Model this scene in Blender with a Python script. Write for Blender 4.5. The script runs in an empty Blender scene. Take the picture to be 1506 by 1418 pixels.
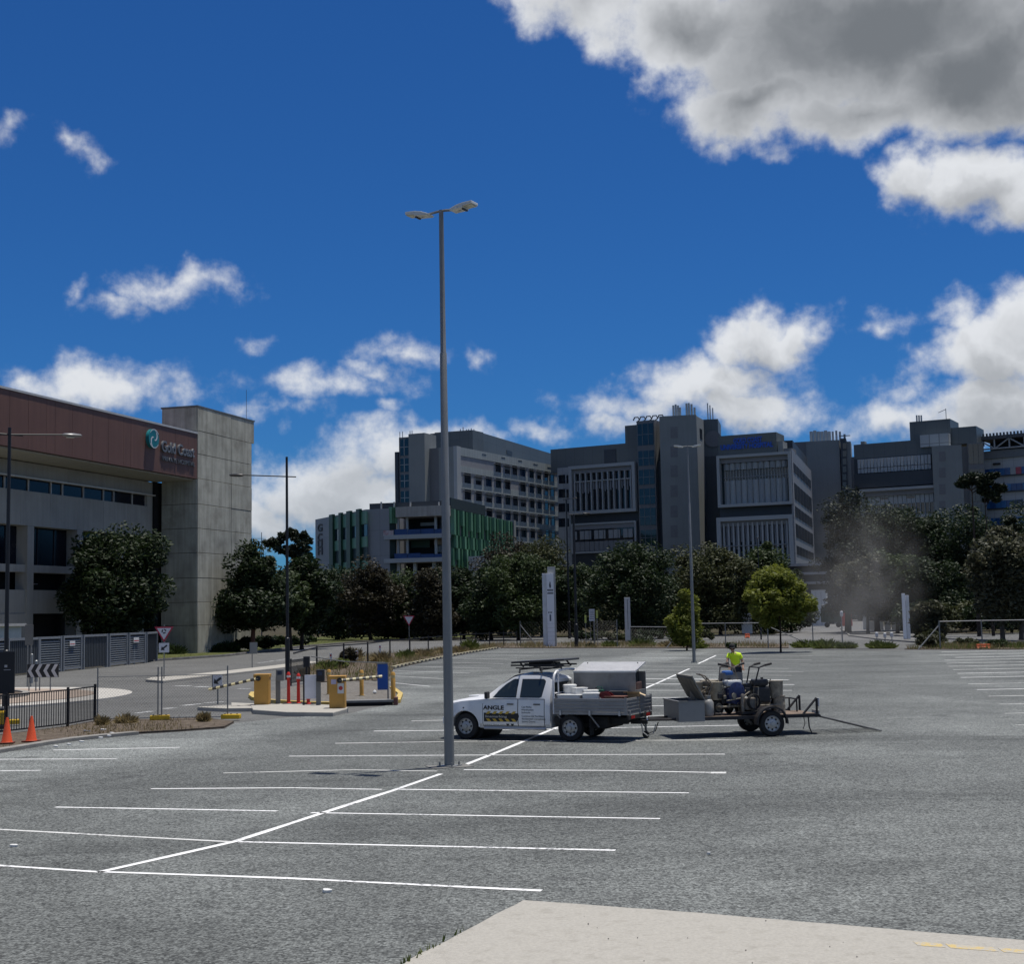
import bpy, bmesh, math, random
import numpy as np
from mathutils import Vector, Matrix
random.seed(7); rng = np.random.default_rng(7)
sc = bpy.context.scene; COL = sc.collection
# ------------------------------------------------------------------ camera
FPX, CX, CY, CAMH = 2050.0, 753.0, 709.0, 3.2          # focal length and centre in photograph pixels, eye height in metres
PITCH, ROLL = math.atan((905-709)/FPX), 0.0195
fw = Vector((0, math.cos(PITCH), math.sin(PITCH))); r0 = Vector((1,0,0)); u0 = r0.cross(fw)
RV = r0*math.cos(ROLL) - u0*math.sin(ROLL); UV = u0*math.cos(ROLL) + r0*math.sin(ROLL)
cam = bpy.data.cameras.new('camera'); camo = bpy.data.objects.new('camera', cam); COL.objects.link(camo)
cam.sensor_fit = 'HORIZONTAL'; cam.sensor_width = 36; cam.lens = 36*FPX/1506; cam.clip_start = .1; cam.clip_end = 6000
m3 = Matrix((RV, UV, -fw)).transposed(); camo.matrix_world = Matrix.Translation((0,0,CAMH)) @ m3.to_4x4()
sc.camera = camo
def ray(px, py): return fw + RV*((px-CX)/FPX) - UV*((py-CY)/FPX)
def P(px, py, Y): d = ray(px, py); return Vector((0,0,CAMH)) + d*(Y/d.y)
def Zp(px, py, z): d = ray(px, py); return Vector((0,0,CAMH)) + d*((z-CAMH)/d.z)
def G(px, py): return Zp(px, py, 0.0)
def hor(px): return 905-ROLL*(px-753)
# ------------------------------------------------------------------ sun and sky
SUN_EL, SUN_AZ = math.radians(79), math.radians(62)     # azimuth clockwise from +Y
sun = bpy.data.lights.new('sun', 'SUN'); sun.energy = 5.0; sun.angle = math.radians(.53); sun.color = (1, .96, .9)
suno = bpy.data.objects.new('sun', sun); COL.objects.link(suno); suno.location = (0,0,200)
sd = Vector((math.cos(SUN_EL)*math.sin(SUN_AZ), math.cos(SUN_EL)*math.cos(SUN_AZ), math.sin(SUN_EL)))
suno.rotation_euler = (-sd).to_track_quat('-Z', 'Y').to_euler()
vs = sc.view_settings; vs.view_transform = 'Standard'; vs.look = 'None'; vs.exposure = 0.0; vs.gamma = 1.0; vs.use_curve_mapping = False
sc.render.engine = 'CYCLES'; sc.cycles.use_denoising = True; sc.cycles.max_bounces = 6; sc.cycles.transparent_max_bounces = 12
sc.cycles.volume_step_rate = 2.0; sc.cycles.volume_bounces = 0
W = bpy.data.worlds.new('World'); sc.world = W; W.use_nodes = True
wt = W.node_tree; wt.nodes.clear()
class NT:
    def __init__(s, t): s.t = t
    def n(s, ty, **k):
        o = s.t.nodes.new(ty)
        for a, v in k.items(): setattr(o, a, v)
        return o
    def l(s, a, b): s.t.links.new(a, b)
    def val(s, sock, v):
        if isinstance(v, bpy.types.NodeSocket): s.l(v, sock)
        elif v is not None: sock.default_value = v
    def m(s, op, a, b=None, c=None, clamp=False):
        o = s.n('ShaderNodeMath', operation=op, use_clamp=clamp)
        for i, v in enumerate((a, b, c)): s.val(o.inputs[i], v)
        return o.outputs[0]
    def v(s, op, a, b=None, c=None):
        o = s.n('ShaderNodeVectorMath', operation=op)
        for i, v in enumerate((a, b, c)): s.val(o.inputs[i], v)
        return o.outputs['Value'] if op in ('LENGTH', 'DOT_PRODUCT') else o.outputs[0]
    def mix(s, f, a, b, blend='MIX'):
        o = s.n('ShaderNodeMix', data_type='RGBA', blend_type=blend)
        s.val(o.inputs[0], f); s.val(o.inputs[6], a); s.val(o.inputs[7], b); return o.outputs[2]
    def ss(s, x, lo, hi, a=0.0, b=1.0):
        o = s.n('ShaderNodeMapRange', interpolation_type='SMOOTHSTEP')
        s.val(o.inputs[0], x); o.inputs[1].default_value = lo; o.inputs[2].default_value = hi; o.inputs[3].default_value = a; o.inputs[4].default_value = b
        return o.outputs[0]
    def noise(s, vec, scale, detail=4, rough=.55, dist=0):
        o = s.n('ShaderNodeTexNoise'); s.val(o.inputs['Vector'], vec); o.inputs['Scale'].default_value = scale
        o.inputs['Detail'].default_value = detail; o.inputs['Roughness'].default_value = rough; o.inputs['Distortion'].default_value = dist
        return o
def rgba(c): return (c[0], c[1], c[2], 1)
# clouds: lobes given as direction (azimuth, elevation) and half-extent in radians
LOBES = [(1270,40,330,150),(1010,30,200,80),(850,5,110,62),(1420,100,210,100),(1130,140,140,58),(1075,190,45,22),(1260,165,190,52),
 (1430,272,130,62),(1335,266,60,50),(1510,296,90,56),(1125,495,110,52),(1190,480,52,42),(1040,565,150,45),(930,595,85,28),(1100,600,120,45),(1060,520,55,38),
 (1450,525,100,70),(1510,480,100,52),(1400,470,50,26),(1320,622,110,34),(1470,600,130,60),(1306,482,32,11),(800,637,46,24),(580,520,66,20),(694,515,22,12),
 (470,575,120,22),(530,548,34,15),(565,605,26,15),(600,675,140,55),(480,720,125,55),(400,758,60,45),(420,698,70,18),(380,612,70,14),(150,578,140,36),(55,562,50,20),
 (255,414,85,24),(185,438,48,22),(123,417,16,14),(128,215,20,15),(8,198,24,13),(374,508,9,4),(630,640,60,22),(900,620,60,20),(560,740,120,40)]
def azel(px, py):
    d = ray(px, py).normalized(); return math.atan2(d.x, d.y), math.asin(d.z)
k = NT(wt)
dv = k.n('ShaderNodeTexCoord').outputs['Generated']
sky = k.n('ShaderNodeTexSky', sky_type='NISHITA', sun_disc=False); sky.sun_elevation = SUN_EL; sky.sun_rotation = SUN_AZ
sky.altitude = 0; sky.air_density = 1.0; sky.dust_density = .1; sky.ozone_density = 2.0
blue = k.mix(1.0, sky.outputs[0], (.17,.525,1.03,1), 'MULTIPLY')
sx = k.n('ShaderNodeSeparateXYZ'); k.l(dv, sx.inputs[0])
az = k.m('ARCTAN2', sx.outputs[0], sx.outputs[1]); el = k.m('ARCSINE', sx.outputs[2])
cb = k.n('ShaderNodeCombineXYZ'); k.l(az, cb.inputs[0]); k.l(el, cb.inputs[1]); pv = cb.outputs[0]
w1 = k.noise(pv, 9, 2, .6); w2 = k.noise(pv, 34, 3, .62)
wv = k.v('MULTIPLY_ADD', k.v('SUBTRACT', w1.outputs['Color'], (.5,.5,.5)), (.085,.06,0), pv)
wv = k.v('MULTIPLY_ADD', k.v('SUBTRACT', w2.outputs['Color'], (.5,.5,.5)), (.034,.027,0), wv)
BIG = LOBES[:7]
def lobes(vec, sel):                                     # height field of the cloud, in units of 40 photograph pixels
    acc = None
    for (x, y, rx, ry) in sel:
        a, e = azel(x, y); q_ = 1.0 if (x, y, rx, ry) in BIG else 1.04; ix, iy = FPX/(rx*q_), FPX/(ry*q_*1.04); h = min(ry,90)/40
        d = k.v('LENGTH', k.v('MULTIPLY_ADD', vec, (ix, iy, 0), (-a*ix, -e*iy, 0))); d = k.m('MULTIPLY_ADD', d, -h, h)
        acc = d if acc is None else k.m('MAXIMUM', acc, d)
    return acc
hb_ = lobes(wv, BIG); h0 = k.m('MAXIMUM', hb_, lobes(wv, LOBES[7:]))
lv = k.v('ADD', wv, (0, .017, 0))
h1 = lobes(lv, [q for q in LOBES[7:] if q[3] >= 20])
big = k.noise(pv, 3.2, 2, .5)
ins = k.m('MULTIPLY', k.ss(k.m('ABSOLUTE', az), .40, .55, 1, 0), k.ss(el, .46, .60, 1, 0))
Do = k.m('SUBTRACT', k.m('MULTIPLY', k.m('SUBTRACT', big.outputs[0], .54), 8.0), k.m('MULTIPLY', ins, 12.0))
fine = k.noise(pv, 36, 7, .60)
fn = k.m('SUBTRACT', fine.outputs[0], .5)
D0 = k.m('ADD', k.m('MAXIMUM', h0, Do), k.m('MULTIPLY', fn, 1.7))
alpha = k.m('POWER', k.ss(D0, -.22, .80), 1.25)
puff = k.noise(wv, 20, 4, .6)
pf = k.m('SUBTRACT', puff.outputs[0], .5)
s1 = k.m('MULTIPLY', k.ss(k.m('ADD', h1, k.m('MULTIPLY', pf, 2.2)), -.1, 1.6), .60)
lown = k.noise(pv, 7, 3, .5)
s2 = k.ss(k.m('ADD', k.m('ADD', hb_, k.m('ADD', k.m('MULTIPLY', pf, .9), k.m('MULTIPLY', k.m('SUBTRACT', lown.outputs[0], .5), 2.4))), k.m('MULTIPLY', k.m('ADD', az, -.08), 3.0)), -.05, 2.5)
s3 = k.m('MULTIPLY', k.ss(Do, .2, 1.8), .7)
shade = k.m('MAXIMUM', k.m('MAXIMUM', s1, s2), s3)
CB = 1/.072                                              # cloud radiance is written as the value seen at the background strength below
ccol = k.mix(shade, (.80*CB,.82*CB,.85*CB,1), (.185*CB,.20*CB,.215*CB,1))
low = k.ss(sx.outputs[2], .0, .22)
ccol = k.mix(low, k.mix(.4, ccol, (.46*CB,.52*CB,.60*CB,1)), ccol)
skycol = k.mix(k.m('MULTIPLY', alpha, .97), blue, ccol)
bg = k.n('ShaderNodeBackground'); bg.inputs['Strength'].default_value = .070; k.l(skycol, bg.inputs['Color'])
wo = k.n('ShaderNodeOutputWorld'); k.l(bg.outputs[0], wo.inputs[0])
W.cycles.sampling_method = 'NONE'
# ------------------------------------------------------------------ materials
MATS = {}
def M(name, col, rough=.7, metal=0.0, var=.12, scale=2.0, bump=0.0, bscale=30.0, spec=.4, streak=0.0, trans=0.0, dirt=None):
    if name in MATS: return MATS[name]
    m = bpy.data.materials.new(name); m.use_nodes = True; k = NT(m.node_tree); b = m.node_tree.nodes['Principled BSDF']
    tc = k.n('ShaderNodeTexCoord'); co = tc.outputs['Object']
    a = k.noise(co, scale, 5, .6); f = k.m('MULTIPLY_ADD', k.m('SUBTRACT', a.outputs[0], .5), 2.0*var/.5, 1.0)
    if streak:
        st = k.noise(k.v('MULTIPLY', co, (1.0,1.0,.06)), 2.2, 4, .65); f = k.m('MULTIPLY', f, k.m('MULTIPLY_ADD', k.m('SUBTRACT', st.outputs[0], .5), 2*streak/.5, 1.0))
    c = k.mix(1.0, rgba(col), k.m('MAXIMUM', f, .05), 'MULTIPLY')
    if dirt:
        dn = k.noise(co, dirt[1], 5, .65); c = k.mix(k.ss(dn.outputs[0], .5, .72, 0, dirt[2]), c, rgba(dirt[0]))
    k.l(c, b.inputs['Base Color']); b.inputs['Roughness'].default_value = rough; b.inputs['Metallic'].default_value = metal
    b.inputs['Specular IOR Level'].default_value = spec
    if bump:
        bn = k.noise(co, bscale, 4, .6); bp = k.n('ShaderNodeBump'); bp.inputs['Strength'].default_value = bump; bp.inputs['Distance'].default_value = .02
        k.l(bn.outputs[0], bp.inputs['Height']); k.l(bp.outputs[0], b.inputs['Normal'])
    MATS[name] = m; return m
def glass(name, col, rough=.06, spec=.6):
    return M(name, col, rough, 0, .25, .35, 0, 1, spec)
def leafmat(name, c1, c2, tr=.25):
    if name in MATS: return MATS[name]
    m = bpy.data.materials.new(name); m.use_nodes = True; k = NT(m.node_tree); b = m.node_tree.nodes['Principled BSDF']; out = m.node_tree.nodes['Material Output']
    ge = k.n('ShaderNodeNewGeometry'); tc = k.n('ShaderNodeTexCoord'); n = k.noise(tc.outputs['Object'], .55, 3, .6)
    f = k.m('ADD', k.m('MULTIPLY', ge.outputs['Random Per Island'], .5), k.m('MULTIPLY', k.ss(n.outputs[0], .3, .7), .5))
    c = k.mix(f, rgba(c1), rgba(c2)); k.l(c, b.inputs['Base Color']); b.inputs['Roughness'].default_value = .6; b.inputs['Specular IOR Level'].default_value = .3
    t = k.n('ShaderNodeBsdfTranslucent'); k.l(c, t.inputs[0]); mx = k.n('ShaderNodeMixShader'); mx.inputs[0].default_value = tr
    k.l(b.outputs[0], mx.inputs[1]); k.l(t.outputs[0], mx.inputs[2]); k.l(mx.outputs[0], out.inputs[0])
    MATS[name] = m; return m
# ------------------------------------------------------------------ mesh helpers
ROOT = {}
def link(o, parent=None):
    COL.objects.link(o)
    if parent is not None: o.parent = parent
    return o
def tag(o, label=None, cat=None, group=None, kind=None):
    if label: o['label'] = label
    if cat: o['category'] = cat
    if group: o['group'] = group
    if kind: o['kind'] = kind
    return o
def thing(name, label, cat, loc=(0,0,0), rz=0.0, group=None):
    o = bpy.data.objects.new(name, None); o.empty_display_size = .3; COL.objects.link(o); o.location = loc; o.rotation_euler = (0,0,rz)
    return tag(o, label, cat, group)
def copy_tree(o, parent=None):
    c = o.copy(); COL.objects.link(c); c.parent = parent
    for ch in list(o.children): copy_tree(ch, c)
    return c
class MB:
    def __init__(s): s.v = []; s.f = []
    def add(s, vs, fs):
        n = len(s.v); s.v += [tuple(v) for v in vs]; s.f += [tuple(i+n for i in f) for f in fs]; return s
    def box(s, x0, x1, y0, y1, z0, z1, M4=None):
        vs = [Vector((x,y,z)) for z in (z0,z1) for x,y in ((x0,y0),(x1,y0),(x1,y1),(x0,y1))]
        if M4 is not None: vs = [M4 @ v for v in vs]
        return s.add(vs, [(3,2,1,0),(4,5,6,7),(0,1,5,4),(1,2,6,5),(2,3,7,6),(3,0,4,7)])
    def prism(s, poly, z0, z1):
        a = sum(poly[i][0]*poly[(i+1)%len(poly)][1]-poly[(i+1)%len(poly)][0]*poly[i][1] for i in range(len(poly)))
        if a < 0: poly = poly[::-1]
        n = len(poly); zf = (lambda p, z: z if not callable(z) else z(p))
        vs = [(p[0],p[1],zf(p,z0)) for p in poly]+[(p[0],p[1],zf(p,z1)) for p in poly]
        return s.add(vs, [tuple(range(n))[::-1], tuple(range(n,2*n))]+[(i,(i+1)%n,n+(i+1)%n,n+i) for i in range(n)])
    def sheet(s, pts, z):
        a = sum(pts[i][0]*pts[(i+1)%len(pts)][1]-pts[(i+1)%len(pts)][0]*pts[i][1] for i in range(len(pts)))
        if a < 0: pts = pts[::-1]
        return s.add([(p[0],p[1],z) for p in pts], [tuple(range(len(pts)))])
    def side(s, prof, y0, y1):          # profile in (x,z) extruded along y
        n = len(prof); vs = [(p[0],y0,p[1]) for p in prof]+[(p[0],y1,p[1]) for p in prof]
        return s.add(vs, [tuple(range(n)), tuple(range(n,2*n))[::-1]]+[(i,n+i,n+(i+1)%n,(i+1)%n) for i in range(n)])
    def tube(s, pts, r, n=8, cap=True):
        pts = [Vector(p) for p in pts]; rs = r if isinstance(r,(list,tuple)) else [r]*len(pts); vs = []; fs = []; up = None
        for i, p in enumerate(pts):
            t = (pts[min(i+1,len(pts)-1)]-pts[max(i-1,0)]).normalized()
            if up is None: up = Vector((0,0,1)) if abs(t.z) < .9 else Vector((1,0,0))
            a = t.cross(up).normalized(); b = a.cross(t).normalized(); up = b
            for j in range(n):
                th = 2*math.pi*j/n; vs.append(p+a*rs[i]*math.cos(th)+b*rs[i]*math.sin(th))
        for i in range(len(pts)-1):
            for j in range(n): fs.append((i*n+j, i*n+(j+1)%n, (i+1)*n+(j+1)%n, (i+1)*n+j))
        if cap: fs.append(tuple(range(n))[::-1]); fs.append(tuple(range((len(pts)-1)*n, len(pts)*n)))
        return s.add(vs, fs)
    def lathe(s, prof, n=16, c=(0,0,0), axis='z', cap=True):   # prof (r,h)
        vs = []; fs = []
        for (r,h) in prof:
            for j in range(n):
                t = 2*math.pi*j/n; a, b = r*math.cos(t), r*math.sin(t)
                p = (a,b,h) if axis == 'z' else ((a,h,b) if axis == 'y' else (h,a,b)); vs.append((p[0]+c[0],p[1]+c[1],p[2]+c[2]))
        for i in range(len(prof)-1):
            for j in range(n): fs.append((i*n+j, i*n+(j+1)%n, (i+1)*n+(j+1)%n, (i+1)*n+j))
        if cap: fs.append(tuple(range(n))[::-1]); fs.append(tuple(range((len(prof)-1)*n, len(prof)*n)))
        return s.add(vs, fs)
    def build(s, name, mat, parent=None, off=None, smooth=False, bevel=0.0, seg=2, angle=35):
        me = bpy.data.meshes.new(name); vs = s.v
        if off is not None: vs = [(v[0]-off[0], v[1]-off[1], v[2]-off[2]) for v in vs]
        me.from_pydata(vs, [], s.f); bm = bmesh.new(); bm.from_mesh(me); bmesh.ops.recalc_face_normals(bm, faces=bm.faces) if len(bm.faces) > 1 else None
        if bevel:
            es = [e for e in bm.edges if len(e.link_faces) == 2 and e.calc_face_angle(0) > .5]
            if es: bmesh.ops.bevel(bm, geom=es, offset=bevel, segments=seg, affect='EDGES', profile=.6, clamp_overlap=True)
        bm.to_mesh(me); bm.free(); me.materials.append(mat)
        if smooth:
            me.polygons.foreach_set('use_smooth', [True]*len(me.polygons)); me.set_sharp_from_angle(angle=math.radians(angle))
        return link(bpy.data.objects.new(name, me), parent)
def npmesh(name, V, F, mat, parent=None, smooth=False):
    me = bpy.data.meshes.new(name); nv, nf, kk = len(V), len(F), F.shape[1]
    me.vertices.add(nv); me.vertices.foreach_set('co', V.astype(np.float32).ravel()); me.loops.add(nf*kk); me.polygons.add(nf)
    me.loops.foreach_set('vertex_index', F.astype(np.int32).ravel()); me.polygons.foreach_set('loop_start', np.arange(0,nf*kk,kk,dtype=np.int32))
    me.update(calc_edges=True); me.validate(); me.materials.append(mat)
    return link(bpy.data.objects.new(name, me), parent)
def boolcut(o, cutters):
    for c in cutters:
        md = o.modifiers.new('b', 'BOOLEAN'); md.operation = 'DIFFERENCE'; md.object = c; md.solver = 'EXACT'
    dg = bpy.context.evaluated_depsgraph_get(); me = bpy.data.meshes.new_from_object(o.evaluated_get(dg)); o.modifiers.clear(); o.data = me
    for c in cutters: bpy.data.objects.remove(c)
def text_part(name, s, mat, parent, mtx, size=1.0, extrude=.02, align='LEFT', width=None, bold=0.0):
    cu = bpy.data.curves.new(name, 'FONT'); cu.body = s; cu.size = size; cu.extrude = extrude; cu.align_x = align; cu.resolution_u = 3; cu.offset = bold
    t = bpy.data.objects.new(name, cu); COL.objects.link(t); dg = bpy.context.evaluated_depsgraph_get(); dg.update()
    me = bpy.data.meshes.new_from_object(t.evaluated_get(dg)); bpy.data.objects.remove(t); bpy.data.curves.remove(cu)
    if width:
        xs = [v.co.x for v in me.vertices]; sx = width/(max(xs)-min(xs)); 
        for v in me.vertices: v.co.x *= sx
    me.materials.clear(); me.materials.append(mat); me.transform(mtx); me.name = name
    return link(bpy.data.objects.new(name, me), parent)
def frame_m(o, e, up=(0,0,1)):          # columns: reading direction, up, outward normal
    e = Vector(e).normalized(); up = Vector(up).normalized(); n = e.cross(up); m = Matrix((e, up, n)).transposed().to_4x4(); m.translation = Vector(o); return m
class Fac:                              # a vertical facade plane: A at the left end, e reading direction, n outward
    def __init__(s, A, B):
        s.A = Vector((A[0],A[1],0)); b = Vector((B[0],B[1],0)); s.L = (b-s.A).length; s.e = (b-s.A)/s.L; s.n = Vector((s.e.y,-s.e.x,0))
    @classmethod
    def d(c, p1, d1, p2, d2): return c(P(p1,715,d1), P(p2,715,d2))
    @classmethod
    def top(c, p1, y1, d1, p2, y2):
        A = P(p1,y1,d1); return c(A, Zp(p2,y2,A.z))
    def uv(s, px, py, t=0.0):
        d = ray(px,py); o = Vector((0,0,CAMH)); q = s.A + s.n*t; kk = (q-o).dot(s.n)/d.dot(s.n); p = o+d*kk; return (p-s.A).dot(s.e), p.z
    def pt(s, a, z, t=0.0): p = s.A+s.e*a+s.n*t; return Vector((p.x,p.y,z))
    def box(s, mb, s0, s1, z0, z1, t0, t1):
        vs = [s.pt(a,z,t) for z in (z0,z1) for a,t in ((s0,t1),(s1,t1),(s1,t0),(s0,t0))]
        return mb.add(vs, [(3,2,1,0),(4,5,6,7),(0,1,5,4),(1,2,6,5),(2,3,7,6),(3,0,4,7)])
    def rect(s, x0, y0, x1, y1, t=0.0):
        a, z1 = s.uv(x0,y0,t); b, z0 = s.uv(x1,y1,t); return a, b, z0, z1
    def shift(s, t): return Fac(s.A+s.n*t, s.A+s.n*t+s.e*s.L)
def fpart(F, name, r, t0, t1, mat, parent, off, bevel=0.0):
    mb = MB(); F.box(mb, r[0], r[1], r[2], r[3], t0, t1); return mb.build(name, mat, parent, off, bevel=bevel)
# ------------------------------------------------------------------ ground, car park, roads
def asphalt(name, base, spk, patch, coarse=1.0, aisles=None, tint=(1,1,1)):
    m = bpy.data.materials.new(name); m.use_nodes = True; k = NT(m.node_tree); b = m.node_tree.nodes['Principled BSDF']
    co = k.n('ShaderNodeTexCoord').outputs['Object']
    vo = k.n('ShaderNodeTexVoronoi', feature='F1'); vo.inputs['Scale'].default_value = 42*coarse; k.l(co, vo.inputs['Vector'])
    sep = k.n('ShaderNodeSeparateColor'); k.l(vo.outputs['Color'], sep.inputs[0])
    st = k.m('MULTIPLY_ADD', k.m('SUBTRACT', sep.outputs[0], .5), spk*2, 1.0)
    st = k.m('MULTIPLY', st, k.ss(vo.outputs['Distance'], .25, .75, 1.08, .72))
    mid = k.noise(co, 6.0, 5, .7); st = k.m('MULTIPLY', st, k.m('MULTIPLY_ADD', k.m('SUBTRACT', mid.outputs[0], .5), .55, 1.0))
    mo = k.noise(co, 1.6, 6, .72); st = k.m('MULTIPLY', st, k.m('MULTIPLY_ADD', k.m('SUBTRACT', mo.outputs[0], .5), .60, 1.0)); p1 = k.noise(k.v('MULTIPLY', co, (1,.75,1)), .22, 5, .62, .6); p2 = k.noise(k.v('MULTIPLY', co, (.28,1.1,1)), .35, 4, .6)
    pf = k.m('ADD', k.m('MULTIPLY', k.m('SUBTRACT', p1.outputs[0], .5), patch*2.2), k.m('MULTIPLY', k.m('SUBTRACT', p2.outputs[0], .5), patch*1.6))
    f = k.m('MULTIPLY', st, k.m('ADD', pf, 1.0))
    if aisles:                                             # tyre-polished lanes: (origin, direction, half-width, lighter by)
        wob = k.noise(co, .12, 3, .5)
        for (ox, oy, dx, dy, hw, amt) in aisles:
            nx, ny = -dy, dx
            d = k.m('SUBTRACT', k.v('DOT_PRODUCT', co, (nx, ny, 0)), ox*nx+oy*ny)
            d = k.m('ADD', d, k.m('MULTIPLY', k.m('SUBTRACT', wob.outputs[0], .5), hw*1.3))
            f = k.m('MULTIPLY', f, k.m('ADD', 1.0, k.m('MULTIPLY', k.ss(k.m('ABSOLUTE', d), hw*.55, hw*1.15, 1, 0), amt)))
    z1 = k.noise(co, .085, 4, .6, .8); z2 = k.noise(k.v('MULTIPLY', co, (.35,1.2,1)), .28, 5, .65, .5); z3 = k.noise(co, .9, 5, .7)
    f = k.m('MULTIPLY', f, k.m('ADD', 1.0, k.m('SUBTRACT', k.ss(z1.outputs[0], .47, .62, 0, patch*.75), k.ss(z2.outputs[0], .50, .68, 0, patch*.85))))
    f = k.m('MULTIPLY', f, k.ss(z3.outputs[0], .52, .72, 1.0, 1.0-patch*.5))
    f = k.m('MAXIMUM', f, .15)
    col = k.mix(1.0, rgba([base*t for t in tint]), f, 'MULTIPLY')
    oil = k.noise(co, .45, 4, .5); col = k.mix(k.ss(oil.outputs[0], .64, .78, 0, .6), col, (.035,.035,.036,1))
    k.l(col, b.inputs['Base Color']); b.inputs['Roughness'].default_value = .85; b.inputs['Specular IOR Level'].default_value = .25
    bp = k.n('ShaderNodeBump'); bp.inputs['Strength'].default_value = .55; bp.inputs['Distance'].default_value = .012
    k.l(k.m('SUBTRACT', mid.outputs[0], vo.outputs['Distance']), bp.inputs['Height']); k.l(bp.outputs[0], b.inputs['Normal'])
    MATS[name] = m; return m
def gpoly(pts): return [G(x,y) if not isinstance(x, tuple) else None for x, y in pts]
def struct(o): o['kind'] = 'structure'; return o
m_ground = M('dry_soil_and_grass', (.050,.042,.026), .95, 0, .5, .25, .5, 8, .1, dirt=((.05,.065,.02), .12, .9))
m_mulch = M('bark_mulch', (.10,.080,.062), .95, 0, .55, 7, 1.0, 26, .1, dirt=((.17,.145,.11), 3.0, .7))
m_conc = M('concrete_slab', (.35,.332,.292), .85, 0, .14, 28, .35, 60, .2, dirt=((.25,.235,.20), 5.0, .5))
m_kerb = M('kerb_concrete', (.23,.22,.20), .85, 0, .3, 2, .2, 30, .2, dirt=((.09,.085,.08), .9, .8))
m_lot = asphalt('car_park_asphalt', .116, .62, .36, .8, [(9.2,30,.30,.954,3.8,.16),(-5.6,52,.30,.954,3.0,.45)], (.99,1.045,.99))
m_road = asphalt('road_asphalt', .120, .3, .14, 1.6, None, (1.0,1.0,.95))
g_far = MB().sheet([(-1800,-400),(1800,-400),(1800,3200),(-1800,3200)], -.06)
struct(g_far.build('ground', m_ground))
far_edge = [(-250,1008),(0,995),(110,985),(232,972.5),(330,966),(440,953),(520,946),(600,942),(700,939.5),(900,937),(1150,934.5),(1506,931),(1800,927)]
rp = [G(*p) for p in far_edge]
rp = [(p.x,p.y) for p in rp] + [(110,60),(60,20),(-60,20),(-60,45)]
struct(MB().sheet(rp, -.012).build('road', m_road))
# hospital driveway running back between the trees
hd = [G(1196,898),G(1262,897),G(1300,921),G(1400,941),G(1110,941),G(1170,925)]
struct(MB().sheet([(p.x,p.y) for p in hd], -.008).build('hospital_driveway', asphalt('driveway_asphalt', .15, .2, .1, 1.6, None, (1,.99,.96))))
lot_far = [(735,954.5),(900,955),(1100,955.5),(1300,957),(1506,957),(1700,955)]
lot_left = [(735,954.5),(690,962),(650,970),(600,980),(578,986),(572,1000),(588,1018),(590,1034),(540,1043),(512,1050),(420,1056),(345,1064),(330,1073),(200,1081),(100,1091),(0,1107),(-200,1140)]
lp = [(G(*p).x, G(*p).y) for p in lot_left[::-1]] + [(G(*p).x, G(*p).y) for p in lot_far[1:]] + [(60,70),(40,2),(-30,2),(-22,18)]
lot = struct(MB().sheet(lp, 0).build('car_park', m_lot))
# concrete apron in the foreground with remains of a yellow edge line
ap = [G(770,1330),G(1000,1347),G(1506,1390),G(1700,1404)]
ap = [(p.x,p.y) for p in ap]+[(14,4),(-3.2,4),(G(604,1418).x,G(604,1418).y)]
ap2 = []
for i in range(len(ap)):
    a_, c_ = Vector(ap[i]), Vector(ap[(i+1)%len(ap)]); n_ = max(1, int((c_-a_).length/.25)) if (i < 3 or i == len(ap)-1) else 1
    for j in range(n_): q_ = a_.lerp(c_, j/n_); ap2.append((q_.x+random.uniform(-.012,.012), q_.y+random.uniform(-.012,.012)))
ap = ap2
apron = struct(MB().prism(ap, -.05, .045).build('concrete_apron', m_conc, bevel=.012))
m_yline = bpy.data.materials.new('worn_yellow_paint'); m_yline.use_nodes = True
k = NT(m_yline.node_tree); b = m_yline.node_tree.nodes['Principled BSDF']; co = k.n('ShaderNodeTexCoord').outputs['Object']; nn = k.noise(co, 9, 6, .75)
k.l(k.mix(k.ss(nn.outputs[0], .44, .58), (.37,.345,.29,1), (.48,.36,.14,1)), b.inputs['Base Color']); b.inputs['Roughness'].default_value = .85
e0, e1 = Zp(1340,1383,.049), Zp(1700,1410,.049); e0.y -= .05; e1.y -= .05
for t0, t1 in ((0,.12),(.14,.34),(.36,1)):
    a, c = e0.lerp(e1,t0), e0.lerp(e1,t1)
    MB().add([(a.x,a.y-.17,.0475),(c.x,c.y-.17,.0475),(c.x,c.y,.0475),(a.x,a.y,.0475)], [(0,1,2,3)]).build('edge_line', m_yline, apron)
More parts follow.
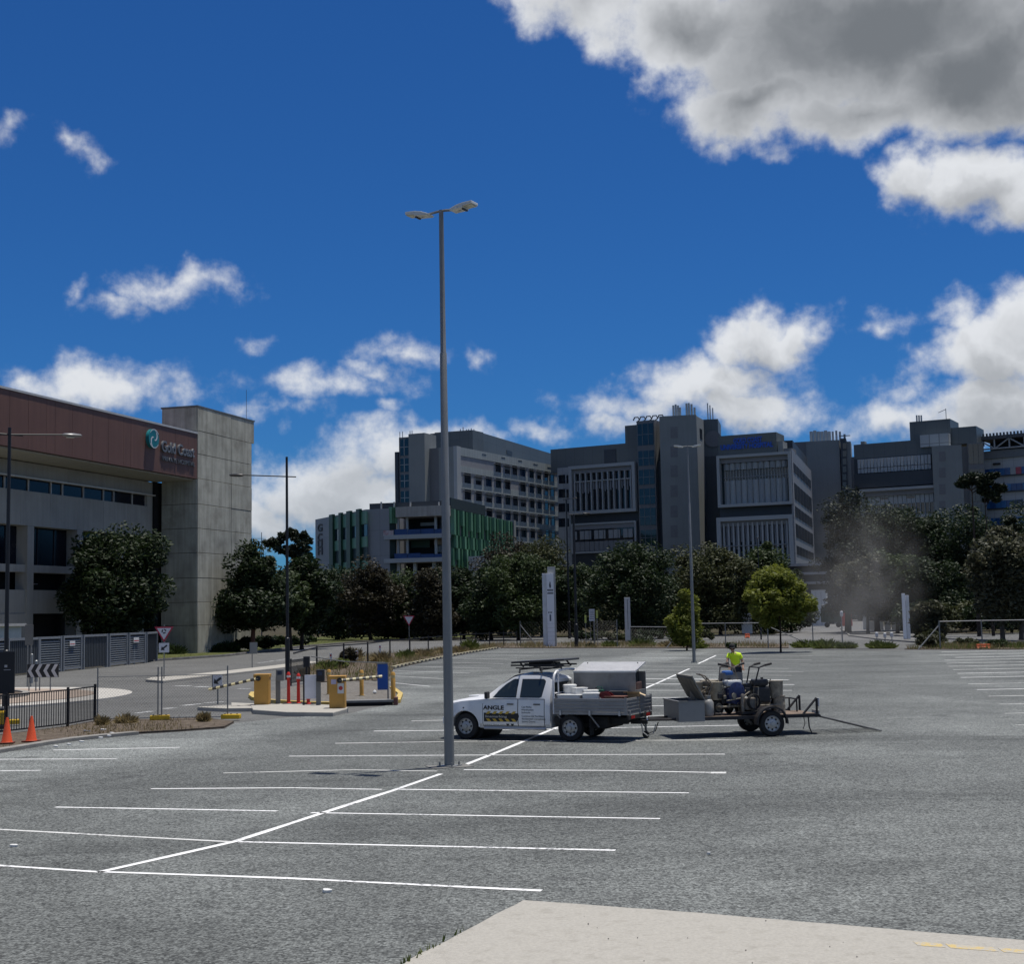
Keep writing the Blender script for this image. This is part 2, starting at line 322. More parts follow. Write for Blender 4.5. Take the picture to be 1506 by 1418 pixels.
# painted lines
def paint(name, wear, col=(.66,.66,.64)):
    m = bpy.data.materials.new(name); m.use_nodes = True; k = NT(m.node_tree); b = m.node_tree.nodes['Principled BSDF']; co = k.n('ShaderNodeTexCoord').outputs['Object']
    n1 = k.noise(co, 14, 5, .7); n2 = k.noise(co, .8, 3, .6)
    f = k.ss(k.m('ADD', n1.outputs[0], k.m('MULTIPLY', n2.outputs[0], .6)), .8-wear, 1.02-wear)
    k.l(k.mix(f, rgba(col), (.105,.108,.11,1)), b.inputs['Base Color']); b.inputs['Roughness'].default_value = .7; return m
m_line = paint('fresh_white_paint', -.03, (.74,.74,.72)); m_line2 = paint('worn_white_paint', .0, (.58,.58,.55)); m_road_line = paint('road_line_paint', .12, (.5,.5,.48))
def stripe(pix, w=.10, mat=None, z=.006, parent=None, name='parking_line', wob=.012):
    pts = []; gq = [(G(*p) if not isinstance(p, Vector) else p) for p in pix]; gx = gq[-1]-gq[0]; d_ = np.mean([(G(*p) if not isinstance(p, Vector) else p).y for p in pix]); w = w*(1+max(0,d_-32)/24) if w < .2 and abs(gx.x) > 1.5*abs(gx.y) else w
    gp = [G(*p) if not isinstance(p, Vector) else p for p in pix]
    for i in range(len(gp)-1):
        n = max(1, int((gp[i+1]-gp[i]).length/.7))
        for j in range(n): pts.append(gp[i].lerp(gp[i+1], j/n))
    pts.append(gp[-1]); vs = []; ph = random.random()*9
    for i, p in enumerate(pts):
        t = pts[min(i+1,len(pts)-1)]-pts[max(i-1,0)]; nn = Vector((-t.y,t.x,0)).normalized(); ww = w/2*(1+random.uniform(-.12,.12)); o = math.sin(ph+i*.55)*wob
        vs += [p+nn*(o+ww), p+nn*(o-ww)]
    mb = MB().add([(v.x,v.y,z) for v in vs], [(2*i,2*i+1,2*i+3,2*i+2) for i in range(len(pts)-1)])
    return mb.build(name, mat or m_line, parent if parent is not None else lot)
for L in [[(-80,1269),(146,1284)],[(146,1283.5),(420,1293),(797,1311)],[(-80,1217),(150,1229),(338,1239)],[(352,1239),(905,1252)],[(82,1188),(408,1194)],[(457,1196.5),(971,1205)],
          [(222,1161),(430,1159.5),(562,1162)],[(586,1162),(1013,1167)],[(328,1138),(520,1133),(643,1135)],[(682,1133),(900,1134),(1045,1137)],[(425,1113),(560,1112),(1066,1110)],
          [(493,1094),(700,1091),(1090,1089)],[(550,1076),(760,1074),(1108,1067)],[(605,1061),(980,1053)],
          [(935,962.2),(1195,965)],[(915,967),(1194,971.3)],[(900,972.5),(1191,977)],[(890,979),(1160,984)],[(880,985),(1182,988.5)],[(872,991.3),(1165,994)],[(866,998),(1160,1000.5)],
          [(858,1006),(1168,1007.5)],[(850,1016),(1165,1016)],[(900,1027),(1150,1026)],[(900,1039),(1130,1038)],
          [(571,1004),(632,1010)],[(571,994),(662,999.5)],[(571,986.5),(690.7,990.5)],[(601,980.3),(722.5,983.3)],[(630,974.2),(740,976.5)],[(654,968),(760,970.6)],[(678,962.6),(781,964.5)],[(705,959),(800,960)],
          [(78,1104),(265,1100)],[(-60,1118),(172,1117)],[(-60,1135),(60,1134)]]:
    stripe(L, mat=m_line if random.random() < .8 else m_line2)
for y, x in [(959.3,1384),(963.6,1381),(967.4,1405),(971.4,1389),(976,1392),(980.5,1395),(985.5,1402),(991,1408),(997,1413),(1006.6,1424),(1015,1437),(1024.6,1454),(1036.3,1470),(1050,1478),(1067,1494)]:
    a = G(x,y); stripe([a, a+Vector((11,.1,0))], mat=m_line if random.random() < .6 else m_line2)
stripe([(146,1284),(260,1258),(345,1238.5),(467,1199),(579,1163.5),(648,1139)], .12); stripe([(677,1128.5),(768,1092),(860,1053),(952,1011.6),(1014,984)], .12); stripe([(1027,976.6),(1053,964.3)], .13)
# faded older markings beside the fresh ones
for L in [[(1045,1137.5),(1068,1137.5)],[(985,1036),(1005,1038)]]: stripe(L, .28, m_line2, .005, wob=.03)
# road markings
road = bpy.data.objects['road']
for L, w in [([(255,1009),(280,1009)],.5),([(288,1010),(310,1010.5)],.5),([(200,1049),(225,1046)],.35),([(240,1042.5),(258,1041)],.35),([(268,1038),(296,1035)],.35),([(300,1034),(330,1032)],.35),([(350,1013),(368,1013)],.5),
             ([(380,975.5),(420,969.5)],.25),([(400,972),(425,971.5)],.5),([(620,945),(660,944)],.2),([(190,997),(250,992)],.12),([(345,1003),(400,998)],.15)]:
    stripe(L, w, m_road_line, -.006, road, 'road_marking')
# kerbs
def kerb(pix, h=.13, w=.18, mat=None, z0=-.05, name='kerb', parent=None, closed=False):
    gp = [G(*p) if not isinstance(p, Vector) else p for p in pix]; vs = []; n = len(gp)
    for i, p in enumerate(gp):
        t = (gp[(i+1)%n]-gp[(i-1)%n]) if closed else gp[min(i+1,n-1)]-gp[max(i-1,0)]; nn = Vector((-t.y,t.x,0)).normalized()
        vs += [(p.x+nn.x*w/2,p.y+nn.y*w/2,z0),(p.x+nn.x*w/2,p.y+nn.y*w/2,h),(p.x-nn.x*w/2,p.y-nn.y*w/2,h),(p.x-nn.x*w/2,p.y-nn.y*w/2,z0)]
    fs = []
    for i in range(n if closed else n-1):
        a, c = i*4, ((i+1)%n)*4
        for j in range(4): fs.append((a+j, c+j, c+(j+1)%4, a+(j+1)%4))
    if not closed: fs += [(0,1,2,3), (4*n-1,4*n-2,4*n-3,4*n-4)]
    o = MB().add(vs, fs).build(name, mat or m_kerb, parent, bevel=.015)
    return o if parent is not None else struct(o)
kerb([(-250,1006),(0,993.5),(110,984),(232,971.5),(330,965),(440,952),(520,945),(600,941),(700,938.5),(800,937.5)], name='road_kerb')
kerb([(840,937),(1000,936),(1165,935)], name='road_kerb'); kerb([(1236,925),(1250,936),(1290,941),(1340,945),(1420,949),(1560,953)], name='road_kerb')
kerb([(1300,934),(1345,938),(1420,942),(1560,946)], name='road_kerb')
kerb([(-200,1140),(0,1107),(60,1097),(100,1091),(150,1085.5),(200,1081)], .10, .3, name='car_park_kerb')
# striped kerb blocks on the left edge of the car park
m_blk, m_blkw = M('kerb_black_paint', (.03,.03,.03), .8, 0, .3), M('kerb_cream_paint', (.48,.43,.28), .8, 0, .25, 4)
ke = [G(578,984),G(600,978.5),G(650,968.5),G(690,961),G(735,953.8)]
tot = sum((ke[i+1]-ke[i]).length for i in range(4)); pos = 0; ii = 0
def along(d):
    for i in range(4):
        l = (ke[i+1]-ke[i]).length
        if d <= l: return ke[i].lerp(ke[i+1], d/l)
        d -= l
    return ke[-1]
skerb = struct(kerb(ke, .06, .24, name='striped_kerb'))
while pos < tot-1.6:
    a, c = along(pos), along(pos+.8); e = (c-a).normalized(); m = Matrix.Translation(a) @ Matrix.Rotation(math.atan2(e.y,e.x),4,'Z')
    MB().box(0,.79,-.14,.14,.05,.16,m).build('kerb_block', m_blk if ii%2 else m_blkw, skerb); pos += .8; ii += 1
# planted beds and verges
bed1 = [(-200,1136),(0,1105),(100,1089),(200,1079.5),(262,1076),(330,1071),(344,1063),(300,1058),(140,1062),(96,1071),(0,1083),(-200,1105)]
struct(MB().prism([(G(*p).x,G(*p).y) for p in bed1], -.05, .05).build('mulch_bed', m_mulch))
bed2 = [(578,984),(650,968.5),(690,961),(735,953.5),(1160,953.5),(1160,948),(900,946),(735,947),(650,955),(560,963),(470,975),(432,990),(470,1004),(545,1002),(574,1000)]
struct(MB().prism([(G(*p).x,G(*p).y) for p in bed2], -.05, .04).build('weedy_bed', m_mulch))
bed3 = [(1330,955.5),(1506,955.5),(1750,953),(1750,947),(1506,949.5),(1400,949)]
struct(MB().prism([(G(*p).x,G(*p).y) for p in bed3], -.05, .04).build('weedy_bed', m_mulch))
m_grass_base = M('mown_grass', (.075,.085,.03), .95, 0, .35, 1.2, .6, 40, .1, dirt=((.16,.13,.06), .5, .6))
ver = [(-250,1004),(0,992),(110,982.5),(232,970.5),(330,964),(440,951),(520,944.5),(620,940.3),(700,937.8),(700,933),(520,934),(430,941),(330,953),(240,961),(120,976),(0,985),(-250,996)]
struct(MB().prism([(G(*p).x,G(*p).y) for p in ver], -.05, .10).build('grass_verge', m_grass_base))
m_path = M('footpath_concrete', (.34,.33,.29), .85, 0, .15, 1)
fp = [(-250,996),(0,984.5),(120,975.5),(240,961),(240,957),(120,970),(0,978),(-250,990)]
struct(MB().prism([(G(*p).x,G(*p).y) for p in fp], -.05, .12).build('footpath', m_path))
# roundabout
rc = Vector((-27,61,0))
def ring(r0_, r1_, z0, z1, name, mat):
    mb = MB(); n = 72; vs = []
    for i in range(n):
        t = 2*math.pi*i/n; c, s = math.cos(t), math.sin(t); vs += [(r0_*c,r0_*s,z0),(r0_*c,r0_*s,z1),(r1_*c,r1_*s,z1),(r1_*c,r1_*s,z0)]
    fs = [(4*i+j, 4*((i+1)%n)+j, 4*((i+1)%n)+(j+1)%4, 4*i+(j+1)%4) for i in range(n) for j in range(4)]
    o = mb.add(vs, fs).build(name, mat); o.location = rc; return struct(o)
ring(8.4, 10, -.05, .07, 'roundabout_edge', M('roundabout_concrete', (.40,.38,.34), .85, 0, .15, 1.5))
ring(5.6, 8.39, -.05, .09, 'roundabout_paving', M('tan_pavers', (.30,.24,.19), .85, 0, .2, 3, .4, 18))
ring(5.3, 5.59, -.05, .22, 'roundabout_kerb', m_kerb)
o = MB().lathe([(5.29,-.05),(5.29,.16),(3,.3),(.05,.35)], 48).build('roundabout_garden', m_mulch); o.location = rc; struct(o)
# traffic islands at the entry
ip = [(340,1044.5),(368,1042),(372,1050),(420,1053.5),(490,1054.5),(512,1048),(508,1043.5),(440,1041),(376,1040.5),(340,1039)]
isl = struct(MB().prism([(G(*p).x,G(*p).y) for p in ip], -.05, .14).build('entry_island', m_conc, bevel=.03))
i2 = [(214,1003),(240,1005),(300,998),(360,991),(430,983),(470,976),(452,975),(400,982),(330,990),(260,997.5),(222,1000)]
struct(MB().prism([(G(*p).x,G(*p).y) for p in i2], -.05, .13).build('splitter_island', m_conc, bevel=.03))
i3 = [(290,1045),(330,1042),(372,1043),(372,1046.5),(330,1047)]
struct(MB().prism([(G(*p).x,G(*p).y) for p in i3], -.05, .12).build('narrow_island', m_conc, bevel=.02))
kerb([(372,1022),(369,1026),(374,1030),(400,1034),(450,1037),(500,1038),(555,1037),(585,1034),(589,1024),(576,1014)], .13, .2, M('yellow_kerb_paint', (.50,.36,.10), .8, 0, .3, 3, dirt=((.2,.19,.17), 1.5, .9)), name='entry_kerb')
i4 = [(374,1022),(376,1030),(450,1036.5),(500,1037.3),(555,1036.3),(583,1033),(586,1024),(572,1008),(545,1003),(470,1006),(432,1012),(400,1018)]
struct(MB().prism([(G(*p).x,G(*p).y) for p in i4], -.05, .06).build('gravel_bed', M('grey_gravel', (.15,.14,.125), .95, 0, .5, 9, 1.0, 30, .1, dirt=((.10,.08,.06), 1.0, .8))))
# ------------------------------------------------------------------ private hospital building on the left
m_tower = M('weathered_precast_concrete', (.375,.365,.305), .9, 0, .24, .5, .15, 12, .2, streak=.28, dirt=((.20,.185,.15), .35, .6))
m_joint = M('dark_joint', (.10,.09,.075), .9, 0, .1)
m_fascia = M('brown_metal_cladding', (.125,.064,.047), .55, 0, .10, .3, 0, 1, .35, streak=.15)
m_fasc_j = M('brown_cladding_joint', (.06,.03,.022), .7)
m_soffit = M('pale_soffit', (.34,.325,.28), .8, 0, .08)
m_pwall = M('grey_painted_wall', (.30,.295,.275), .85, 0, .12, .4, 0, 1, .2, streak=.12)
m_dkglass = glass('dark_tinted_glass', (.008,.010,.017), .12, .22); m_dkopen = M('dark_interior', (.012,.012,.013), .95, 0, .3)
m_flash = M('pale_flashing', (.5,.48,.45), .5, .3)
C = P(289,hor(289),137.0); C.z = 0; e_ = Vector((.287,.958,0)).normalized(); w_ = Vector((-.958,.287,0)).normalized()
pl = thing('private_hospital_building', 'long grey hospital building with brown upper cladding and tall concrete end tower', 'building', (C.x,C.y,0))
off = (C.x, C.y, 0)
FR = Fac(C, C+e_*11.45)                       # tower right face, in the plane of the brown fascia
FL = Fac(C+w_*3.9, C)                         # tower left face
ztop = FR.uv(289,598)[1]; zj = [FR.uv(289,y)[1] for y in (633.2,667.4,703.5,741,777,813,850,886,920)]
tw = MB(); tw.prism([C+w_*.06+e_*.06, C+e_*11.39+w_*.06, C+e_*11.39+w_*3.84, C+w_*3.84+e_*.06], 0, ztop-.05); tower = tw.build('tower_core', m_joint, pl, off)
lv = [ztop]+zj+[0]
for i in range(len(lv)-1):
    z1, z0 = lv[i]-.022, lv[i+1]+.022
    cut = 6.9 if i else 11.9
    for (a, b_) in ((-.0,6.85),(6.91,11.45 if i else 12.0)): 
        j = random.uniform(-.012,.012); fpart(FR, 'concrete_panel', (a+.02,b_-.02,z0,z1), -.06, .10+j, m_tower, tower, off, .015)
    fpart(FL, 'concrete_panel', (.02,3.88,z0,z1), -.06, .07+random.uniform(-.012,.012), m_tower, tower, off, .015)
FB = Fac(C+e_*11.45, C+e_*11.45+w_*3.9); fpart(FB, 'rear_panel', (0,3.9,0,ztop-.1), -.06, .05, m_tower, tower, off)
cp = MB(); cp.prism([C+e_*-.12-w_*.14, C+e_*12.1-w_*.14, C+e_*12.1+w_*4.0, C+w_*4.0+e_*-.12], ztop, ztop+.14); cp.build('coping', M('coping_metal', (.16,.16,.15), .5, .3), tower, off)
MB().tube([C+e_*11.2+w_*.4+Vector((0,0,ztop)), C+e_*11.2+w_*.4+Vector((0,0,ztop+3.4))], .025, 5).build('antenna', M('thin_grey_metal', (.12,.12,.13), .5, .6), tower, off)
# fascia
zf1 = FR.uv(200,617.3)[1]; zf0 = FR.uv(100,672)[1]
fas = MB(); FR.box(fas, -75, -.02, zf0, zf1-.02, -.3, .05); fascia = fas.build('fascia', m_fasc_j, pl, off)
s = -75.0; wids = [2.4,2.4,1.2,2.4,3.0]
i = 0
while s < -.3:
    wd = min(wids[i%5], -.05-s); fpart(FR, 'cladding_panel', (s+.012,s+wd-.012,zf0+.02,zf1-.04), .05, .075+random.uniform(-.004,.004), m_fascia, fascia, off); s += wd; i += 1
fpart(FR, 'flashing', (-75,-.02,zf1-.02,zf1+.16), -.5, .14, m_flash, fascia, off)
bod = MB(); bod.prism([C+w_*.31-e_*75, C+w_*.31-e_*.05, C+w_*20-e_*.05, C+w_*20-e_*75], zf0, zf1-.3); bod.build('upper_storey', m_fascia, pl, off)
sf = MB(); sf.prism([C+w_*.31-e_*75, C+w_*.31-e_*.05, C+w_*4.6-e_*.05, C+w_*4.6-e_*75], zf0-.12, zf0-.003); sf.build('soffit', m_soffit, pl, off)
# recessed wall below
FW = Fac(C+w_*4.4-e_*75, C+w_*4.4-e_*.9); SR = FW.L
zz = {n: FW.uv(0,y)[1] for n, y in dict(gt=698.5, gb=717, sb=769.5, mb=828.5, mc=840, od=867, sp=903, gd=930).items()}
core = MB(); core.prism([C+w_*6.4-e_*75, C+w_*6.4-e_*.9, C+w_*4.3-e_*.7, C+w_*4.3+e_*4, C+w_*20+e_*4, C+w_*20-e_*75], 0, zf0-.14); core.build('inner_body', m_dkopen, pl, off)
def wall_run(z0, z1, s0, s1, step, t0=-2.0, t1=0.0, name='wall_panel', mat=None):
    s = s0
    while s < s1-.05:
        q = min(s+step, s1); fpart(FW, name, (s+.012,q-.012,z0,z1), t0, t1+random.uniform(-.006,.006), mat or m_pwall, pl, off); s = q
wall_run(zz['gt']+.05, zf0-.2, 0, SR, 6.0); wall_run(zz['sb'], zz['gb'], 0, SR, 4.1)
hr = MB(); FW.box(hr, 0, SR, zz['gt'], zz['gt']+.13, -.1, .35); hr.build('window_hood', m_flash, pl, off)
s = 1.0
ii = 0
while s < SR-1.2:
    q = min(s+(3.2 if ii%3 else 1.7), SR-1.0); w = fpart(FW, 'window', (s,q,zz['gb'],zz['gt']), -.35, -.25, m_dkglass, pl, off)
    fpart(FW, 'mullion', (q-.05,q+.05,zz['gb'],zz['gt']), -.25, -.12, m_flash, w, off); s = q; ii += 1
fpart(FW, 'end_pier', (SR-1.0,SR,zz['gb'],zz['gt']), -.3, .0, m_pwall, pl, off)
scol = [FW.uv(x,800)[0] for x in (-46,45.5,118,182)]
for sc_ in scol:
    fpart(FW, 'column', (sc_-.45,sc_+.45,0,zz['sb']-.01), -1.2, -.02, m_pwall, pl, off)
for a, b_ in zip([0]+scol, scol+[SR]):
    if b_-a < 1.2: continue
    g_ = fpart(FW, 'glazed_wall', (a+.5,b_-.5,zz['mb'],zz['sb']), -1.3, -1.1, m_dkglass, pl, off)
    n = max(2, int((b_-a)/1.8))
    for j in range(1, n): q = a+(b_-a)*j/n; fpart(FW, 'mullion', (q-.04,q+.04,zz['mb'],zz['sb']), -1.1, -1.03, M('black_mullion', (.03,.03,.035), .5, .4), g_, off)
    fpart(FW, 'floor_beam', (a+.46,b_-.46,zz['mc'],zz['mb']-.01), -1.4, -.2, m_pwall, pl, off)
    fpart(FW, 'spandrel', (a+.46,b_-.46,zz['sp'],zz['od']), -1.4, -.2, m_pwall, pl, off)
    MB_ = MB(); FW.box(MB_, a+.8, a+3.0, zz['od']+.55, zz['od']+.6, -1.6, -1.4); MB_.build('ceiling_strip', m_flash, pl, off)
s48 = FW.uv(48,915)[0]; fpart(FW, 'base_wall', (0,s48,0,zz['sp']-.01), -1.2, -.1, m_pwall, pl, off)
for j in range(3): fpart(FW, 'base_wall', (s48+9+j*8,s48+10+j*8,0,zz['sp']-.02), -1.5, -.3, m_pwall, pl, off)
# sign on the fascia: teal swirl disc and raised lettering
m_teal, m_white, m_sil = M('teal_sign_face', (.010,.16,.18), .35, 0, .25, .8), M('white_sign', (.55,.56,.58), .5), M('silver_letters', (.15,.155,.165), .45, .3)
sd_, szd = FR.uv(222,645.5, .1); R_ = (FR.uv(222,631.5,.1)[1]-FR.uv(222,659.5,.1)[1])/2
def fm(F, s, z, t): m = Matrix((F.e, Vector((0,0,1)), F.n)).transposed().to_4x4(); p = F.pt(s,z,t); m.translation = Vector((p.x-off[0],p.y-off[1],z)); return m
n = 40; mt = fm(FR, sd_, szd, .08); dv_ = [mt @ Vector((R_*math.cos(2*math.pi*i/n), R_*math.sin(2*math.pi*i/n), h)) for h in (0,.34) for i in range(n)]
disc = MB().add(dv_, [tuple(range(n)), tuple(range(n,2*n))]+[(i,(i+1)%n,n+(i+1)%n,n+i) for i in range(n)]).build('logo_disc', m_teal, fascia)
for ph in (0, math.pi):
    vs = []; N = 16
    for i in range(N+1):
        t = i/N; r = R_*(.12+.86*t); a = ph+2.0+2.6*t; wd = R_*.13*math.sin(math.pi*min(1,t*.9+.08))+.012
        for q in (r-wd, r+wd*.6): vs.append(mt @ Vector((q*math.cos(a), q*math.sin(a), .36)))
    MB().add(vs, [(2*i,2*i+1,2*i+3,2*i+2) for i in range(N)]).build('logo_swirl', m_white, disc)
    vs2 = [mt @ Vector((R_*q*math.cos(ph+.6+i*.16), R_*q*math.sin(ph+.6+i*.16), .375)) for i in range(13) for q in (.92,1.0)]
    MB().add(vs2, [(2*i,2*i+1,2*i+3,2*i+2) for i in range(12)]).build('logo_rim', m_white, disc)
s0, z0 = FR.uv(236,655,.1); s1, _ = FR.uv(287.5,660,.1)
text_part('sign_lettering', 'Gold Coast', m_sil, fascia, fm(FR, s0, z0-.55, .14), 1.45, .12, width=(s1-s0)*.93, bold=.03)
s0, z0 = FR.uv(234.5,662,.1); text_part('sign_lettering', 'PRIVATE HOSPITAL', m_sil, fascia, fm(FR, s0+.4, z0-.95, .14), .62, .07, width=(s1-s0)*.90, bold=.0)
# ------------------------------------------------------------------ louvred screen fence in front of it
m_pan, m_fr, m_slat = M('charcoal_sheet', (.045,.052,.058), .6, 0, .1), M('grey_fence_frame', (.21,.225,.24), .5, .2, .08), M('grey_louvre', (.17,.185,.195), .5, .1, .1)
fpix = [(-60,941,1003),(45,938,992),(55,937.5,991),(90,935.5,988),(121,934,985),(157,932.3,981.5),(188,931,978),(213.5,930,975.5),(231,929,972)]
bays = [('louvre',-60,9),('sheet',11,55),('louvre',57,88),('louvre',92,118),('sheet',122,156),('louvre',160,185),('louvre',189,212),('sheet',215,230)]
def fbase(px): return G(px, np.interp(px, [q[0] for q in fpix], [q[2] for q in fpix]))
def ftop(px):
    b_ = fbase(px); y = np.interp(px, [q[0] for q in fpix], [q[1] for q in fpix]); return P(px,y,b_.y).z
fl = thing('louvred_fence', 'charcoal and grey louvred screen fence in front of the grey hospital building', 'fence', fbase(120)); fo = fbase(120)
for kind, a, b_ in bays:
    A, B = fbase(a), fbase(b_); F = Fac(A, B); h = (ftop(a)+ftop(b_))/2
    for q in (0, F.L): fpart(F, 'post', (q-.07,q+.07,0,h), -.1, .1, m_fr, fl, fo)
    fpart(F, 'rail', (.07,F.L-.07,h-.16,h-.01), -.08, .08, m_fr, fl, fo)
    if kind == 'sheet':
        fpart(F, 'sheet_panel', (.07,F.L-.07,.12,h-.17), -.03, .0, m_pan, fl, fo)
        n = int(F.L/.28)
        rb = MB()
        for j in range(n): F.box(rb, .1+j*(F.L-.2)/n, .13+j*(F.L-.2)/n, .13, h-.18, 0, .03)
        rb.build('sheet_ribs', m_pan, fl, fo)['kind'] = 'stuff'
    else:
        fpart(F, 'rail', (.07,F.L-.07,.10,.24), -.08, .08, m_fr, fl, fo); fpart(F, 'backing', (.07,F.L-.07,.25,h-.17), -.12, -.09, m_dkopen, fl, fo)
        n = 12
        for j in range(n):
            z = .28+(h-.52)*j/n; mb = MB(); vs = [F.pt(aa,zz_,t) for aa in (.08,F.L-.08) for zz_, t in ((z,.05),(z+.10,-.06),(z+.125,-.06),(z+.025,.05))]
            mb.add(vs, [(0,1,2,3),(7,6,5,4),(0,4,5,1),(1,5,6,2),(2,6,7,3),(3,7,4,0)]).build('slat', m_slat, fl, fo)
for px, py in ((106.5,946),(200.5,941)):
    F = Fac(fbase(px-4), fbase(px+4)); a, b_, z0, z1 = F.rect(px-3.8, py-3, px+3.8, py+4, .12)
    sg = fpart(F, 'notice', (a,b_,z0,z1), .11, .13, M('white_notice', (.6,.6,.58), .6), fl, fo); fpart(F, 'notice_stripe', (a+.05,b_-.05,z0+.1,z0+(z1-z0)*.45), .131,.135, M('red_print', (.45,.05,.04), .6), sg, fo)
# low white kiosk roof behind the fence
A, B = fbase(-60)+Vector((-6,9,0)), fbase(92)+Vector((-6,9,0)); F = Fac(A,B); kz = 3.9
ki = thing('service_shed', 'low white flat roofed shed behind the louvred fence', 'shed', A)
fpart(F, 'wall', (0,F.L,0,3.1), -3, 0, M('white_painted_steel', (.55,.55,.53), .5), ki, A); fpart(F, 'roof', (-.2,F.L+.2,3.1,3.3), -3.2, .3, m_flash, ki, A); fpart(F, 'window', (F.L*.35,F.L*.7,2.2,2.8), 0, .03, m_dkglass, ki, A)
m_bol = M('galvanised_steel', (.28,.29,.29), .5, .5, .15, 3)
for px, py, h, lb in ((97,986,1.5,'grey steel bollard before the louvre panel beside the wide charcoal panel'),(151.5,980.5,1.5,'grey steel bollard before the wide plain charcoal fence panel'),(197,977,1.5,'grey steel bollard before the louvre panel nearest the concrete tower'),(46,1005,1.6,'tall grey steel bollard behind the chevron sign'),(53,1003,1.2,'short grey steel bollard behind the chevron sign')):
    g0 = G(px,py); o = MB().lathe([(.09,0),(.09,h-.04),(.05,h)], 12).build('bollard', m_bol, smooth=True); o.location = g0
    tag(o, lb, 'bollard', 'grey bollards along the louvred fence')
# ------------------------------------------------------------------ public hospital behind the trees
def cladding(name, col, sx, sz, jw=.06, jd=.55, tintvar=.10, rough=.5, metal=0.0, basis=None):
    """panel joints too fine to model at this distance, laid out along the facade and up"""
    m = bpy.data.materials.new(name); m.use_nodes = True; k = NT(m.node_tree); b = m.node_tree.nodes['Principled BSDF']; co = k.n('ShaderNodeTexCoord').outputs['Object']
    ex, ey = basis if basis else (1,0)
    s = k.v('DOT_PRODUCT', co, (ex,ey,0)); z = k.v('DOT_PRODUCT', co, (0,0,1))
    fs, fz = k.m('FRACT', k.m('DIVIDE', s, sx)), k.m('FRACT', k.m('DIVIDE', z, sz))
    j = k.m('MAXIMUM', k.m('LESS_THAN', fs, jw/sx), k.m('LESS_THAN', fz, jw/sz))
    cell = k.n('ShaderNodeCombineXYZ'); k.l(k.m('FLOOR', k.m('DIVIDE', s, sx)), cell.inputs[0]); k.l(k.m('FLOOR', k.m('DIVIDE', z, sz)), cell.inputs[1])
    wn = k.n('ShaderNodeTexWhiteNoise', noise_dimensions='3D'); k.l(cell.outputs[0], wn.inputs[0]); n = k.noise(co, .12, 3, .6)
    f = k.m('ADD', k.m('MULTIPLY_ADD', wn.outputs[0], tintvar, 1-tintvar/2), k.m('MULTIPLY', k.m('SUBTRACT', n.outputs[0], .5), .25))
    c = k.mix(1.0, rgba(col), f, 'MULTIPLY'); c = k.mix(k.m('MULTIPLY', j, jd), c, rgba([q*.25 for q in col]))
    k.l(c, b.inputs['Base Color']); b.inputs['Roughness'].default_value = rough; b.inputs['Metallic'].default_value = metal; return m
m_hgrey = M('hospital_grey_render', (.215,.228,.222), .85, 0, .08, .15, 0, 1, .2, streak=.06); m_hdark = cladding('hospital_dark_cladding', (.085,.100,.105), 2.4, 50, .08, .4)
m_navy = cladding('hospital_navy_cladding', (.026,.034,.044), 1.5, 4.2, .06, .3); m_frame = M('hospital_pale_frame', (.32,.335,.335), .5, 0, .06, .3)
m_hglass = glass('hospital_window', (.012,.016,.022)); m_bglass = glass('hospital_blue_glass', (.012,.035,.07)); m_tglass = glass('hospital_teal_glass', (.012,.030,.038))
m_gp = [M('green_panel_%s' % n, c, .45, 0, .1, .4) for n, c in (('pale',(.105,.235,.150)),('mid',(.045,.135,.075)),('deep',(.015,.055,.032)),('darkest',(.008,.022,.018)))]  # four green tones, the last one nearly black
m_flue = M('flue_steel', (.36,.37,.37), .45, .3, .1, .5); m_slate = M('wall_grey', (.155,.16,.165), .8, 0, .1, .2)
def body(F, name, s0, s1, z0, z1, depth, mat, parent, off, t=0.0):
    mb = MB(); F.box(mb, s0, s1, z0, z1, t-depth, t); return mb.build(name, mat, parent, off)
def flue(parent, off, p, z0, z1, r): return MB().lathe([(r,z0),(r,z1),(r*.86,z1),(r*.86,z1-.2)], 10, (p.x-off[0],p.y-off[1],0)).build('flue', m_flue, parent, smooth=True)
# ---- annex with green fins
FA = Fac.top(463.7,764.3,330,537.6,749.5); zA = P(537.6,749.5,P(463.7,hor(463.7),330).y).z
A0 = FA.A; an = thing('green_clad_annex', 'low grey hospital annex with green panels, scaffolded blue balconies and vertical letters', 'building', (A0.x,A0.y,0)); ao = (A0.x,A0.y,0)
zA = FA.uv(463.7,764.3)[1]; eA = FA.pt(FA.L, 0)
FA2 = Fac(eA, P(572.5,770,(eA.y-1.5))); FA3 = Fac(FA2.pt(FA2.L,0)+Vector((0,3,0)), P(660,hor(660),eA.y-3)); 
FA4 = Fac.top(662,746.5,eA.y-3,752.5,765.7)
c_ = [FA.A, eA, FA2.pt(FA2.L,0), FA4.A, FA4.pt(FA4.L,0), FA4.pt(FA4.L,0)+Vector((-8,14,0)), FA.A+Vector((5,22,0))]
b1 = MB(); b1.prism([(p.x,p.y) for p in [FA.A, eA, FA2.pt(FA2.L,0), FA2.pt(FA2.L,0)+Vector((2,14,0)), FA.A+Vector((8,14,0))]], 0, zA); w_a = b1.build('wall', cladding('annex_panels', (.215,.222,.232), 6, 5.5, .1, .35), an, ao)
zb = FA4.uv(663,747.5)[1]
b2 = MB(); b2.prism([(p.x,p.y) for p in [FA4.A+Vector((.3,.8,0)), FA4.pt(FA4.L,0), FA4.pt(FA4.L,0)+Vector((-12,10,0)), FA4.A+Vector((-12,22,0))]], 0, zb-.1); b2.build('wall', m_slate, an, ao)
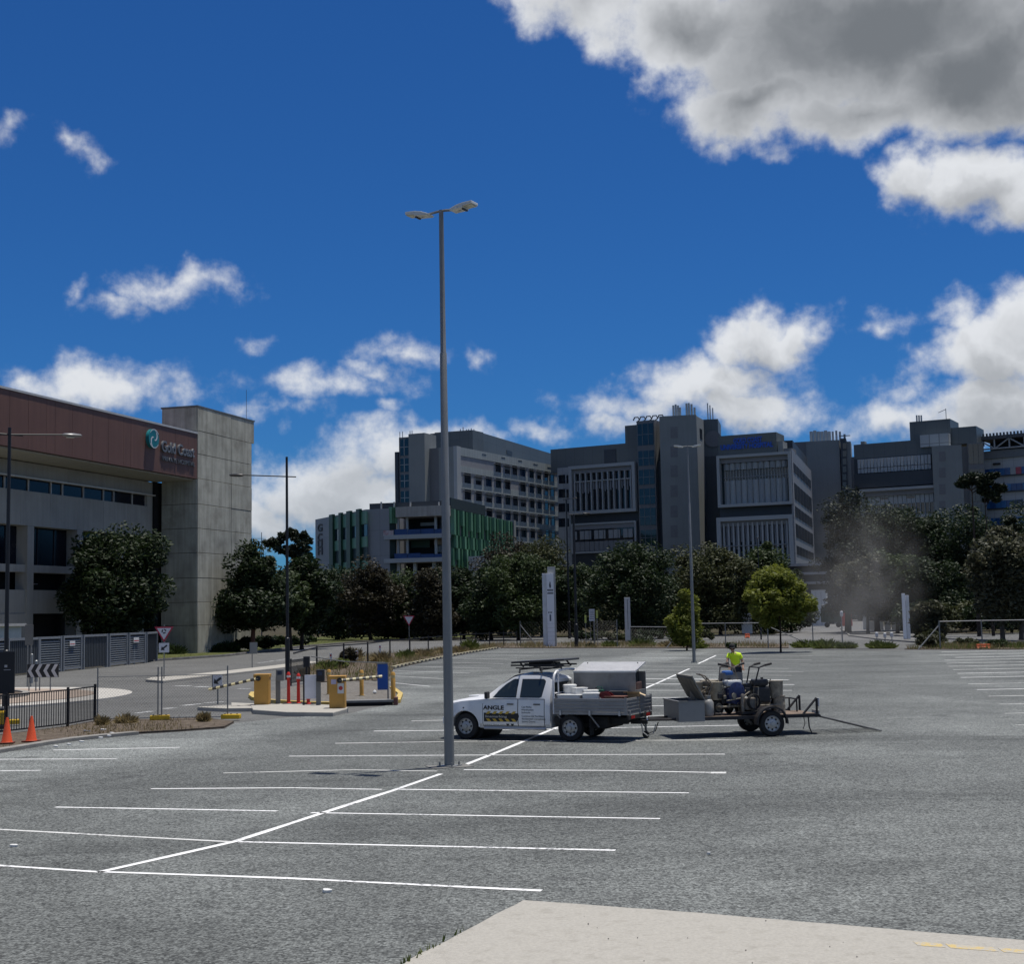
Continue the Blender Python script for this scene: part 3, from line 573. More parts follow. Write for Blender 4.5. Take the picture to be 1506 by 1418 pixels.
# letters G C U H
for ch, yb in zip('GCUH', (782.5,796.5,806.5,816.5)):
    s0, z0 = FA.uv(467.5,yb); text_part('letter', ch, M('letter_dark', (.02,.02,.024), .5), w_a, Matrix.Translation(Vector((-ao[0],-ao[1],0))) @ frame_m(FA.pt(s0,z0,.06), FA.e), 2.5, .1, width=3.0, bold=.06)
# green panels, left facade: four bays of pale panel, glass and deep fins
cols = [(488,493.3,'d'),(493.3,502,'p'),(502,505.5,'d'),(505.5,513.5,'p'),(513.5,519,'d'),(519,528,'p'),(528,533,'d'),(533,541,'p')]
for x0, x1, kd in cols:
    s0, s1 = FA.uv(x0,790)[0], FA.uv(x1,790)[0]; zt = zA+.3
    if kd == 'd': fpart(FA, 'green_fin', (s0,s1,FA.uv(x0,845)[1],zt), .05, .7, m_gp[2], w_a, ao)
    else:
        for k_, (ya, yb) in enumerate(((761,779),(779,796),(796,811),(811,829),(829,846))):
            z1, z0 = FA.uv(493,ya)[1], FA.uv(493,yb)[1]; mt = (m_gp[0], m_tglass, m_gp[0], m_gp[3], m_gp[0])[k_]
            fpart(FA, 'green_panel' if mt in m_gp[:3] else 'window', (s0+.05,s1-.05,z0+.05,z1-.05), .02, .25 if mt is m_gp[0] else .12, mt, w_a, ao)
s0, s1 = FA2.uv(572.5-2,760)[0], FA2.uv(572.5,760)[0]
for j in range(3):
    q = FA2.L-.2+j*.0; 
FG = Fac(FA2.pt(FA2.L,0), P(583.5,770,FA2.pt(FA2.L,0).y+1))
for j in range(3):
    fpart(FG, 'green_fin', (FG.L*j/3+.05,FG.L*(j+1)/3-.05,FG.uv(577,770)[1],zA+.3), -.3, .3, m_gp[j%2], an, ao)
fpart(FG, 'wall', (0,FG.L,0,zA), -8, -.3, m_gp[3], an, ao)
# open balconies under construction
FB3 = Fac(P(583,780,eA.y-1), P(660,780,eA.y-4)); 
body(FB3, 'balcony_back', 0, FB3.L, 0, FB3.uv(600,750)[1], 3, M('open_floor_dark', (.02,.022,.024), .9), an, ao, -6)
def bb(y0, y1, t0, t1, mat, name, x0=571 if False else 584, x1=661):
    a, b_, z0, z1 = FB3.rect(x0,y0,x1,y1); return fpart(FB3, name, (a,b_,z0,z1), t0, t1, mat, an, ao)
m_cb = M('raw_concrete_band', (.33,.31,.28), .85, 0, .15, .5, streak=.2)
bb(746.5,758.5,-6,1.0,m_cb,'concrete_band'); bb(740.5,746.2,-6,-1,m_navy,'roof_edge',541,660)
for x in (559,578,602,644): p = FB3.uv(x,743); fpart(FB3,'roof_post',(p[0]-.15,p[0]+.15,FB3.uv(x,749)[1],FB3.uv(x,738)[1]),-.9,-.6,m_frame,an,ao)
m_blue = M('blue_scaffold_net', (.022,.060,.170), .7, 0, .25, .6)
for y0, y1, y2 in ((779,788,791),(815,822.5,826)):
    for j in range(4):
        x0, x1 = 582+j*19.5, 582+(j+1)*19.5; a, b_, z0, z1 = FB3.rect(x0,y0+random.uniform(-.6,.6),x1,y1); fpart(FB3,'balcony_screen',(a+.05,b_-.05,z0,z1),.9,1.0,m_blue,an,ao)
    bb(y1,y2,-6,1.1,m_frame,'floor_slab',567)
a, b_, z0, z1 = FB3.rect(566,781,581,788.5); fpart(FB3,'balcony_screen',(a,b_,z0,z1),.9,1.02,M('white_banner',(.42,.40,.40),.6,dirt=((.3,.05,.06),.4,.8)),an,ao)
for x in (585,609,637):
    p, z1 = FB3.uv(x,846); fpart(FB3,'column',(p-.35,p+.35,0,FB3.uv(x,826)[1]),-1.2,-.5,m_frame,an,ao)
for x in (584.5,598,640): p,_ = FB3.uv(x,800); fpart(FB3,'column',(p-.25,p+.25,FB3.uv(x,815)[1],FB3.uv(x,759)[1]),-.9,-.4,m_frame,an,ao)
a, b_, z0, z1 = FB3.rect(594,793,622,804); fpart(FB3,'green_screen',(a,b_,z0,z1),-5,-4.8,m_gp[2],an,ao)
a, b_, z0, z1 = FB3.rect(630,793,646,800); fpart(FB3,'plywood_panel',(a,b_,z0,z1),-4,-3.8,M('plywood',(.34,.26,.18),.8),an,ao)
for j in range(5): a, b_, z0, z1 = FB3.rect(632+j*3,802,634+j*3,811); fpart(FB3,'white_board',(a,b_,z0,z1),-4,-3.8,m_frame,an,ao)
a, b_, z0, z1 = FB3.rect(608,767,632,771); fpart(FB3,'light_strip',(a,b_,z0,z1),-5,-4.8,m_frame,an,ao)
# right facade of vertical green fins in three tiers
r_ = random.Random(3); x = 663.0
tiers = ((0,33),(33,58),(58,90))
n = 40
for j in range(n):
    s0, s1 = FA4.L*j/n, FA4.L*(j+1)/n
    for ti, (ya, yb) in enumerate(((749,787),(787,806),(806,835))):
        z1 = FA4.uv(663,ya)[1]; z0 = FA4.uv(663,yb)[1]
        cyc = (j*2+ti*3) % 5
        mt = m_gp[0] if cyc == 0 else (m_gp[1] if cyc in (1,2) else m_gp[2])
        if cyc == 0 and ti != 1: z0 += (z1-z0)*r_.choice((0,.25,.4))
        fpart(FA4,'green_fin',(s0+.05,s1-.04,z0+.04,z1-.04),0,.9 if cyc == 0 else (.5 if cyc < 3 else .25),mt,an,ao)
fpart(FA4,'fascia_band',(-.2,FA4.L*.52,zb-.1,zb+2.2),-1.5,.3,M('dark_teal_band',(.02,.035,.04),.6),an,ao)
fpart(FA4,'end_pier',(FA4.L,FA4.L+1.6,0,zb+.2),-6,.6,m_hgrey,an,ao)
sg = FA4.uv(676,826); fpart(FA4,'plant_box',(sg[0],sg[0]+7,0,FA4.uv(676,819)[1]),2,6,M('white_plant_box',(.42,.42,.42),.6),an,ao)
# ---- ward block
FW2 = Fac.top(671,656.5,345,820,685.5); zW = FW2.uv(671,656.5)[1]; A0 = FW2.A; wo_ = (A0.x,A0.y,0)
wb = thing('ward_block', 'pale panelled hospital ward block with rows of small square dark windows', 'building', (A0.x,A0.y,0))
mw = cladding('ward_panels', (.30,.33,.32), 1.35, 60, .09, .55, .14, basis=(FW2.e.x,FW2.e.y))
zr = {}
def rowz(xp, ya, yb): return FW2.uv(xp,yb)[1], FW2.uv(xp,ya)[1]
r2 = rowz(688,698,709.5); r3 = rowz(688,722,733.5); dzr = r2[0]-r3[0]; hh = r2[1]-r2[0]
fpart(FW2,'wall',(0,FW2.L,0,zW),-13,-1.0,m_slate,wb,wo_)
rows = [(r2[0]+dzr*(1-i), r2[1]+dzr*(1-i)) for i in range(6)]
top = zW
for i, (z0, z1) in enumerate(rows):
    fpart(FW2,'spandrel',(0,FW2.L,z1+.35,top),-1.1,0,mw,wb,wo_); top = z0-.25
fpart(FW2,'spandrel',(0,FW2.L,0,top),-1.1,0,mw,wb,wo_)
colpx = [(684,693.5),(700.5,709.3),(715.6,724.2),(730,738),(743.6,751.3),(755,762),(766,774),(780,786.3),(791,797),(802,807),(811,816)]
m_pier, m_shade = M('grey_pier_panel', (.255,.255,.26), .6, 0, .1, .4), M('sunshade_metal', (.20,.205,.21), .5, .3)
sc_ = [(FW2.uv(a,720)[0], FW2.uv(b_,720)[0]) for a, b_ in colpx]
blank = {(0,0),(0,1),(0,2),(1,5)}
for i, (z0, z1) in enumerate(rows):
    prev = .0
    for j, (a, b_) in enumerate(sc_):
        if (i,j) in blank: continue
        fpart(FW2,'pier',(prev+.02,a-.02,z0-.23,z1+.33),-.9,-.12,m_pier,wb,wo_)
        w = fpart(FW2,'window',(a,b_,z0-.23,z1+.33),-.45,-.25,(m_hglass,m_hglass,m_bglass,m_hglass,m_tglass)[(i*3+j*2)%5],wb,wo_)
        if (i*7+j*5)%4 == 0: fpart(FW2,'blind',(a+.08,b_-.08,z0+(z1-z0)*.45,z1+.3),-.25,-.22,M('window_blind',(.16,.165,.16),.8),w,wo_)
        fpart(FW2,'sunshade',(a-.9,b_+.3,z1-.22,z1-.12),-.1,.35,m_shade,w,wo_); prev = b_
    fpart(FW2,'pier',(prev+.02,FW2.L,z0-.23,z1+.33),-.9,-.12,m_pier,wb,wo_)
for x, y in ((712,668.5),(740,673.5),(765,678),(787.5,683.2),(808,688)):
    a, b_, z0, z1 = FW2.rect(x-3,y-1,x+3,y+1); fpart(FW2,'vent',(a,b_,z0,z1),-.1,.05,m_hglass,wb,wo_)
fpart(FW2,'corner_trim',(-.02,FW2.uv(677,670)[0],0,zW+.1),-1,.12,m_frame,wb,wo_)
# end wall, recessed bay of blue windows and stair tower
FE = Fac(P(586,690,352), FW2.A); zE = FE.uv(660,659)[1]
fpart(FE,'end_wall',(FE.uv(645.5,700)[0],FE.L-.05,0,zW),-6,-.02,m_hgrey,wb,wo_)
s0, s1 = FE.uv(622,700)[0], FE.uv(645,700)[0]
fpart(FE,'recess_wall',(s0,s1,0,FE.uv(634,668)[1]),-9,-1.5,m_hgrey,wb,wo_)
for ya, yb in ((679,692),(702,717),(726,738)):
    z1, z0 = FE.uv(634,ya)[1], FE.uv(634,yb)[1]
    for j in range(3): w = fpart(FE,'window',(s0+1+(s1-s0-1.2)*j/3,s0+.8+(s1-s0-1.2)*(j+1)/3,z0,z1),-1.5,-1.35,m_bglass,wb,wo_)
    fpart(FE,'sunshade',(s0+.3,s1,z1+.1,z1+.35),-1.5,-.4,m_frame,wb,wo_); fpart(FE,'sunshade',(s0+.3,s1,z0-.5,z0-.3),-1.5,-.6,m_frame,wb,wo_)
s0, s1, s2, s3 = [FE.uv(x,690)[0] for x in (586.5,591.5,607.5,631)]; zt = FE.uv(600,640.5)[1]
fpart(FE,'stair_fin',(s0,s1,0,FE.uv(588,666)[1]),-3,2.0,m_navy,wb,wo_)
st = fpart(FE,'stair_wall',(s2,s3,0,zt),-4,2.2,m_hgrey,wb,wo_); fpart(FE,'stair_wall',(s1,s2,0,zt-.6),-4,1.5,m_slate,wb,wo_)
for ya, yb in ((646,672),(674,696),(698,719),(722,745)):
    z1, z0 = FE.uv(600,ya)[1], FE.uv(600,yb)[1]; w = fpart(FE,'window',(s1+.4,s2-.3,z0+.2,z1-.2),1.4,1.6,m_tglass,wb,wo_)
    fpart(FE,'mullion',((s1+s2)/2-.08,(s1+s2)/2+.08,z0+.2,z1-.2),1.6,1.7,m_frame,w,wo_); fpart(FE,'transom',(s1+.4,s2-.3,(z0+z1)/2,(z0+z1)/2+.15),1.6,1.7,m_frame,w,wo_)
for x in (592,596,607,610): p = FE.uv(x,640); fpart(FE,'roof_rail_post',(p[0]-.06,p[0]+.06,zt-.6,zt+.9),1.3,1.45,m_shade,wb,wo_)
# plant room on the roof
FP = Fac.top(695,632.4,366,800,664); zP = FP.uv(695,632.4)[1]; FP0 = Fac(P(632.5,640,372), FP.A)
fpart(FP,'plant_room',(0,FP.L+12,zW-1,zP),-11,0,m_hdark,wb,wo_); fpart(FP0,'plant_room_end',(0,FP0.L-.03,zW-1,FP0.uv(632.5,638)[1]),-6,0,m_hdark,wb,wo_)
for x, y in ((705,648),(749,662)): a, b_, z0, z1 = FP.rect(x-4,y,x+4,y+8); fpart(FP,'louvre',(a,b_,z0,z1),0,.12,m_navy,wb,wo_)
for x in (672,676,681,684,688,692): p = FP0.uv(x,634); fpart(FP0,'aerial',(p[0]-.08,p[0]+.08,FP0.uv(x,638)[1]-.5,FP0.uv(x,random.uniform(627,631))[1]),-2,-1.8,m_shade,wb,wo_)
# ---- central block
F3 = Fac.d(820,384,972,369); A0 = F3.A; co_ = (A0.x,A0.y,0)
cbk = thing('central_block', 'dark hospital block with white framed finned bay and grey lift core with flues', 'building', (A0.x,A0.y,0))
fpart(F3,'wall',(0,F3.L,0,F3.uv(880,686)[1]),-14,-.3,m_navy,cbk,co_)
a, b_, z0, z1 = F3.rect(820,700,941,653); zpl = F3.uv(868,655)[1]
fpart(F3,'plant_room',(-3,F3.uv(941,650)[0],F3.uv(880,690)[1],zpl),-12,-2,m_hdark,cbk,co_)
a = F3.uv(915,640)[0]; b_ = F3.uv(942,640)[0]; fpart(F3,'plant_room',(a,b_,zpl-1,F3.uv(928,624)[1]),-10,-1.9,m_hdark,cbk,co_)
a, b_, z0, z1 = F3.rect(888.5,662,906.5,681,-2); lo = fpart(F3,'louvre',(a,b_,z0,z1),-2,-1.8,m_navy,cbk,co_)
# pale strip with windows on the left
a, b_ = F3.uv(820.5,720)[0], F3.uv(839,720)[0]; zt = F3.uv(829,688)[1]; fpart(F3,'pale_strip',(a,b_,0,zt),-.3,.2,cladding('strip_panels',(.30,.31,.31),1.5,2.2,.08,.5),cbk,co_)
for ya, yb in ((699,711),(720,732),(741,753),(763,775)):
    for x0, x1 in ((822,832),(833.5,837.5)): r = F3.rect(x0,ya,x1,yb); fpart(F3,'window',r,.2,.26,m_hglass,cbk,co_)
def framed(F, x0, y0, x1, y1, parent, off, nf, depth=1.8, fw_=.9, glassm=None, finm=None, inner_top=None, fin_w=.28):
    s0, z1 = F.uv(x0,y0); s1, z0 = F.uv(x1,y1); fr = fpart(F,'bay_frame',(s0,s1,z1-fw_,z1),0,depth,m_frame,parent,off)
    fpart(F,'frame_sill',(s0,s1,z0,z0+fw_),0,depth,m_frame,fr,off); fpart(F,'frame_jamb',(s0,s0+fw_,z0+fw_,z1-fw_),0,depth,m_frame,fr,off); fpart(F,'frame_jamb',(s1-fw_,s1,z0+fw_,z1-fw_),0,depth,m_frame,fr,off)
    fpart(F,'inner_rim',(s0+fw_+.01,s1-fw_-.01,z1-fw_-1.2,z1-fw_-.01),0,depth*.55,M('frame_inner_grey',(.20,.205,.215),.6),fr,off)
    fpart(F,'bay_glass',(s0+fw_,s1-fw_,z0+fw_,z1-fw_),.05,.15,glassm or m_hglass,fr,off)
    return fr, s0+fw_+.6, s1-fw_-.6, z0+fw_+.1, z1-fw_-1.2
fr, a, b_, z0, z1 = framed(F3, 840, 687, 939, 752.5, cbk, co_, 10)
n = 10
for j in range(n+1): s = a+(b_-a)*j/n; fpart(F3,'fin',(s-.16,s+.16,z0,z1),.2,1.3,m_frame,fr,co_)
zm = z0+(z1-z0)*.78; fpart(F3,'transom',(a,b_,zm-.15,zm+.15),.2,1.1,m_frame,fr,co_)
for j in range(n):
    for q in (.33,.66):
        s = a+(b_-a)*(j+q)/n; h = z0+(z1-z0)*random.uniform(.45,.6); fpart(F3,'blade',(s-.14,s+.14,h,zm-.2),.2,.7,M('blade_grey',(.22,.23,.25),.5),fr,co_)
fr, a, b_, z0, z1 = framed(F3, 841, 771, 938, 811, cbk, co_, 8, .8, .5)
for j in range(12):
    s0, s1 = a+(b_-a)*j/12, a+(b_-a)*(j+1)/12; fpart(F3,'white_panel',(s0+.1,s1-(.1 if j%3 else .9),z0+3.2,z1-.4),.2,.5,M('panel_grey',(.27,.28,.285),.5),fr,co_)
    fpart(F3,'white_panel',(s0+.06,s1-.06,z0,z0+2.6),.2,.4,M('panel_grey2',(.18,.185,.19),.5),fr,co_)
# glazed stair column
a, b_ = F3.uv(941,700)[0], F3.uv(967,700)[0]; gz = fpart(F3,'stair_column',(a,b_,0,F3.uv(954,619)[1]),-8,1.2,m_slate,cbk,co_)
for y0, y1 in ((622,655),(662,685),(690,713),(718,742),(747,773),(779,803)):
    z1, z0 = F3.uv(954,y0,1.3)[1], F3.uv(954,y1,1.3)[1]; w = fpart(F3,'window',(a+.3,b_-.3,z0+.1,z1-.1),1.2,1.32,m_tglass,gz,co_)
    for q in (.33,.66): fpart(F3,'mullion',(a+(b_-a)*q-.05,a+(b_-a)*q+.05,z0+.1,z1-.1),1.32,1.4,m_shade,w,co_)
    fpart(F3,'transom',(a+.3,b_-.3,(z0+z1)/2-.06,(z0+z1)/2+.06),1.32,1.42,m_shade,w,co_)
zc = F3.uv(954,619)[1]
for j in range(5):
    s = a-1+j*(b_-a+2)/4; mb = MB(); mb.tube([F3.pt(s-.9,zc+.6,-1),F3.pt(s-.5,zc+1.4,-1),F3.pt(s+.5,zc+1.4,-1),F3.pt(s+.9,zc+.6,-1),F3.pt(s,zc,-1)], .18, 6); mb.build('roof_hoop',m_navy,gz,co_)
# lift core
FK = Fac.d(972.5,362,1027,360); zK = FK.uv(1000,611)[1]
ck = fpart(FK,'lift_core',(0,FK.L,0,zK),-11,0,m_hgrey,cbk,co_)
for y0, y1 in ((628,644),(657,672),(685,701.5),(714,731),(744,761),(773,790.5),(802,818)):
    r = FK.rect(986,y0,997,y1); fpart(FK,'louvre',r,0,.08,M('core_louvre',(.16,.16,.165),.7),ck,co_)
FKs = Fac(FK.pt(FK.L,0), FK.pt(FK.L,0)-FK.n*9+FK.e*1.2); fpart(FKs,'side_wall',(0,FKs.L,0,zK-.3),-1,.05,m_hgrey,ck,co_)
r = FKs.rect(1028.5,630,1032.5,647); fpart(FKs,'window',r,.05,.12,m_hglass,ck,co_)
for x, y in ((988.5,594),(992,592.5),(995.5,594),(998.5,597),(1008,591),(1011.5,590.5),(1015.5,592),(1020,597)):
    s, z1 = FK.uv(x,y); flue(ck, co_, FK.pt(s,0,-3), zK-.5, z1, .28)
for x, y in ((1040.5,593),(1044,596),(1048,600)): s, z1 = FK.uv(x,y,-12); flue(ck, co_, FK.pt(s,0,-12), zK-1, z1, .16)
a = FK.uv(1027,640,-11)[0]; b_ = FK.uv(1057,640,-11)[0]; zz1 = FK.uv(1040,618,-11)[1]
ph = MB(); ph.prism([(p.x,p.y) for p in (FK.pt(a-2,0,-9.5),FK.pt(b_,0,-9.5),FK.pt(b_,0,-22),FK.pt(a-2,0,-22))], zK-16, zz1); ph.build('plant_room',m_hdark,cbk,co_)
s, z0 = FK.uv(1047,646,-9.4); n = 24; ct = FK.pt(s+.3,z0,-9.4)
mb = MB(); mb.add([ct+FK.e*(2.2*math.cos(2*math.pi*i/n))+Vector((0,0,2.2*math.sin(2*math.pi*i/n)))+FK.n*h for h in (0,.3) for i in range(n)], [tuple(range(n)),tuple(range(n,2*n))]+[(i,(i+1)%n,n+(i+1)%n,n+i) for i in range(n)]); mb.build('plant_fan',M('fan_grey',(.14,.14,.15),.6),cbk,co_)
a, b_ = FK.uv(1036,720,-9)[0], FK.uv(1060,720,-9)[0]; fpart(FK,'dark_link',(a-4,b_+6,0,FK.uv(1047,671,-9)[1]),-16,-9,m_navy,cbk,co_)
# ---- main entrance block with the roof sign
F4 = Fac.d(1057,346,1169,338); A0 = F4.A; eo = (A0.x,A0.y,0)
eb = thing('emergency_block', 'dark hospital block with blue roof sign and two pale framed bays', 'building', (A0.x,A0.y,0))
q_ = [F4.pt(.1,0,-.2),F4.pt(F4.L-.4,0,-.2),P(1192,715,391),P(1192,715,391)+Vector((-24,2,0)),F4.pt(.1,0,-18)]; mb = MB(); mb.prism([(p.x,p.y) for p in q_],0,F4.uv(1110,669)[1]); mb.build('wall',m_navy,eb,eo)
z1 = F4.uv(1100,638.5,-4)[1]; a, b_ = F4.uv(1056,650,-4)[0], F4.uv(1142,650,-4)[0]; sw = fpart(F4,'sign_wall',(a,b_,F4.uv(1100,668)[1],z1),-12,-4,M('sign_wall_grey',(.10,.115,.115),.7),eb,eo)
m_bl = M('blue_letters', (.02,.085,.42), .4)
s0, z0 = F4.uv(1079,652.3,-4); s1 = F4.uv(1121,650,-4)[0]; fmt = lambda s, z, t: Matrix.Translation(Vector((-eo[0],-eo[1],0))) @ frame_m(F4.pt(s,z,t), F4.e)
text_part('sign_lettering','GOLD COAST',m_bl,sw,fmt(s0,z0,-3.85),1.75,.12,width=s1-s0,bold=.06)
s0, z0 = F4.uv(1060,662.2,-4); s1 = F4.uv(1137,658,-4)[0]; text_part('sign_lettering','UNIVERSITY HOSPITAL',m_bl,sw,fmt(s0,z0,-3.85),1.75,.12,width=s1-s0,bold=.06)
r = F4.rect(1142.5,649,1151,664,-4); fpart(F4,'plant_box',r,-9,-4.5,m_hgrey,eb,eo); r = F4.rect(1151.5,659.5,1164,666,-4); fpart(F4,'plant_box',r,-9,-4.5,m_slate,eb,eo)
fr, a, b_, z0, z1 = framed(F4,1057,672,1168.5,742,eb,eo,11,2.2,.7,m_tglass)
n = 11; dzt = z1-z0; m_fold, m_fold2 = M('folded_panel_pale',(.36,.385,.39),.5,0,.06), M('folded_panel_grey',(.30,.325,.335),.5,0,.06)  # two grey tones that alternate from panel to panel
for j in range(n):
    q0, q1 = a+(b_-a)*j/n, a+(b_-a)*(j+1)/n; mid = q0+(q1-q0)*.62
    for (zz0, zz1_, nm) in ((z0,z0+dzt*.57,'folded_panel'),(z1-dzt*.17,z1-.1,'folded_panel')):
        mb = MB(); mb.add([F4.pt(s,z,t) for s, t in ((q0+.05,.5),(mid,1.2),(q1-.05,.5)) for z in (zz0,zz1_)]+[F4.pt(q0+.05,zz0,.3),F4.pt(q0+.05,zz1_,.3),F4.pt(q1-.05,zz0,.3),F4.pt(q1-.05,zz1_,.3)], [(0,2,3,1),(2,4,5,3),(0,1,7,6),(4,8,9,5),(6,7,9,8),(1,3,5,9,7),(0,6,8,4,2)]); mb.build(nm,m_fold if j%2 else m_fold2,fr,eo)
    for q in (.25,.75): fpart(F4,'mullion',(q0+(q1-q0)*q-.06,q0+(q1-q0)*q+.06,z0+dzt*.57,z1-dzt*.17),.15,.45,m_frame,fr,eo)
fpart(F4,'transom',(a,b_,z0+dzt*.64,z0+dzt*.66),.15,.5,m_shade,fr,eo)
fr, a, b_, z0, z1 = framed(F4,1057,762.5,1171,830,eb,eo,14,2.2,1.0)
n = 13
for j in range(n+1):
    s = a+(b_-a)*j/n; fpart(F4,'fin',(s-.22,s+.22,z0,z1+.8),.2,1.4,m_frame,fr,eo)
    if j < n: q = s+(b_-a)/n*.5; fpart(F4,'blade',(q-.16,q+.16,z0+(z1-z0)*(.55 if j%2 else .35),z1+.5),.2,.8,M('blade_grey',(.22,.23,.25),.5),fr,eo)
fpart(F4,'transom',(a,b_,z0+(z1-z0)*.42,z0+(z1-z0)*.45),.3,1.5,m_shade,fr,eo)
# right flank
F4r = Fac(F4.pt(F4.L,0,2.0), P(1194,715,392)); zt = F4r.uv(1169,664)[1]; fk = fpart(F4r,'flank_wall',(.3,F4r.L,0,zt-.2),-.5,-.02,cladding('flank_panels',(.21,.215,.225),2.4,2.1,.09,.45,basis=(F4r.e.x,F4r.e.y)),eb,eo)
for ya, yb in ((684,697),(712,735),(745,760),(770,790),(802,815)):
    z1, z0 = F4r.uv(1170,ya)[1], F4r.uv(1170,yb)[1]
    for j in range(6): fpart(F4r,'window',(F4r.L*(.06+j*.15),F4r.L*(.06+j*.15+.125),z0,z1),0,.07,m_hglass,fk,eo)
fpart(F4r,'roof_screen',(F4r.L*.25,F4r.L,zt-.2,zt+3.5),-6,-1,m_navy,eb,eo)
# ---- windowless tower
F5 = Fac.d(1160,404,1237,400); A0 = F5.A; to_ = (A0.x,A0.y,0); wt_ = thing('windowless_tower', 'plain grey windowless hospital tower topped by a row of tall flues', 'building', (A0.x,A0.y,0))
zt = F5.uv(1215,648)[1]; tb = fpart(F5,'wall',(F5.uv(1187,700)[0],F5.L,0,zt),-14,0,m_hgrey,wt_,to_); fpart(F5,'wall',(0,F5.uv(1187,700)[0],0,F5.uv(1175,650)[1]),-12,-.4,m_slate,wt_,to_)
for j in range(9): x = 1192+j*5.3; s, z1 = F5.uv(x,633-1.4*(j%3==1)); flue(tb, to_, F5.pt(s,0,-3), zt-.3, z1, .5 if j < 6 else .32)
s0, s1 = F5.uv(1238,700)[0], F5.uv(1246.5,700)[0]; gs = fpart(F5,'stair_glazing',(s0,s1,0,F5.uv(1242,645)[1]),-8,.5,m_navy,wt_,to_)
for j in range(8): y = 652+j*11.5; r = F5.rect(1239.2,y,1245,y+8.5); fpart(F5,'window',r,.5,.6,m_tglass,gs,to_)
fpart(F5,'wall',(s1,F5.uv(1253,700)[0],0,F5.uv(1250,649)[1]),-8,-.5,m_hgrey,wt_,to_)
mb = MB(); s = F5.uv(1242,640)[0]; F5.box(mb, s-1.6, s+1.6, F5.uv(1242,641.5)[1], F5.uv(1242,640.5)[1], -.4, .1); F5.box(mb, s-.3, s+.3, F5.uv(1242,646)[1], F5.uv(1242,638.5)[1], -.3, .05); mb.build('roof_lamp',m_shade,wt_,to_)
# ---- east ward
F6 = Fac.d(1257,360,1374,350); A0 = F6.A; so = (A0.x,A0.y,0); ew = thing('east_ward', 'dark hospital block with white glazed band, stepped roof boxes and thin flues', 'building', (A0.x,A0.y,0))
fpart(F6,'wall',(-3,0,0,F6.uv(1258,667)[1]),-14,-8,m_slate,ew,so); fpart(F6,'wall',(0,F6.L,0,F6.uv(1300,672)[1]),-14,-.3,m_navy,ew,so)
fpart(F6,'plant_room',(0,F6.uv(1372,660)[0],F6.uv(1300,673)[1],F6.uv(1300,650.5)[1]),-12,-.6,m_hdark,ew,so)
r = F6.rect(1336.5,660,1394.5,617); fpart(F6,'plant_room',(r[0],r[1],F6.uv(1300,655)[1],F6.uv(1365,617)[1]),-12,-2,m_hdark,ew,so)
r = F6.rect(1394.5,650,1432.5,626); fpart(F6,'plant_room',(r[0]+.05,r[1],F6.uv(1300,660)[1],F6.uv(1413,626.5)[1]),-12,-2.5,m_hdark,ew,so)
m_grid = cladding('white_grid_glazing',(.36,.38,.385),2.1,2.6,.22,.6,.12)
r = F6.rect(1353,640.5,1396,655); fpart(F6,'grid_screen',r,-2,.3,m_grid,ew,so)
for j in range(3): s, z1 = F6.uv(1341+j*3.4,607.5); flue(ew, so, F6.pt(s,0,-5), F6.uv(1341,622)[1], z1, .22)
mb = MB(); s, z0 = F6.uv(1386.5,616); mb.tube([F6.pt(s,z0-1,-4),F6.pt(s,z0+3.1,-4)],.09,5); mb.tube([F6.pt(s,z0+2.9,-4),F6.pt(s-1.9,z0+2.2,-4)],.08,5); mb.build('mast',m_shade,ew,so)
r = F6.rect(1264,604,1272,653); r = F6.rect(1264,649,1270,652.5); fpart(F6,'roof_hatch',r,-3,-1,m_hgrey,ew,so)
a, b_ = F6.uv(1261.5,680)[0], F6.uv(1370,680)[0]
n = 22
for row, (y0, y1) in enumerate(((676,690),(690,697.5))):
    z1, z0 = F6.uv(1262,y0)[1], F6.uv(1262,y1)[1]
    for j in range(n): fpart(F6,'glazing_panel',(a+(b_-a)*j/n+.07,a+(b_-a)*(j+1)/n-.07,z0+.08,z1-.08),-.3,.5,M('glazing_pale_%d' % ((j*5+row)%3),((.34,.365,.375),(.30,.325,.34),(.37,.39,.39))[(j*5+row)%3],.4),ew,so)
fpart(F6,'dark_band',(F6.uv(1258,705)[0],F6.uv(1375,705)[0],F6.uv(1262,719)[1],F6.uv(1262,698.5)[1]),-.3,1.2,m_navy,ew,so)
fr, a, b_, z0, z1 = framed(F6,1268,721,1383,760,ew,so,8,2.4,.7,m_tglass)
for j in range(15):
    s0, s1 = a+(b_-a)*j/15, a+(b_-a)*(j+1)/15; fpart(F6,'glazing_panel',(s0+.06,s1-.06,z1-2.2,z1+.5),.15,.5,M('glazing_pale_0',(.34,.365,.375),.4),fr,so); fpart(F6,'mullion',(s1-.09,s1+.09,z0,z1-2.2),.15,.5,m_frame,fr,so)
for j in (3,9): s0 = a+(b_-a)*j/15; fpart(F6,'vent',(s0,s0+2.0,z1-.9,z1-.4),.5,.6,m_hglass,fr,so)
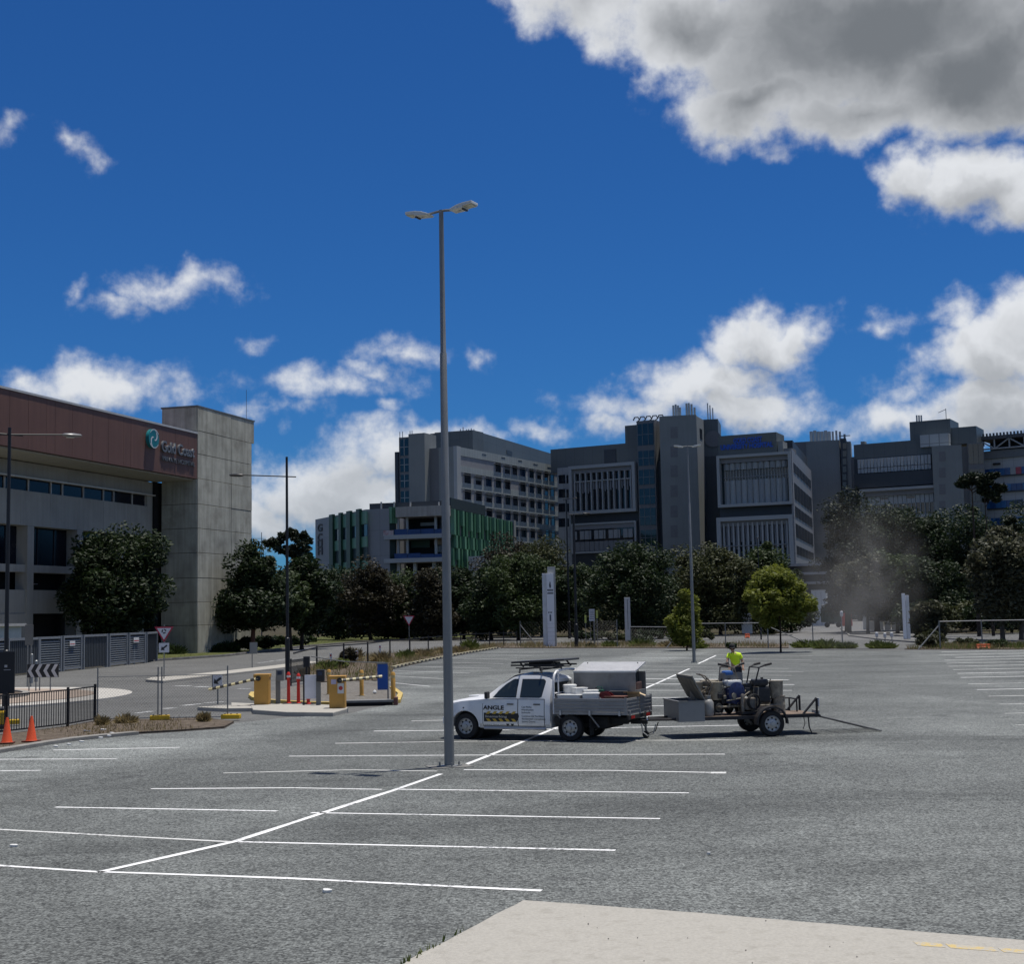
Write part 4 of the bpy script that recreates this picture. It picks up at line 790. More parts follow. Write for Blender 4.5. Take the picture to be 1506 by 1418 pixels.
# ---- east lift core and glass stair
F7 = Fac.d(1373,347,1417,345); A0 = F7.A; ko = (A0.x,A0.y,0); ec = thing('east_lift_core', 'grey hospital lift core with one column of louvres beside a blue glazed stair', 'building', (A0.x,A0.y,0))
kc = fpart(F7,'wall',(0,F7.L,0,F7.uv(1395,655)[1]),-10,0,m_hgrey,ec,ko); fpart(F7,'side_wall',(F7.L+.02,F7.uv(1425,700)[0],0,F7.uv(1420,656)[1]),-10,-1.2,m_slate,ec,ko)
for y0, y1 in ((664.5,678),(688.5,702),(712.5,727),(737,750),(761,775)): fpart(F7,'louvre',F7.rect(1381,y0,1391,y1),0,.1,M('core_louvre',(.16,.16,.165),.7),kc,ko)
s0, s1 = F7.uv(1425,700)[0], F7.uv(1449,700)[0]; gl = fpart(F7,'glass_stair',(s0,s1,0,F7.uv(1436,651)[1]),-8,-.4,m_slate,ec,ko)
for y0, y1 in ((652,682.5),(689,712),(715,738),(741,764),(767,790)):
    z1, z0 = F7.uv(1436,y0)[1], F7.uv(1436,y1)[1]
    for j in range(3): fpart(F7,'window',(s0+.15+(s1-s0-.3)*j/3+.05,s0+.15+(s1-s0-.3)*(j+1)/3-.05,z0+.1,z1-.1),-.4,-.3,m_tglass,gl,ko)
# ---- far right wing with coloured windows and roof truss
F9 = Fac.d(1445,353,1580,340); A0 = F9.A; no = (A0.x,A0.y,0); nw = thing('coloured_window_wing', 'white hospital wing with blue and red window bands under a steel roof truss', 'building', (A0.x,A0.y,0))
fpart(F9,'wall',(0,F9.L,0,F9.uv(1480,664)[1]),-14,-.4,cladding('wing_panels',(.34,.36,.365),2.2,2.2,.09,.45),nw,no)
fpart(F9,'roof_band',(0,F9.L,F9.uv(1480,673)[1],F9.uv(1480,661.5)[1]),-14,.1,M('wing_roof_grey',(.14,.155,.16),.6),nw,no)
cols_ = [(.010,.06,.19),(.015,.10,.26),(.012,.045,.15),(.34,.36,.37),(.30,.012,.035),(.006,.02,.05)]
m_cw = [glass('coloured_glass_%d' % i, c, .2, .5) if i not in (3,) else m_frame for i, c in enumerate(cols_)]
pat = [[0,1,0,1,0,3,4,0,1,0,2,0,1,3,0,2],[1,1,0,0,1,2,2,1,3,0,1,2,0,4,1,0],[1,0,1,1,0,5,5,3,1,0,1,2,0,0,5,1],[3,1,0,2,2,0,1,3,0,1,4,0,1,2,0,1],[1,0,0,1,2,2,0,1,0,3,1,0,2,0,1,0]]
for i, (y0, y1) in enumerate(((690.5,700.5),(714,724),(738,748.5),(763,774),(788,798))):
    z1, z0 = F9.uv(1450,y0)[1], F9.uv(1450,y1)[1]; fpart(F9,'window_band_shadow',(.2,F9.L,z0-.35,z0),-.3,.05,m_navy,nw,no)
    for j in range(16): fpart(F9,'window',(.3+j*(F9.L-.5)/16+.03,.3+(j+1)*(F9.L-.5)/16-.03,z0,z1),-.3,.02,m_cw[pat[i][j]],nw,no)
r = F9.rect(1460,681.3,1471,683.3); fpart(F9,'vent',r,-.3,.05,m_hglass,nw,no)
zc0, zc1 = F9.uv(1480,659)[1], F9.uv(1480,645)[1]; tr = fpart(F9,'roof_deck',(0,F9.L,zc1,zc1+.9),-14,1,M('deck_dark',(.07,.075,.08),.6),nw,no)
fpart(F9,'truss_back',(0,F9.L,zc0,zc1),-9,-8,m_navy,nw,no)
mb = MB(); mb.tube([F9.pt(0,zc0,.6),F9.pt(F9.L,zc0,.6)],.22,6); mb.build('truss_chord',m_frame,tr,no)
n = 6
for j in range(n):
    a, b_ = F9.L*j/n, F9.L*(j+1)/n; MB().tube([F9.pt(a,zc0 if j%2 else zc1,.6),F9.pt(b_,zc1 if j%2 else zc0,.6)],.2,6).build('truss_brace',m_frame,tr,no); MB().tube([F9.pt(b_,zc0,.6),F9.pt(b_,zc1,.6)],.2,6).build('truss_post',m_frame,tr,no)
for j in range(26): a = F9.L*j/26; fpart(F9,'edge_post',(a,a+.35,zc1+.9,zc1+1.6),.2,.8,M('deck_dark',(.07,.075,.08),.6),tr,no)
# low loading dock under the trees
F10 = Fac.d(1150,300,1216,296); A0 = F10.A; lo_ = (A0.x,A0.y,0); ld = thing('loading_dock', 'low dark loading dock with pale horizontal edges beneath the flank of the hospital', 'building', (A0.x,A0.y,0))
fpart(F10,'wall',(0,F10.L,0,F10.uv(1180,832)[1]),-14,-2,m_navy,ld,lo_)
for y in (830,843,857): r = F10.rect(1150,y,1217,y+1.6); fpart(F10,'edge_beam',r,-2,.6,m_pier,ld,lo_)
F11 = Fac.d(1188,262,1216,261); A0 = F11.A; xo = (A0.x,A0.y,0); cc = thing('white_container', 'small white shipping container beside the hospital driveway', 'container', (A0.x,A0.y,0))
r = F11.rect(1193,869.5,1215.5,897); bx = fpart(F11,'body',(r[0],r[1],.1,r[3]),-4,0,M('container_white',(.5,.52,.52),.5,0,.1,.6),cc,xo)
for q in (.3,.65): fpart(F11,'door_bar',(r[0]+(r[1]-r[0])*q,r[0]+(r[1]-r[0])*q+.06,.3,r[3]-.2),0,.05,m_shade,bx,xo)
fpart(F11,'roof_edge',(r[0]-.05,r[1]+.05,r[3],r[3]+.18),-4.05,.06,m_flash,bx,xo)
# ------------------------------------------------------------------ light poles
m_galv = M('grey_galvanised_pole', (.20,.205,.20), .5, .35, .12, 1.5, 0, 1, .4, streak=.1); m_black = M('black_powder_coat', (.012,.012,.014), .45, 0, .2)
m_head, m_lens = M('pale_luminaire', (.58,.58,.55), .45, .1, .06), M('luminaire_lens', (.50,.49,.38), .35)
def car_park_light(base, H, rz, label):
    t = thing('car_park_light', label, 'light pole', base, rz, 'grey twin-head car park lights')
    MB().lathe([(.108,.02),(.098,H*.25),(.075,H*.735),(.063,H*.737),(.05,H)], 12).build('pole', m_galv, t, smooth=True)
    bp = MB().box(-.2,.2,-.2,.2,0,.03).build('base_plate', m_galv, t)
    for x in (-.15,.15):
        for y in (-.15,.15): MB().lathe([(.022,.03),(.022,.1)], 6, (x,y,0)).build('anchor_bolt', m_galv, bp)
    MB().tube([(-.5,0,H-.06),(-.1,0,H-.02),(.1,0,H-.02),(.5,0,H-.06)], .03, 8).build('crossarm', m_galv, t, smooth=True)
    for sgn in (-1,1):
        prof = [(.27,.0),(.45,.06),(.62,.085),(.86,.085),(.86,.02),(.62,.0),(.62,-.03),(.30,-.035)]
        mm = Matrix.Translation((0,0,H-.07)) @ Matrix.Diagonal((sgn,1,1,1)).to_4x4() @ Matrix.Rotation(math.radians(-3),4,'Y')
        mb = MB(); mb.side(prof, -.15, .15); mb.v = [tuple(mm @ Vector(v)) for v in mb.v]; hd = mb.build('luminaire', m_head, t, bevel=.012)
        mb = MB().box(.64,.84,-.12,.12,.0,.012, mm); mb.build('lens', m_lens, hd); mb = MB().box(.585,.625,-.1,.1,-.06,-.03, mm); mb.build('sensor', M('dark_fitting',(.03,.03,.03),.5), hd)
    return t
b0 = G(661,1128); Hc = P(648,309,b0.y).z; tp = P(648,309,b0.y)
car_park_light(b0, Hc, math.radians(-28), 'tall grey twin-head light pole standing on the parking bay divider before the white ute')
MB_ = MB().box(-.45,.45,-.32,.32,-.04,.012); o = MB_.build('pole_footing', M('old_concrete', (.15,.147,.135), .9, 0, .3, 2, .2, 20), lot); o.location = (b0.x,b0.y,0); o.rotation_euler = (0,0,.3)
b1_ = G(1021,975); car_park_light(b1_, P(1011,656,b1_.y).z, math.radians(-8), 'tall grey twin-head light pole behind the worker at the far bays')
def street_light(base, H, az, arm, label, both=False, stub=True, r=.085, drop=1.1):
    t = thing('street_light', label, 'street light', base, az, 'black street lights'); ah = H-drop if stub else H
    MB().lathe([(r*1.5,0),(r*1.5,2.2),(r,2.25),(r*.75,H)], 10).build('pole', m_black, t, smooth=True)
    for sgn in ((1,-1) if both else (1,)):
        MB().tube([(-.5*sgn,0,ah),(sgn*arm,0,ah+.12)], .035, 6).build('arm', m_black, t)
        h = MB().lathe([(.03,0),(.13,.12),(.16,.45),(.11,.75),(.02,.82)], 10, (0,0,0), 'x'); h.v = [(sgn*(v[0]+arm-.05), v[1], ah+.12+v[2]*.55) for v in h.v]; hd = h.build('lamp_head', m_black if not both else M('silver_lamp',(.16,.16,.16),.4,.4), t, smooth=True)
        MB().box(sgn*(arm+.3)-.15, sgn*(arm+.3)+.15, -.09,.09, ah+.02, ah+.04).build('lens', m_lens, hd)
    return t
b2_ = G(423,1000); street_light(b2_, P(422,672,b2_.y).z, math.pi+.12, 2.3, 'slim black street light with one long arm above the boom gates')
b3_ = G(8,1042); street_light(b3_, P(12,629,b3_.y).z, .55, 2.05, 'black street light with arms on both sides near the chevron sign', True, drop=.3)
b4_ = G(837.5,939.5); street_light(b4_, P(834,735,b4_.y).z, -.6, .9, 'tall black street light on the road behind the white pylon sign', stub=False, r=.13)
b5_ = G(848,952.5); street_light(b5_, P(844.5,757,b5_.y).z, .2, .9, 'black street light at the car park edge beside the white pylon sign', stub=False, r=.13)
b6_ = G(1119.5,941); street_light(b6_, P(1119,792,b6_.y).z, 1.4, .9, 'thin black street light rising behind the pale green young tree', stub=False, r=.06)
bb_ = G(385,940); street_light(bb_, P(387,783,bb_.y).z, math.pi, 3.0, 'distant black street light between concrete tower and pine trees', stub=True, r=.07)
# ------------------------------------------------------------------ fences
def picket_fence(posts, h, label, sp=.105):
    A, B = posts[0], posts[-1]; t = thing('picket_fence', label, 'fence', A); o = (A.x,A.y,0)
    for p in posts: MB().box(p.x-.035,p.x+.035,p.y-.035,p.y+.035,0,h+.05).build('post', m_black, t, o)
    for a, b_ in zip(posts, posts[1:]):
        F = Fac(a,b_)
        for z in (.12, h-.05): fpart(F,'rail',(.035,F.L-.035,z,z+.04),-.02,.02,m_black,t,o)
        n = int(F.L/sp)
        for j in range(1,n): s = F.L*j/n; fpart(F,'picket',(s-.009,s+.009,.16,h-.05),-.009,.009,m_black,t,o)
    return t
picket_fence([G(-70,1094),G(9,1082.5),G(99.5,1071.5),G(139.5,1064)], 1.2, 'black picket fence behind the mulch bed and traffic cones')
picket_fence([G(428,1009),G(455,1004)], 1.25, 'short black picket fence beside the red bollards')
m_wire = M('galvanised_wire', (.13,.13,.125), .6, .2)
def mesh_wires(F, s0, s1, z0, z1, pitch, r, parent, off, name='chain_mesh'):
    vs = []; L, Hh = s1-s0, z1-z0; segs = []
    for sg in (1,-1):
        c = -Hh
        while c < L:
            a0, a1 = max(0,c), min(L,c+Hh)
            if a1 > a0:
                q = (a0, a0-c, a1, a1-c); segs.append(q if sg == 1 else (q[0],Hh-q[1],q[2],Hh-q[3]))
            c += pitch
    mb = MB()
    for (a,b_,c,d) in segs:
        p, q = F.pt(s0+a,z0+b_), F.pt(s0+c,z0+d); nrm = F.n; t = (q-p).normalized(); u = t.cross(nrm)
        n = len(mb.v); mb.v += [tuple(p+u*r),tuple(p-u*r*.5+nrm*r),tuple(p-u*r*.5-nrm*r),tuple(q+u*r),tuple(q-u*r*.5+nrm*r),tuple(q-u*r*.5-nrm*r)]; mb.f += [(n,n+1,n+4,n+3),(n+1,n+2,n+5,n+4),(n+2,n,n+3,n+5)]
    o = mb.build(name, m_wire, parent, off); o['kind'] = 'stuff'; return o
m_yfoot = M('yellow_plastic', (.62,.40,.02), .5, 0, .12, 4)
tp_ = [G(140.5,1063.5),G(235,1061.5),G(337.5,1060)]
for i in range(2):
    F = Fac(tp_[i], tp_[i+1]); h = 1.75; o = tp_[i]; t = thing('temporary_fence_panel', ('temporary wire mesh fence panel joined to the black picket fence','temporary wire mesh fence panel ending at the boom gate driveway')[i], 'fence', o)
    for q in (.06, F.L-.06): MB().tube([F.pt(q,.05),F.pt(q,h)], .022, 8).build('post', m_galv, t, o)
    for z in (.12, h-.28): MB().tube([F.pt(.06,z),F.pt(F.L-.06,z)], .016, 6).build('rail', m_galv, t, o)
    mesh_wires(F, .08, F.L-.08, .14, h-.3, .10, .0022, t, o)
def fence_foot(p, rz, label):
    t = thing('fence_foot', label, 'fence foot', (p.x,p.y,.05), rz, 'yellow fence feet'); MB().box(-.31,.31,-.12,.12,0,.15).build('block', m_yfoot, t, bevel=.03)
    for x in (-.2,0,.2): MB().lathe([(.03,.15),(.03,.17)], 8, (x,0,0)).build('socket', m_black, t)
fence_foot(tp_[1], .15, 'yellow plastic fence foot under the middle post of the mesh panels'); fence_foot(tp_[2]+Vector((.05,0,0)), -.1, 'yellow plastic fence foot at the driveway end of the mesh panels'); fence_foot(G(14,1068), .4, 'yellow plastic fence foot behind the black picket fence beside the cones')
# black road-side post-and-rail fence round the weedy bed
pp = [G(466,985),G(505.7,980),G(541,976),G(573.7,969),G(603,965),G(630,961),G(678,955.5),G(700,953),G(720,952),G(741,951.5),G(760.5,950.5)]
t = thing('black_rail_fence', 'low black post and rail fence along the weedy bed by the road', 'fence', pp[0]); o = pp[0]
for p in pp: MB().box(p.x-.05,p.x+.05,p.y-.05,p.y+.05,0,1.5 if p.y < 110 else 1.6).build('post', m_black, t, o)
for a, b_ in zip(pp,pp[1:]): F = Fac(a,b_); fpart(F,'rail',(.05,F.L-.05,1.36,1.44),-.03,.03,m_black,t,o)
tq = [G(432,1000),G(466,985)]; F = Fac(*tq); fpart(F,'rail',(0,F.L-.05,1.36,1.44),-.03,.03,m_black,t,o)
tq = (P(458,966,80), P(567,975,66)); MB().tube([tq[0],tq[0].lerp(tq[1],.5)-Vector((0,0,.12)),tq[1]], .03, 6).build('loose_rail', m_galv, t, o)
# chain link fence along the far edge of the car park
def chain_fence(px, yb, h, label, braces=(), rail=True, mesh=True):
    ps = [G(x,y) for x,y in zip(px,yb)]; o = ps[0]; t = thing('chain_link_fence', label, 'fence', o)
    for p in ps: MB().tube([(p.x,p.y,0),(p.x,p.y,h)], .05, 6).build('post', m_galv, t, o)
    for a, b_ in zip(ps,ps[1:]):
        F = Fac(a,b_)
        if rail: MB().tube([F.pt(0,h-.06),F.pt(F.L,h-.06)], .035, 6).build('rail', M('bright_rail',(.42,.42,.41),.5,.2), t, o)
        if mesh: mesh_wires(F, 0, F.L, .1, h-.08, .40, .003, t, o)
    for (i, dx) in braces: p = ps[i]; MB().tube([(p.x,p.y,h*.85),(p.x+dx,p.y-.4,.02)], .05, 6).build('brace', m_galv, t, o)
chain_fence([765.5,875,908], [951,950.5,952], 2.6, 'chain link fence behind the white pylon sign', ((0,1.7),), False)
chain_fence([1006,1067.5,1130], [953,953,954], 2.2, 'chain link fence with top rail beside the pale green young tree', ((0,-1.6),(2,4.0)))
chain_fence([928,1006], [950,953], 1.9, 'sagging chain link fence in front of the dark round tree', (), True)
chain_fence([1383,1445,1520,1580], [955,953.5,953,953], 2.15, 'chain link fence with long top rail behind the parking bays beside the orange barrier', ((0,-1.8),))
chain_fence([1196,1239], [949,950], 2.0, 'open chain link gate posts at the hospital driveway', (), False, False)
# ------------------------------------------------------------------ entry: boom gates, readers, bollards, signs
m_yel = M('boom_gate_yellow', (.50,.27,.055), .5, 0, .12, 2, dirt=((.3,.17,.05),2,.5)); m_arm = M('boom_cream', (.48,.42,.24), .5); m_armb = M('boom_black', (.02,.02,.02), .5)
def boom(px, py, tipx, tipy, label, sticker=False):
    p = G(px,py); t = thing('boom_gate', label, 'boom gate', (p.x,p.y,.14), 0, 'yellow boom gates')
    ck = MB().box(-.27,.27,-.22,.22,0,1.02).build('cabinet', m_yel, t, bevel=.02); MB().box(-.29,.29,-.24,.24,.98,1.10).build('lid', m_yel, ck, bevel=.015)
    MB().box(-.22,.22,-.225,-.221,.1,.85).build('door', m_yel, ck)
    if sticker:
        MB().box(.02,.24,-.23,-.226,.5,.85).build('warning_sticker', M('white_notice',(.6,.6,.58),.6), ck); MB().lathe([(.07,-.235),(.07,-.231)], 16, (.13,0,.68), 'y').build('red_ring', M('red_print',(.45,.05,.04),.6), ck); MB().box(-.2,-.02,-.23,-.226,.82,.98).build('sticker', M('lilac_sticker',(.45,.42,.55),.6), ck)
    e = P(tipx,tipy,p.y-.1)-p; e.z -= .14; s0 = Vector((.1 if e.x > 0 else -.1, -.3, .95)); v = e-s0; L = v.length; v = v/L; n = 13
    MB().lathe([(.09,-.34),(.09,-.24)], 12, (s0.x,0,.95), 'y').build('pivot', m_armb, t)
    for j in range(n):
        a, b_ = s0+v*L*j/n, s0+v*L*(j+1)/n; MB().tube([a,b_], .05, 4).build('arm_stripe', m_armb if j%2 else m_arm, t)
boom(386,1042,307,1014.5,'yellow boom gate with striped arm reaching toward the keep-left sign'); boom(497,1047.5,562,995,'yellow boom gate with stickers and striped arm raised toward the blue sign',True)
def bollard(px, py, h, r, mat, label, group, cap=None, z=.0):
    p = G(px,py); t = thing('bollard', label, 'bollard', (p.x,p.y,z), 0, group); MB().lathe([(r,0),(r,h-.06),(r*.6,h)], 14).build('tube', mat, t, smooth=True)
    MB().lathe([(r*1.03,h-.22),(r*1.03,h-.12)], 14).build('band', cap or mat, t, smooth=True); MB().lathe([(r*1.5,0),(r*1.5,.04)], 14).build('foot', cap or mat, t)
for px, py, h, lb in ((484,1024,1.05,'yellow steel bollard on the gravel beside the rail fence'),(532,1026,1.05,'yellow steel bollard on the gravel behind the striped boom arm'),(578.5,1037,1.15,'yellow steel bollard beside the blue sign')): bollard(px,py,h,.085,m_yel,lb,'yellow steel bollards',M('pale_yellow_band',(.55,.42,.18),.5),.05)
m_red = M('red_flexible_post', (.50,.022,.012), .5, 0, .15); m_refl = M('white_reflector', (.62,.6,.58), .4)
for px, py, h, lb in ((424.5,1041,1.15,'red flexible post nearer the grey ticket reader'),(439,1041,1.1,'red flexible post with pale cap before the white sign board'),(453.5,1042,.45,'short red flexible post under the white sign board')):
    p = G(px,py); t = thing('flexible_post', lb, 'post', (p.x,p.y,.14), 0, 'red flexible posts'); MB().lathe([(.11,0),(.11,.03),(.065,.05),(.055,h-.3),(.07,h-.28),(.075,h-.08),(.03,h)], 12).build('tube', m_red, t, smooth=True); MB().lathe([(.077,h-.2),(.077,h-.12)], 12).build('reflective_band', m_refl, t, smooth=True); MB().box(-.2,.2,-.14,.14,0,.025).build('base', m_black, t)
def reader(px, py, h, label, dark):
    p = G(px,py); t = thing('ticket_reader', label, 'ticket reader', (p.x,p.y,.14)); mt = m_black if dark else M('grey_reader',(.16,.165,.16),.5,.2); MB().box(-.08,.08,-.06,.06,0,h-.3).build('post', M('grey_reader',(.16,.165,.16),.5,.2), t, bevel=.01)
    hd = MB().box(-.06,.22,-.14,.12,h-.42,h).build('reader_head', mt, t, bevel=.02); MB().box(.0,.16,-.15,-.141,h-.2,h-.06).build('screen', M('screen_dark',(.02,.03,.06),.2), hd)
reader(409,1041,1.25,'slim grey ticket reader post beside the first yellow boom gate',False); reader(468.5,1043,1.25,'dark ticket reader on grey post beside the white sign board',True)
def signpost(name, label, cat, p, px, y0, y1, w, mat, posts=(0,), z=0, post_mat=None, t=.03, rz=0, parts=None):
    zz1, zz0 = P(px,y0,p.y).z, P(px,y1,p.y).z; th = thing(name, label, cat, (p.x,p.y,z), rz)
    for q in posts: MB().tube([(q,.03,0),(q,.03,zz1-z-.05)], .03, 8).build('post', post_mat or m_galv, th)
    pn = MB().box(-w/2,w/2,-t,0,zz0-z,zz1-z).build('sign_panel', mat, th, bevel=.006); return th, pn, zz0-z, zz1-z
p = G(457,1043); signpost('sign_board','blank white sign board on black post beside the dark reader','sign',Vector((p.x,p.y,0)),457,993,1028,.42,M('white_board',(.60,.61,.65),.5),(-.25,),.14,m_black)
p = G(451,1012); MB().box(-.14,.14,-.1,.1,0,.02); t = thing('control_cabinet','small black control cabinet behind the white sign board','cabinet',(p.x,p.y,.06)); MB().box(-.14,.14,-.1,.1,.9,1.4).build('cabinet',m_black,t,bevel=.02); MB().box(-.04,.04,-.04,.04,0,.9).build('post',m_black,t)
p = G(563,1033); th, pn, z0, z1 = signpost('blue_sign','tall blue blank sign panel at the car park entry','sign',p,562,977,1015,.39,M('blue_sign_face',(.012,.075,.32),.4,0,.1),(.2,),.0,m_galv); MB().box(-.21,.21,-.05,.01,z1+.002,z1+.05).build('cap',m_galv,pn); MB().box(-.19,.19,-.034,-.031,z0+.04,z0+.05).build('trim',m_sil,pn)
p = G(533,1038); t = thing('steel_platform','low grey steel platform lying at the car park entry','platform',(p.x,p.y,0),.05); MB().box(-1.15,1.15,-.3,.35,.12,.2).build('deck',M('grey_plate',(.16,.16,.155),.7,.1,.2,3),t); MB().box(-1.1,1.1,-.25,.3,.0,.119).build('under_shadow',m_dkopen,t); MB().box(1.16,1.3,-.3,.3,.0,.28).build('end_block',M('dull_red',(.13,.06,.05),.8),t)  # near-black box below the deck is its shadow, put in as colour
MB_ = MB().lathe([(.0,0),(.06,.02),(.08,.08),(.05,.14),(.0,.16)], 10).build('paper_cup', M('white_litter',(.6,.6,.58),.7)); MB_.location = G(551,1023)+Vector((0,0,.06)); tag(MB_,'crumpled white paper cup on the gravel by the blue sign','litter')
for px, y0, y1 in ((448,968,978),(486.6,961,974),(525,957,969),(559,949,962)):
    p = G(px,y1+4); h = P(px,y0,p.y).z; t = thing('guide_post','white plastic guide post on the weedy road edge','guide post',p,0,'white guide posts along the road'); MB().box(-.09,.09,-.03,.03,0,h).build('post',M('white_plastic',(.6,.61,.6),.5),t,bevel=.01); MB().box(-.05,.05,-.035,-.031,h-.22,h-.1).build('reflector',m_red,t)
# give way / roundabout sign
def tri_sign(p, px, ytop, ybot, label, w, arrow=None, ring=True):
    z1, z0 = P(px,ytop,p.y).z, P(px,ybot,p.y).z; t = thing('give_way_sign', label, 'sign', p, 0, 'give way signs'); MB().tube([(0,.03,0),(0,.03,z1+.1)], .03, 8).build('post', m_galv, t)
    h = z1-z0
    for sc, mt, dy, nm in ((1,M('sign_red',(.36,.02,.05),.45),0,'sign_panel'),(.74,m_white,-.012,'white_field')):
        cz = z1-h*.36; v = [(-w/2*sc, dy, cz+h*.36*sc),(w/2*sc, dy, cz+h*.36*sc),(0, dy, cz-h*.64*sc)]; v2 = [(a,b_-.01,c) for a,b_,c in v]
        MB().add(v+v2, [(0,1,2),(5,4,3),(0,3,4,1),(1,4,5,2),(2,5,3,0)]).build(nm, mt, t)
    if ring:
        for k_ in range(3):
            a0 = k_*2.094; vs = [(r*math.cos(a0+i*.25)*h, -.03, z1-h*.3+r*math.sin(a0+i*.25)*h) for i in range(7) for r in (.08,.15)]; MB().add(vs, [(2*i,2*i+1,2*i+3,2*i+2) for i in range(6)]).build('roundabout_arrow', m_black, t)
    return t, z0
p = G(241,1002); t, z0 = tri_sign(p,239,922,945,'red and white triangular roundabout sign above a black arrow plate',1.05)
zz1, zz0 = P(240,946,p.y).z, P(240,960,p.y).z; pl_ = MB().box(-.28,.28,-.02,.0,zz0,zz1).build('arrow_plate', m_white, t)
def arrow_part(parent, cx, z0, z1, w, y=-.03):
    h = z1-z0; d = Vector((-1,0,-.75)).normalized(); nn = Vector((d.z,0,-d.x)); c = Vector((cx,y,(z0+z1)/2)); L = min(w,h)*.42
    a, tip = c-d*L, c+d*L; s1_ = .06*1.4
    MB().add([a+nn*s1_*.5, a-nn*s1_*.5, c+d*L*.2-nn*s1_*.5, c+d*L*.2-nn*s1_*1.6, tip, c+d*L*.2+nn*s1_*1.6, c+d*L*.2+nn*s1_*.5], [tuple(range(7))]).build('arrow', m_black, parent)
arrow_part(pl_, 0, zz0, zz1, .5)
p = G(602,962); tri_sign(p,601,906,921,'small triangular give way sign above the black rail fence',1.0,None,False)
p = G(320,1041); th, pn, z0, z1 = signpost('keep_left_sign','white keep-left sign with black arrow on the narrow island','sign',p,320.5,992.5,1010.5,.36,m_white,(0,),.12,m_galv); arrow_part(pn,0,z0,z1,.4,-.045); MB().box(-.2,-.184,-.04,.0,z0,z1).build('sign_edge',m_black,pn)
p = G(373,985); signpost('road_sign','grey back of a road sign beside the concrete tower hedge','sign',p,376,945,962,.5,m_galv,(-.1,))
p = G(42,1012); th, pn, z0, z1 = signpost('road_sign','tall grey back of a road sign behind the chevron sign','sign',p,45,919,949,.42,M('sign_back_grey',(.13,.135,.13),.6,.3),(-.08,.1))
# chevron sign
m_chw = M('chevron_white',(.55,.55,.53),.5); p = G(63,1019); z1, z0 = P(63,977,p.y).z, P(63,996.5,p.y).z; w = 48/2050*p.y
t = thing('chevron_sign','black and white chevron sign board on steel legs in the roundabout','sign',p,-.12); pn = MB().box(-w/2,w/2,-.03,0,z0,z1).build('sign_panel',m_armb,t)
for q in (-w*.46,-w*.24,-w*.12,w*.22): MB().tube([(q,.05,-.1),(q,.05,z1)],.03,8).build('leg',m_galv,t)
h = z1-z0
for j in range(4):
    x = -w/2+w*(j+.06)/4; d_ = w*.115; b_ = w*.11
    MB().add([(x,-.034,z0+h*.5),(x+d_,-.034,z1-.01),(x+d_+b_,-.034,z1-.01),(x+b_,-.034,z0+h*.5),(x+d_+b_,-.034,z0+.01),(x+d_,-.034,z0+.01)], [(0,3,2,1),(0,5,4,3)]).build('chevron',m_chw,pn)
# dark board at the left edge, cones
p = G(4,1082); z1, z0 = P(5,961,p.y).z, P(5,1023,p.y).z; t = thing('black_sign_board','large black sign board on a post behind the picket fence','sign',(p.x,p.y,.05),.05); pn = MB().box(-.75,.33,-.06,0,z0,z1).build('sign_panel',m_black,t,bevel=.01); MB().box(-.32,-.24,.0,.06,-.05,z1-.1).build('post',m_black,t); MB().box(.02,.22,-.064,-.061,z0+.68,z0+.695).build('printed_line',M('sign_print',(.4,.4,.4),.6),pn); MB().box(.04,.12,-.064,-.061,z0+.76,z0+.83).build('printed_mark',M('sign_print',(.4,.4,.4),.6),pn)
m_cone = M('orange_cone',(.62,.075,.018),.5,0,.12,4)
for px, py, rz, lb in ((10,1097,.2,'faded orange traffic cone standing on the kerb below the black sign board'),(46,1094.5,-.2,'orange traffic cone on the kerb with a single white sticker mark')):
    p = G(px,py); t = thing('traffic_cone', lb.replace(' with a single white sticker mark',' in front of the picket fence'), 'traffic cone', (p.x,p.y,.06), rz, 'orange traffic cones'); MB().lathe([(.155,.035),(.14,.06),(.035,.66),(.03,.68)],18).build('cone',m_cone,t,smooth=True); MB().box(-.19,.19,-.19,.19,0,.035).build('base',M('cone_base',(.12,.03,.015),.7),t,bevel=.01)
p = G(2,1074); t = thing('plate_compactor','yellow construction machine standing behind the black picket fence','machine',(p.x,p.y,.03),.3); MB().box(-.35,.25,-.2,.2,.0,.12).build('base_plate',m_black,t,bevel=.03); MB().box(-.25,.15,-.17,.17,.14,.55).build('engine_cover',m_yfoot,t,bevel=.05); MB().tube([(-.2,0,.5),(-.45,0,.95),(-.45,.2,1.0)],.025,6).build('handle',m_yfoot,t); MB().box(-.12,.06,-.1,.1,.551,.62).build('air_filter',m_black,t,bevel=.02)
# pylon and totem signs
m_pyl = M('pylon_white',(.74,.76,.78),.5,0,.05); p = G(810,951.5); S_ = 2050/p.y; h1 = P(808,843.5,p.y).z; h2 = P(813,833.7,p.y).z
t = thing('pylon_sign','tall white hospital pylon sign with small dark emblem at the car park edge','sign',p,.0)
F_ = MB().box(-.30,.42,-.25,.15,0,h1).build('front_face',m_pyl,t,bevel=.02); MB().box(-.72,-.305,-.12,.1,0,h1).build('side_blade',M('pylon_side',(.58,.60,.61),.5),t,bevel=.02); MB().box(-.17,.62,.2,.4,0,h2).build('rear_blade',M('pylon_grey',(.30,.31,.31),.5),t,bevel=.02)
m_ink = M('pylon_ink',(.03,.035,.045),.6)
MB().add([(.06+.1*math.sin(a)*(.6 if math.cos(a)>0 else 1),-.256,h1-1.15+.33*math.cos(a)) for a in [i*math.pi/8 for i in range(16)]],[tuple(range(16))]).build('emblem',m_ink,F_)
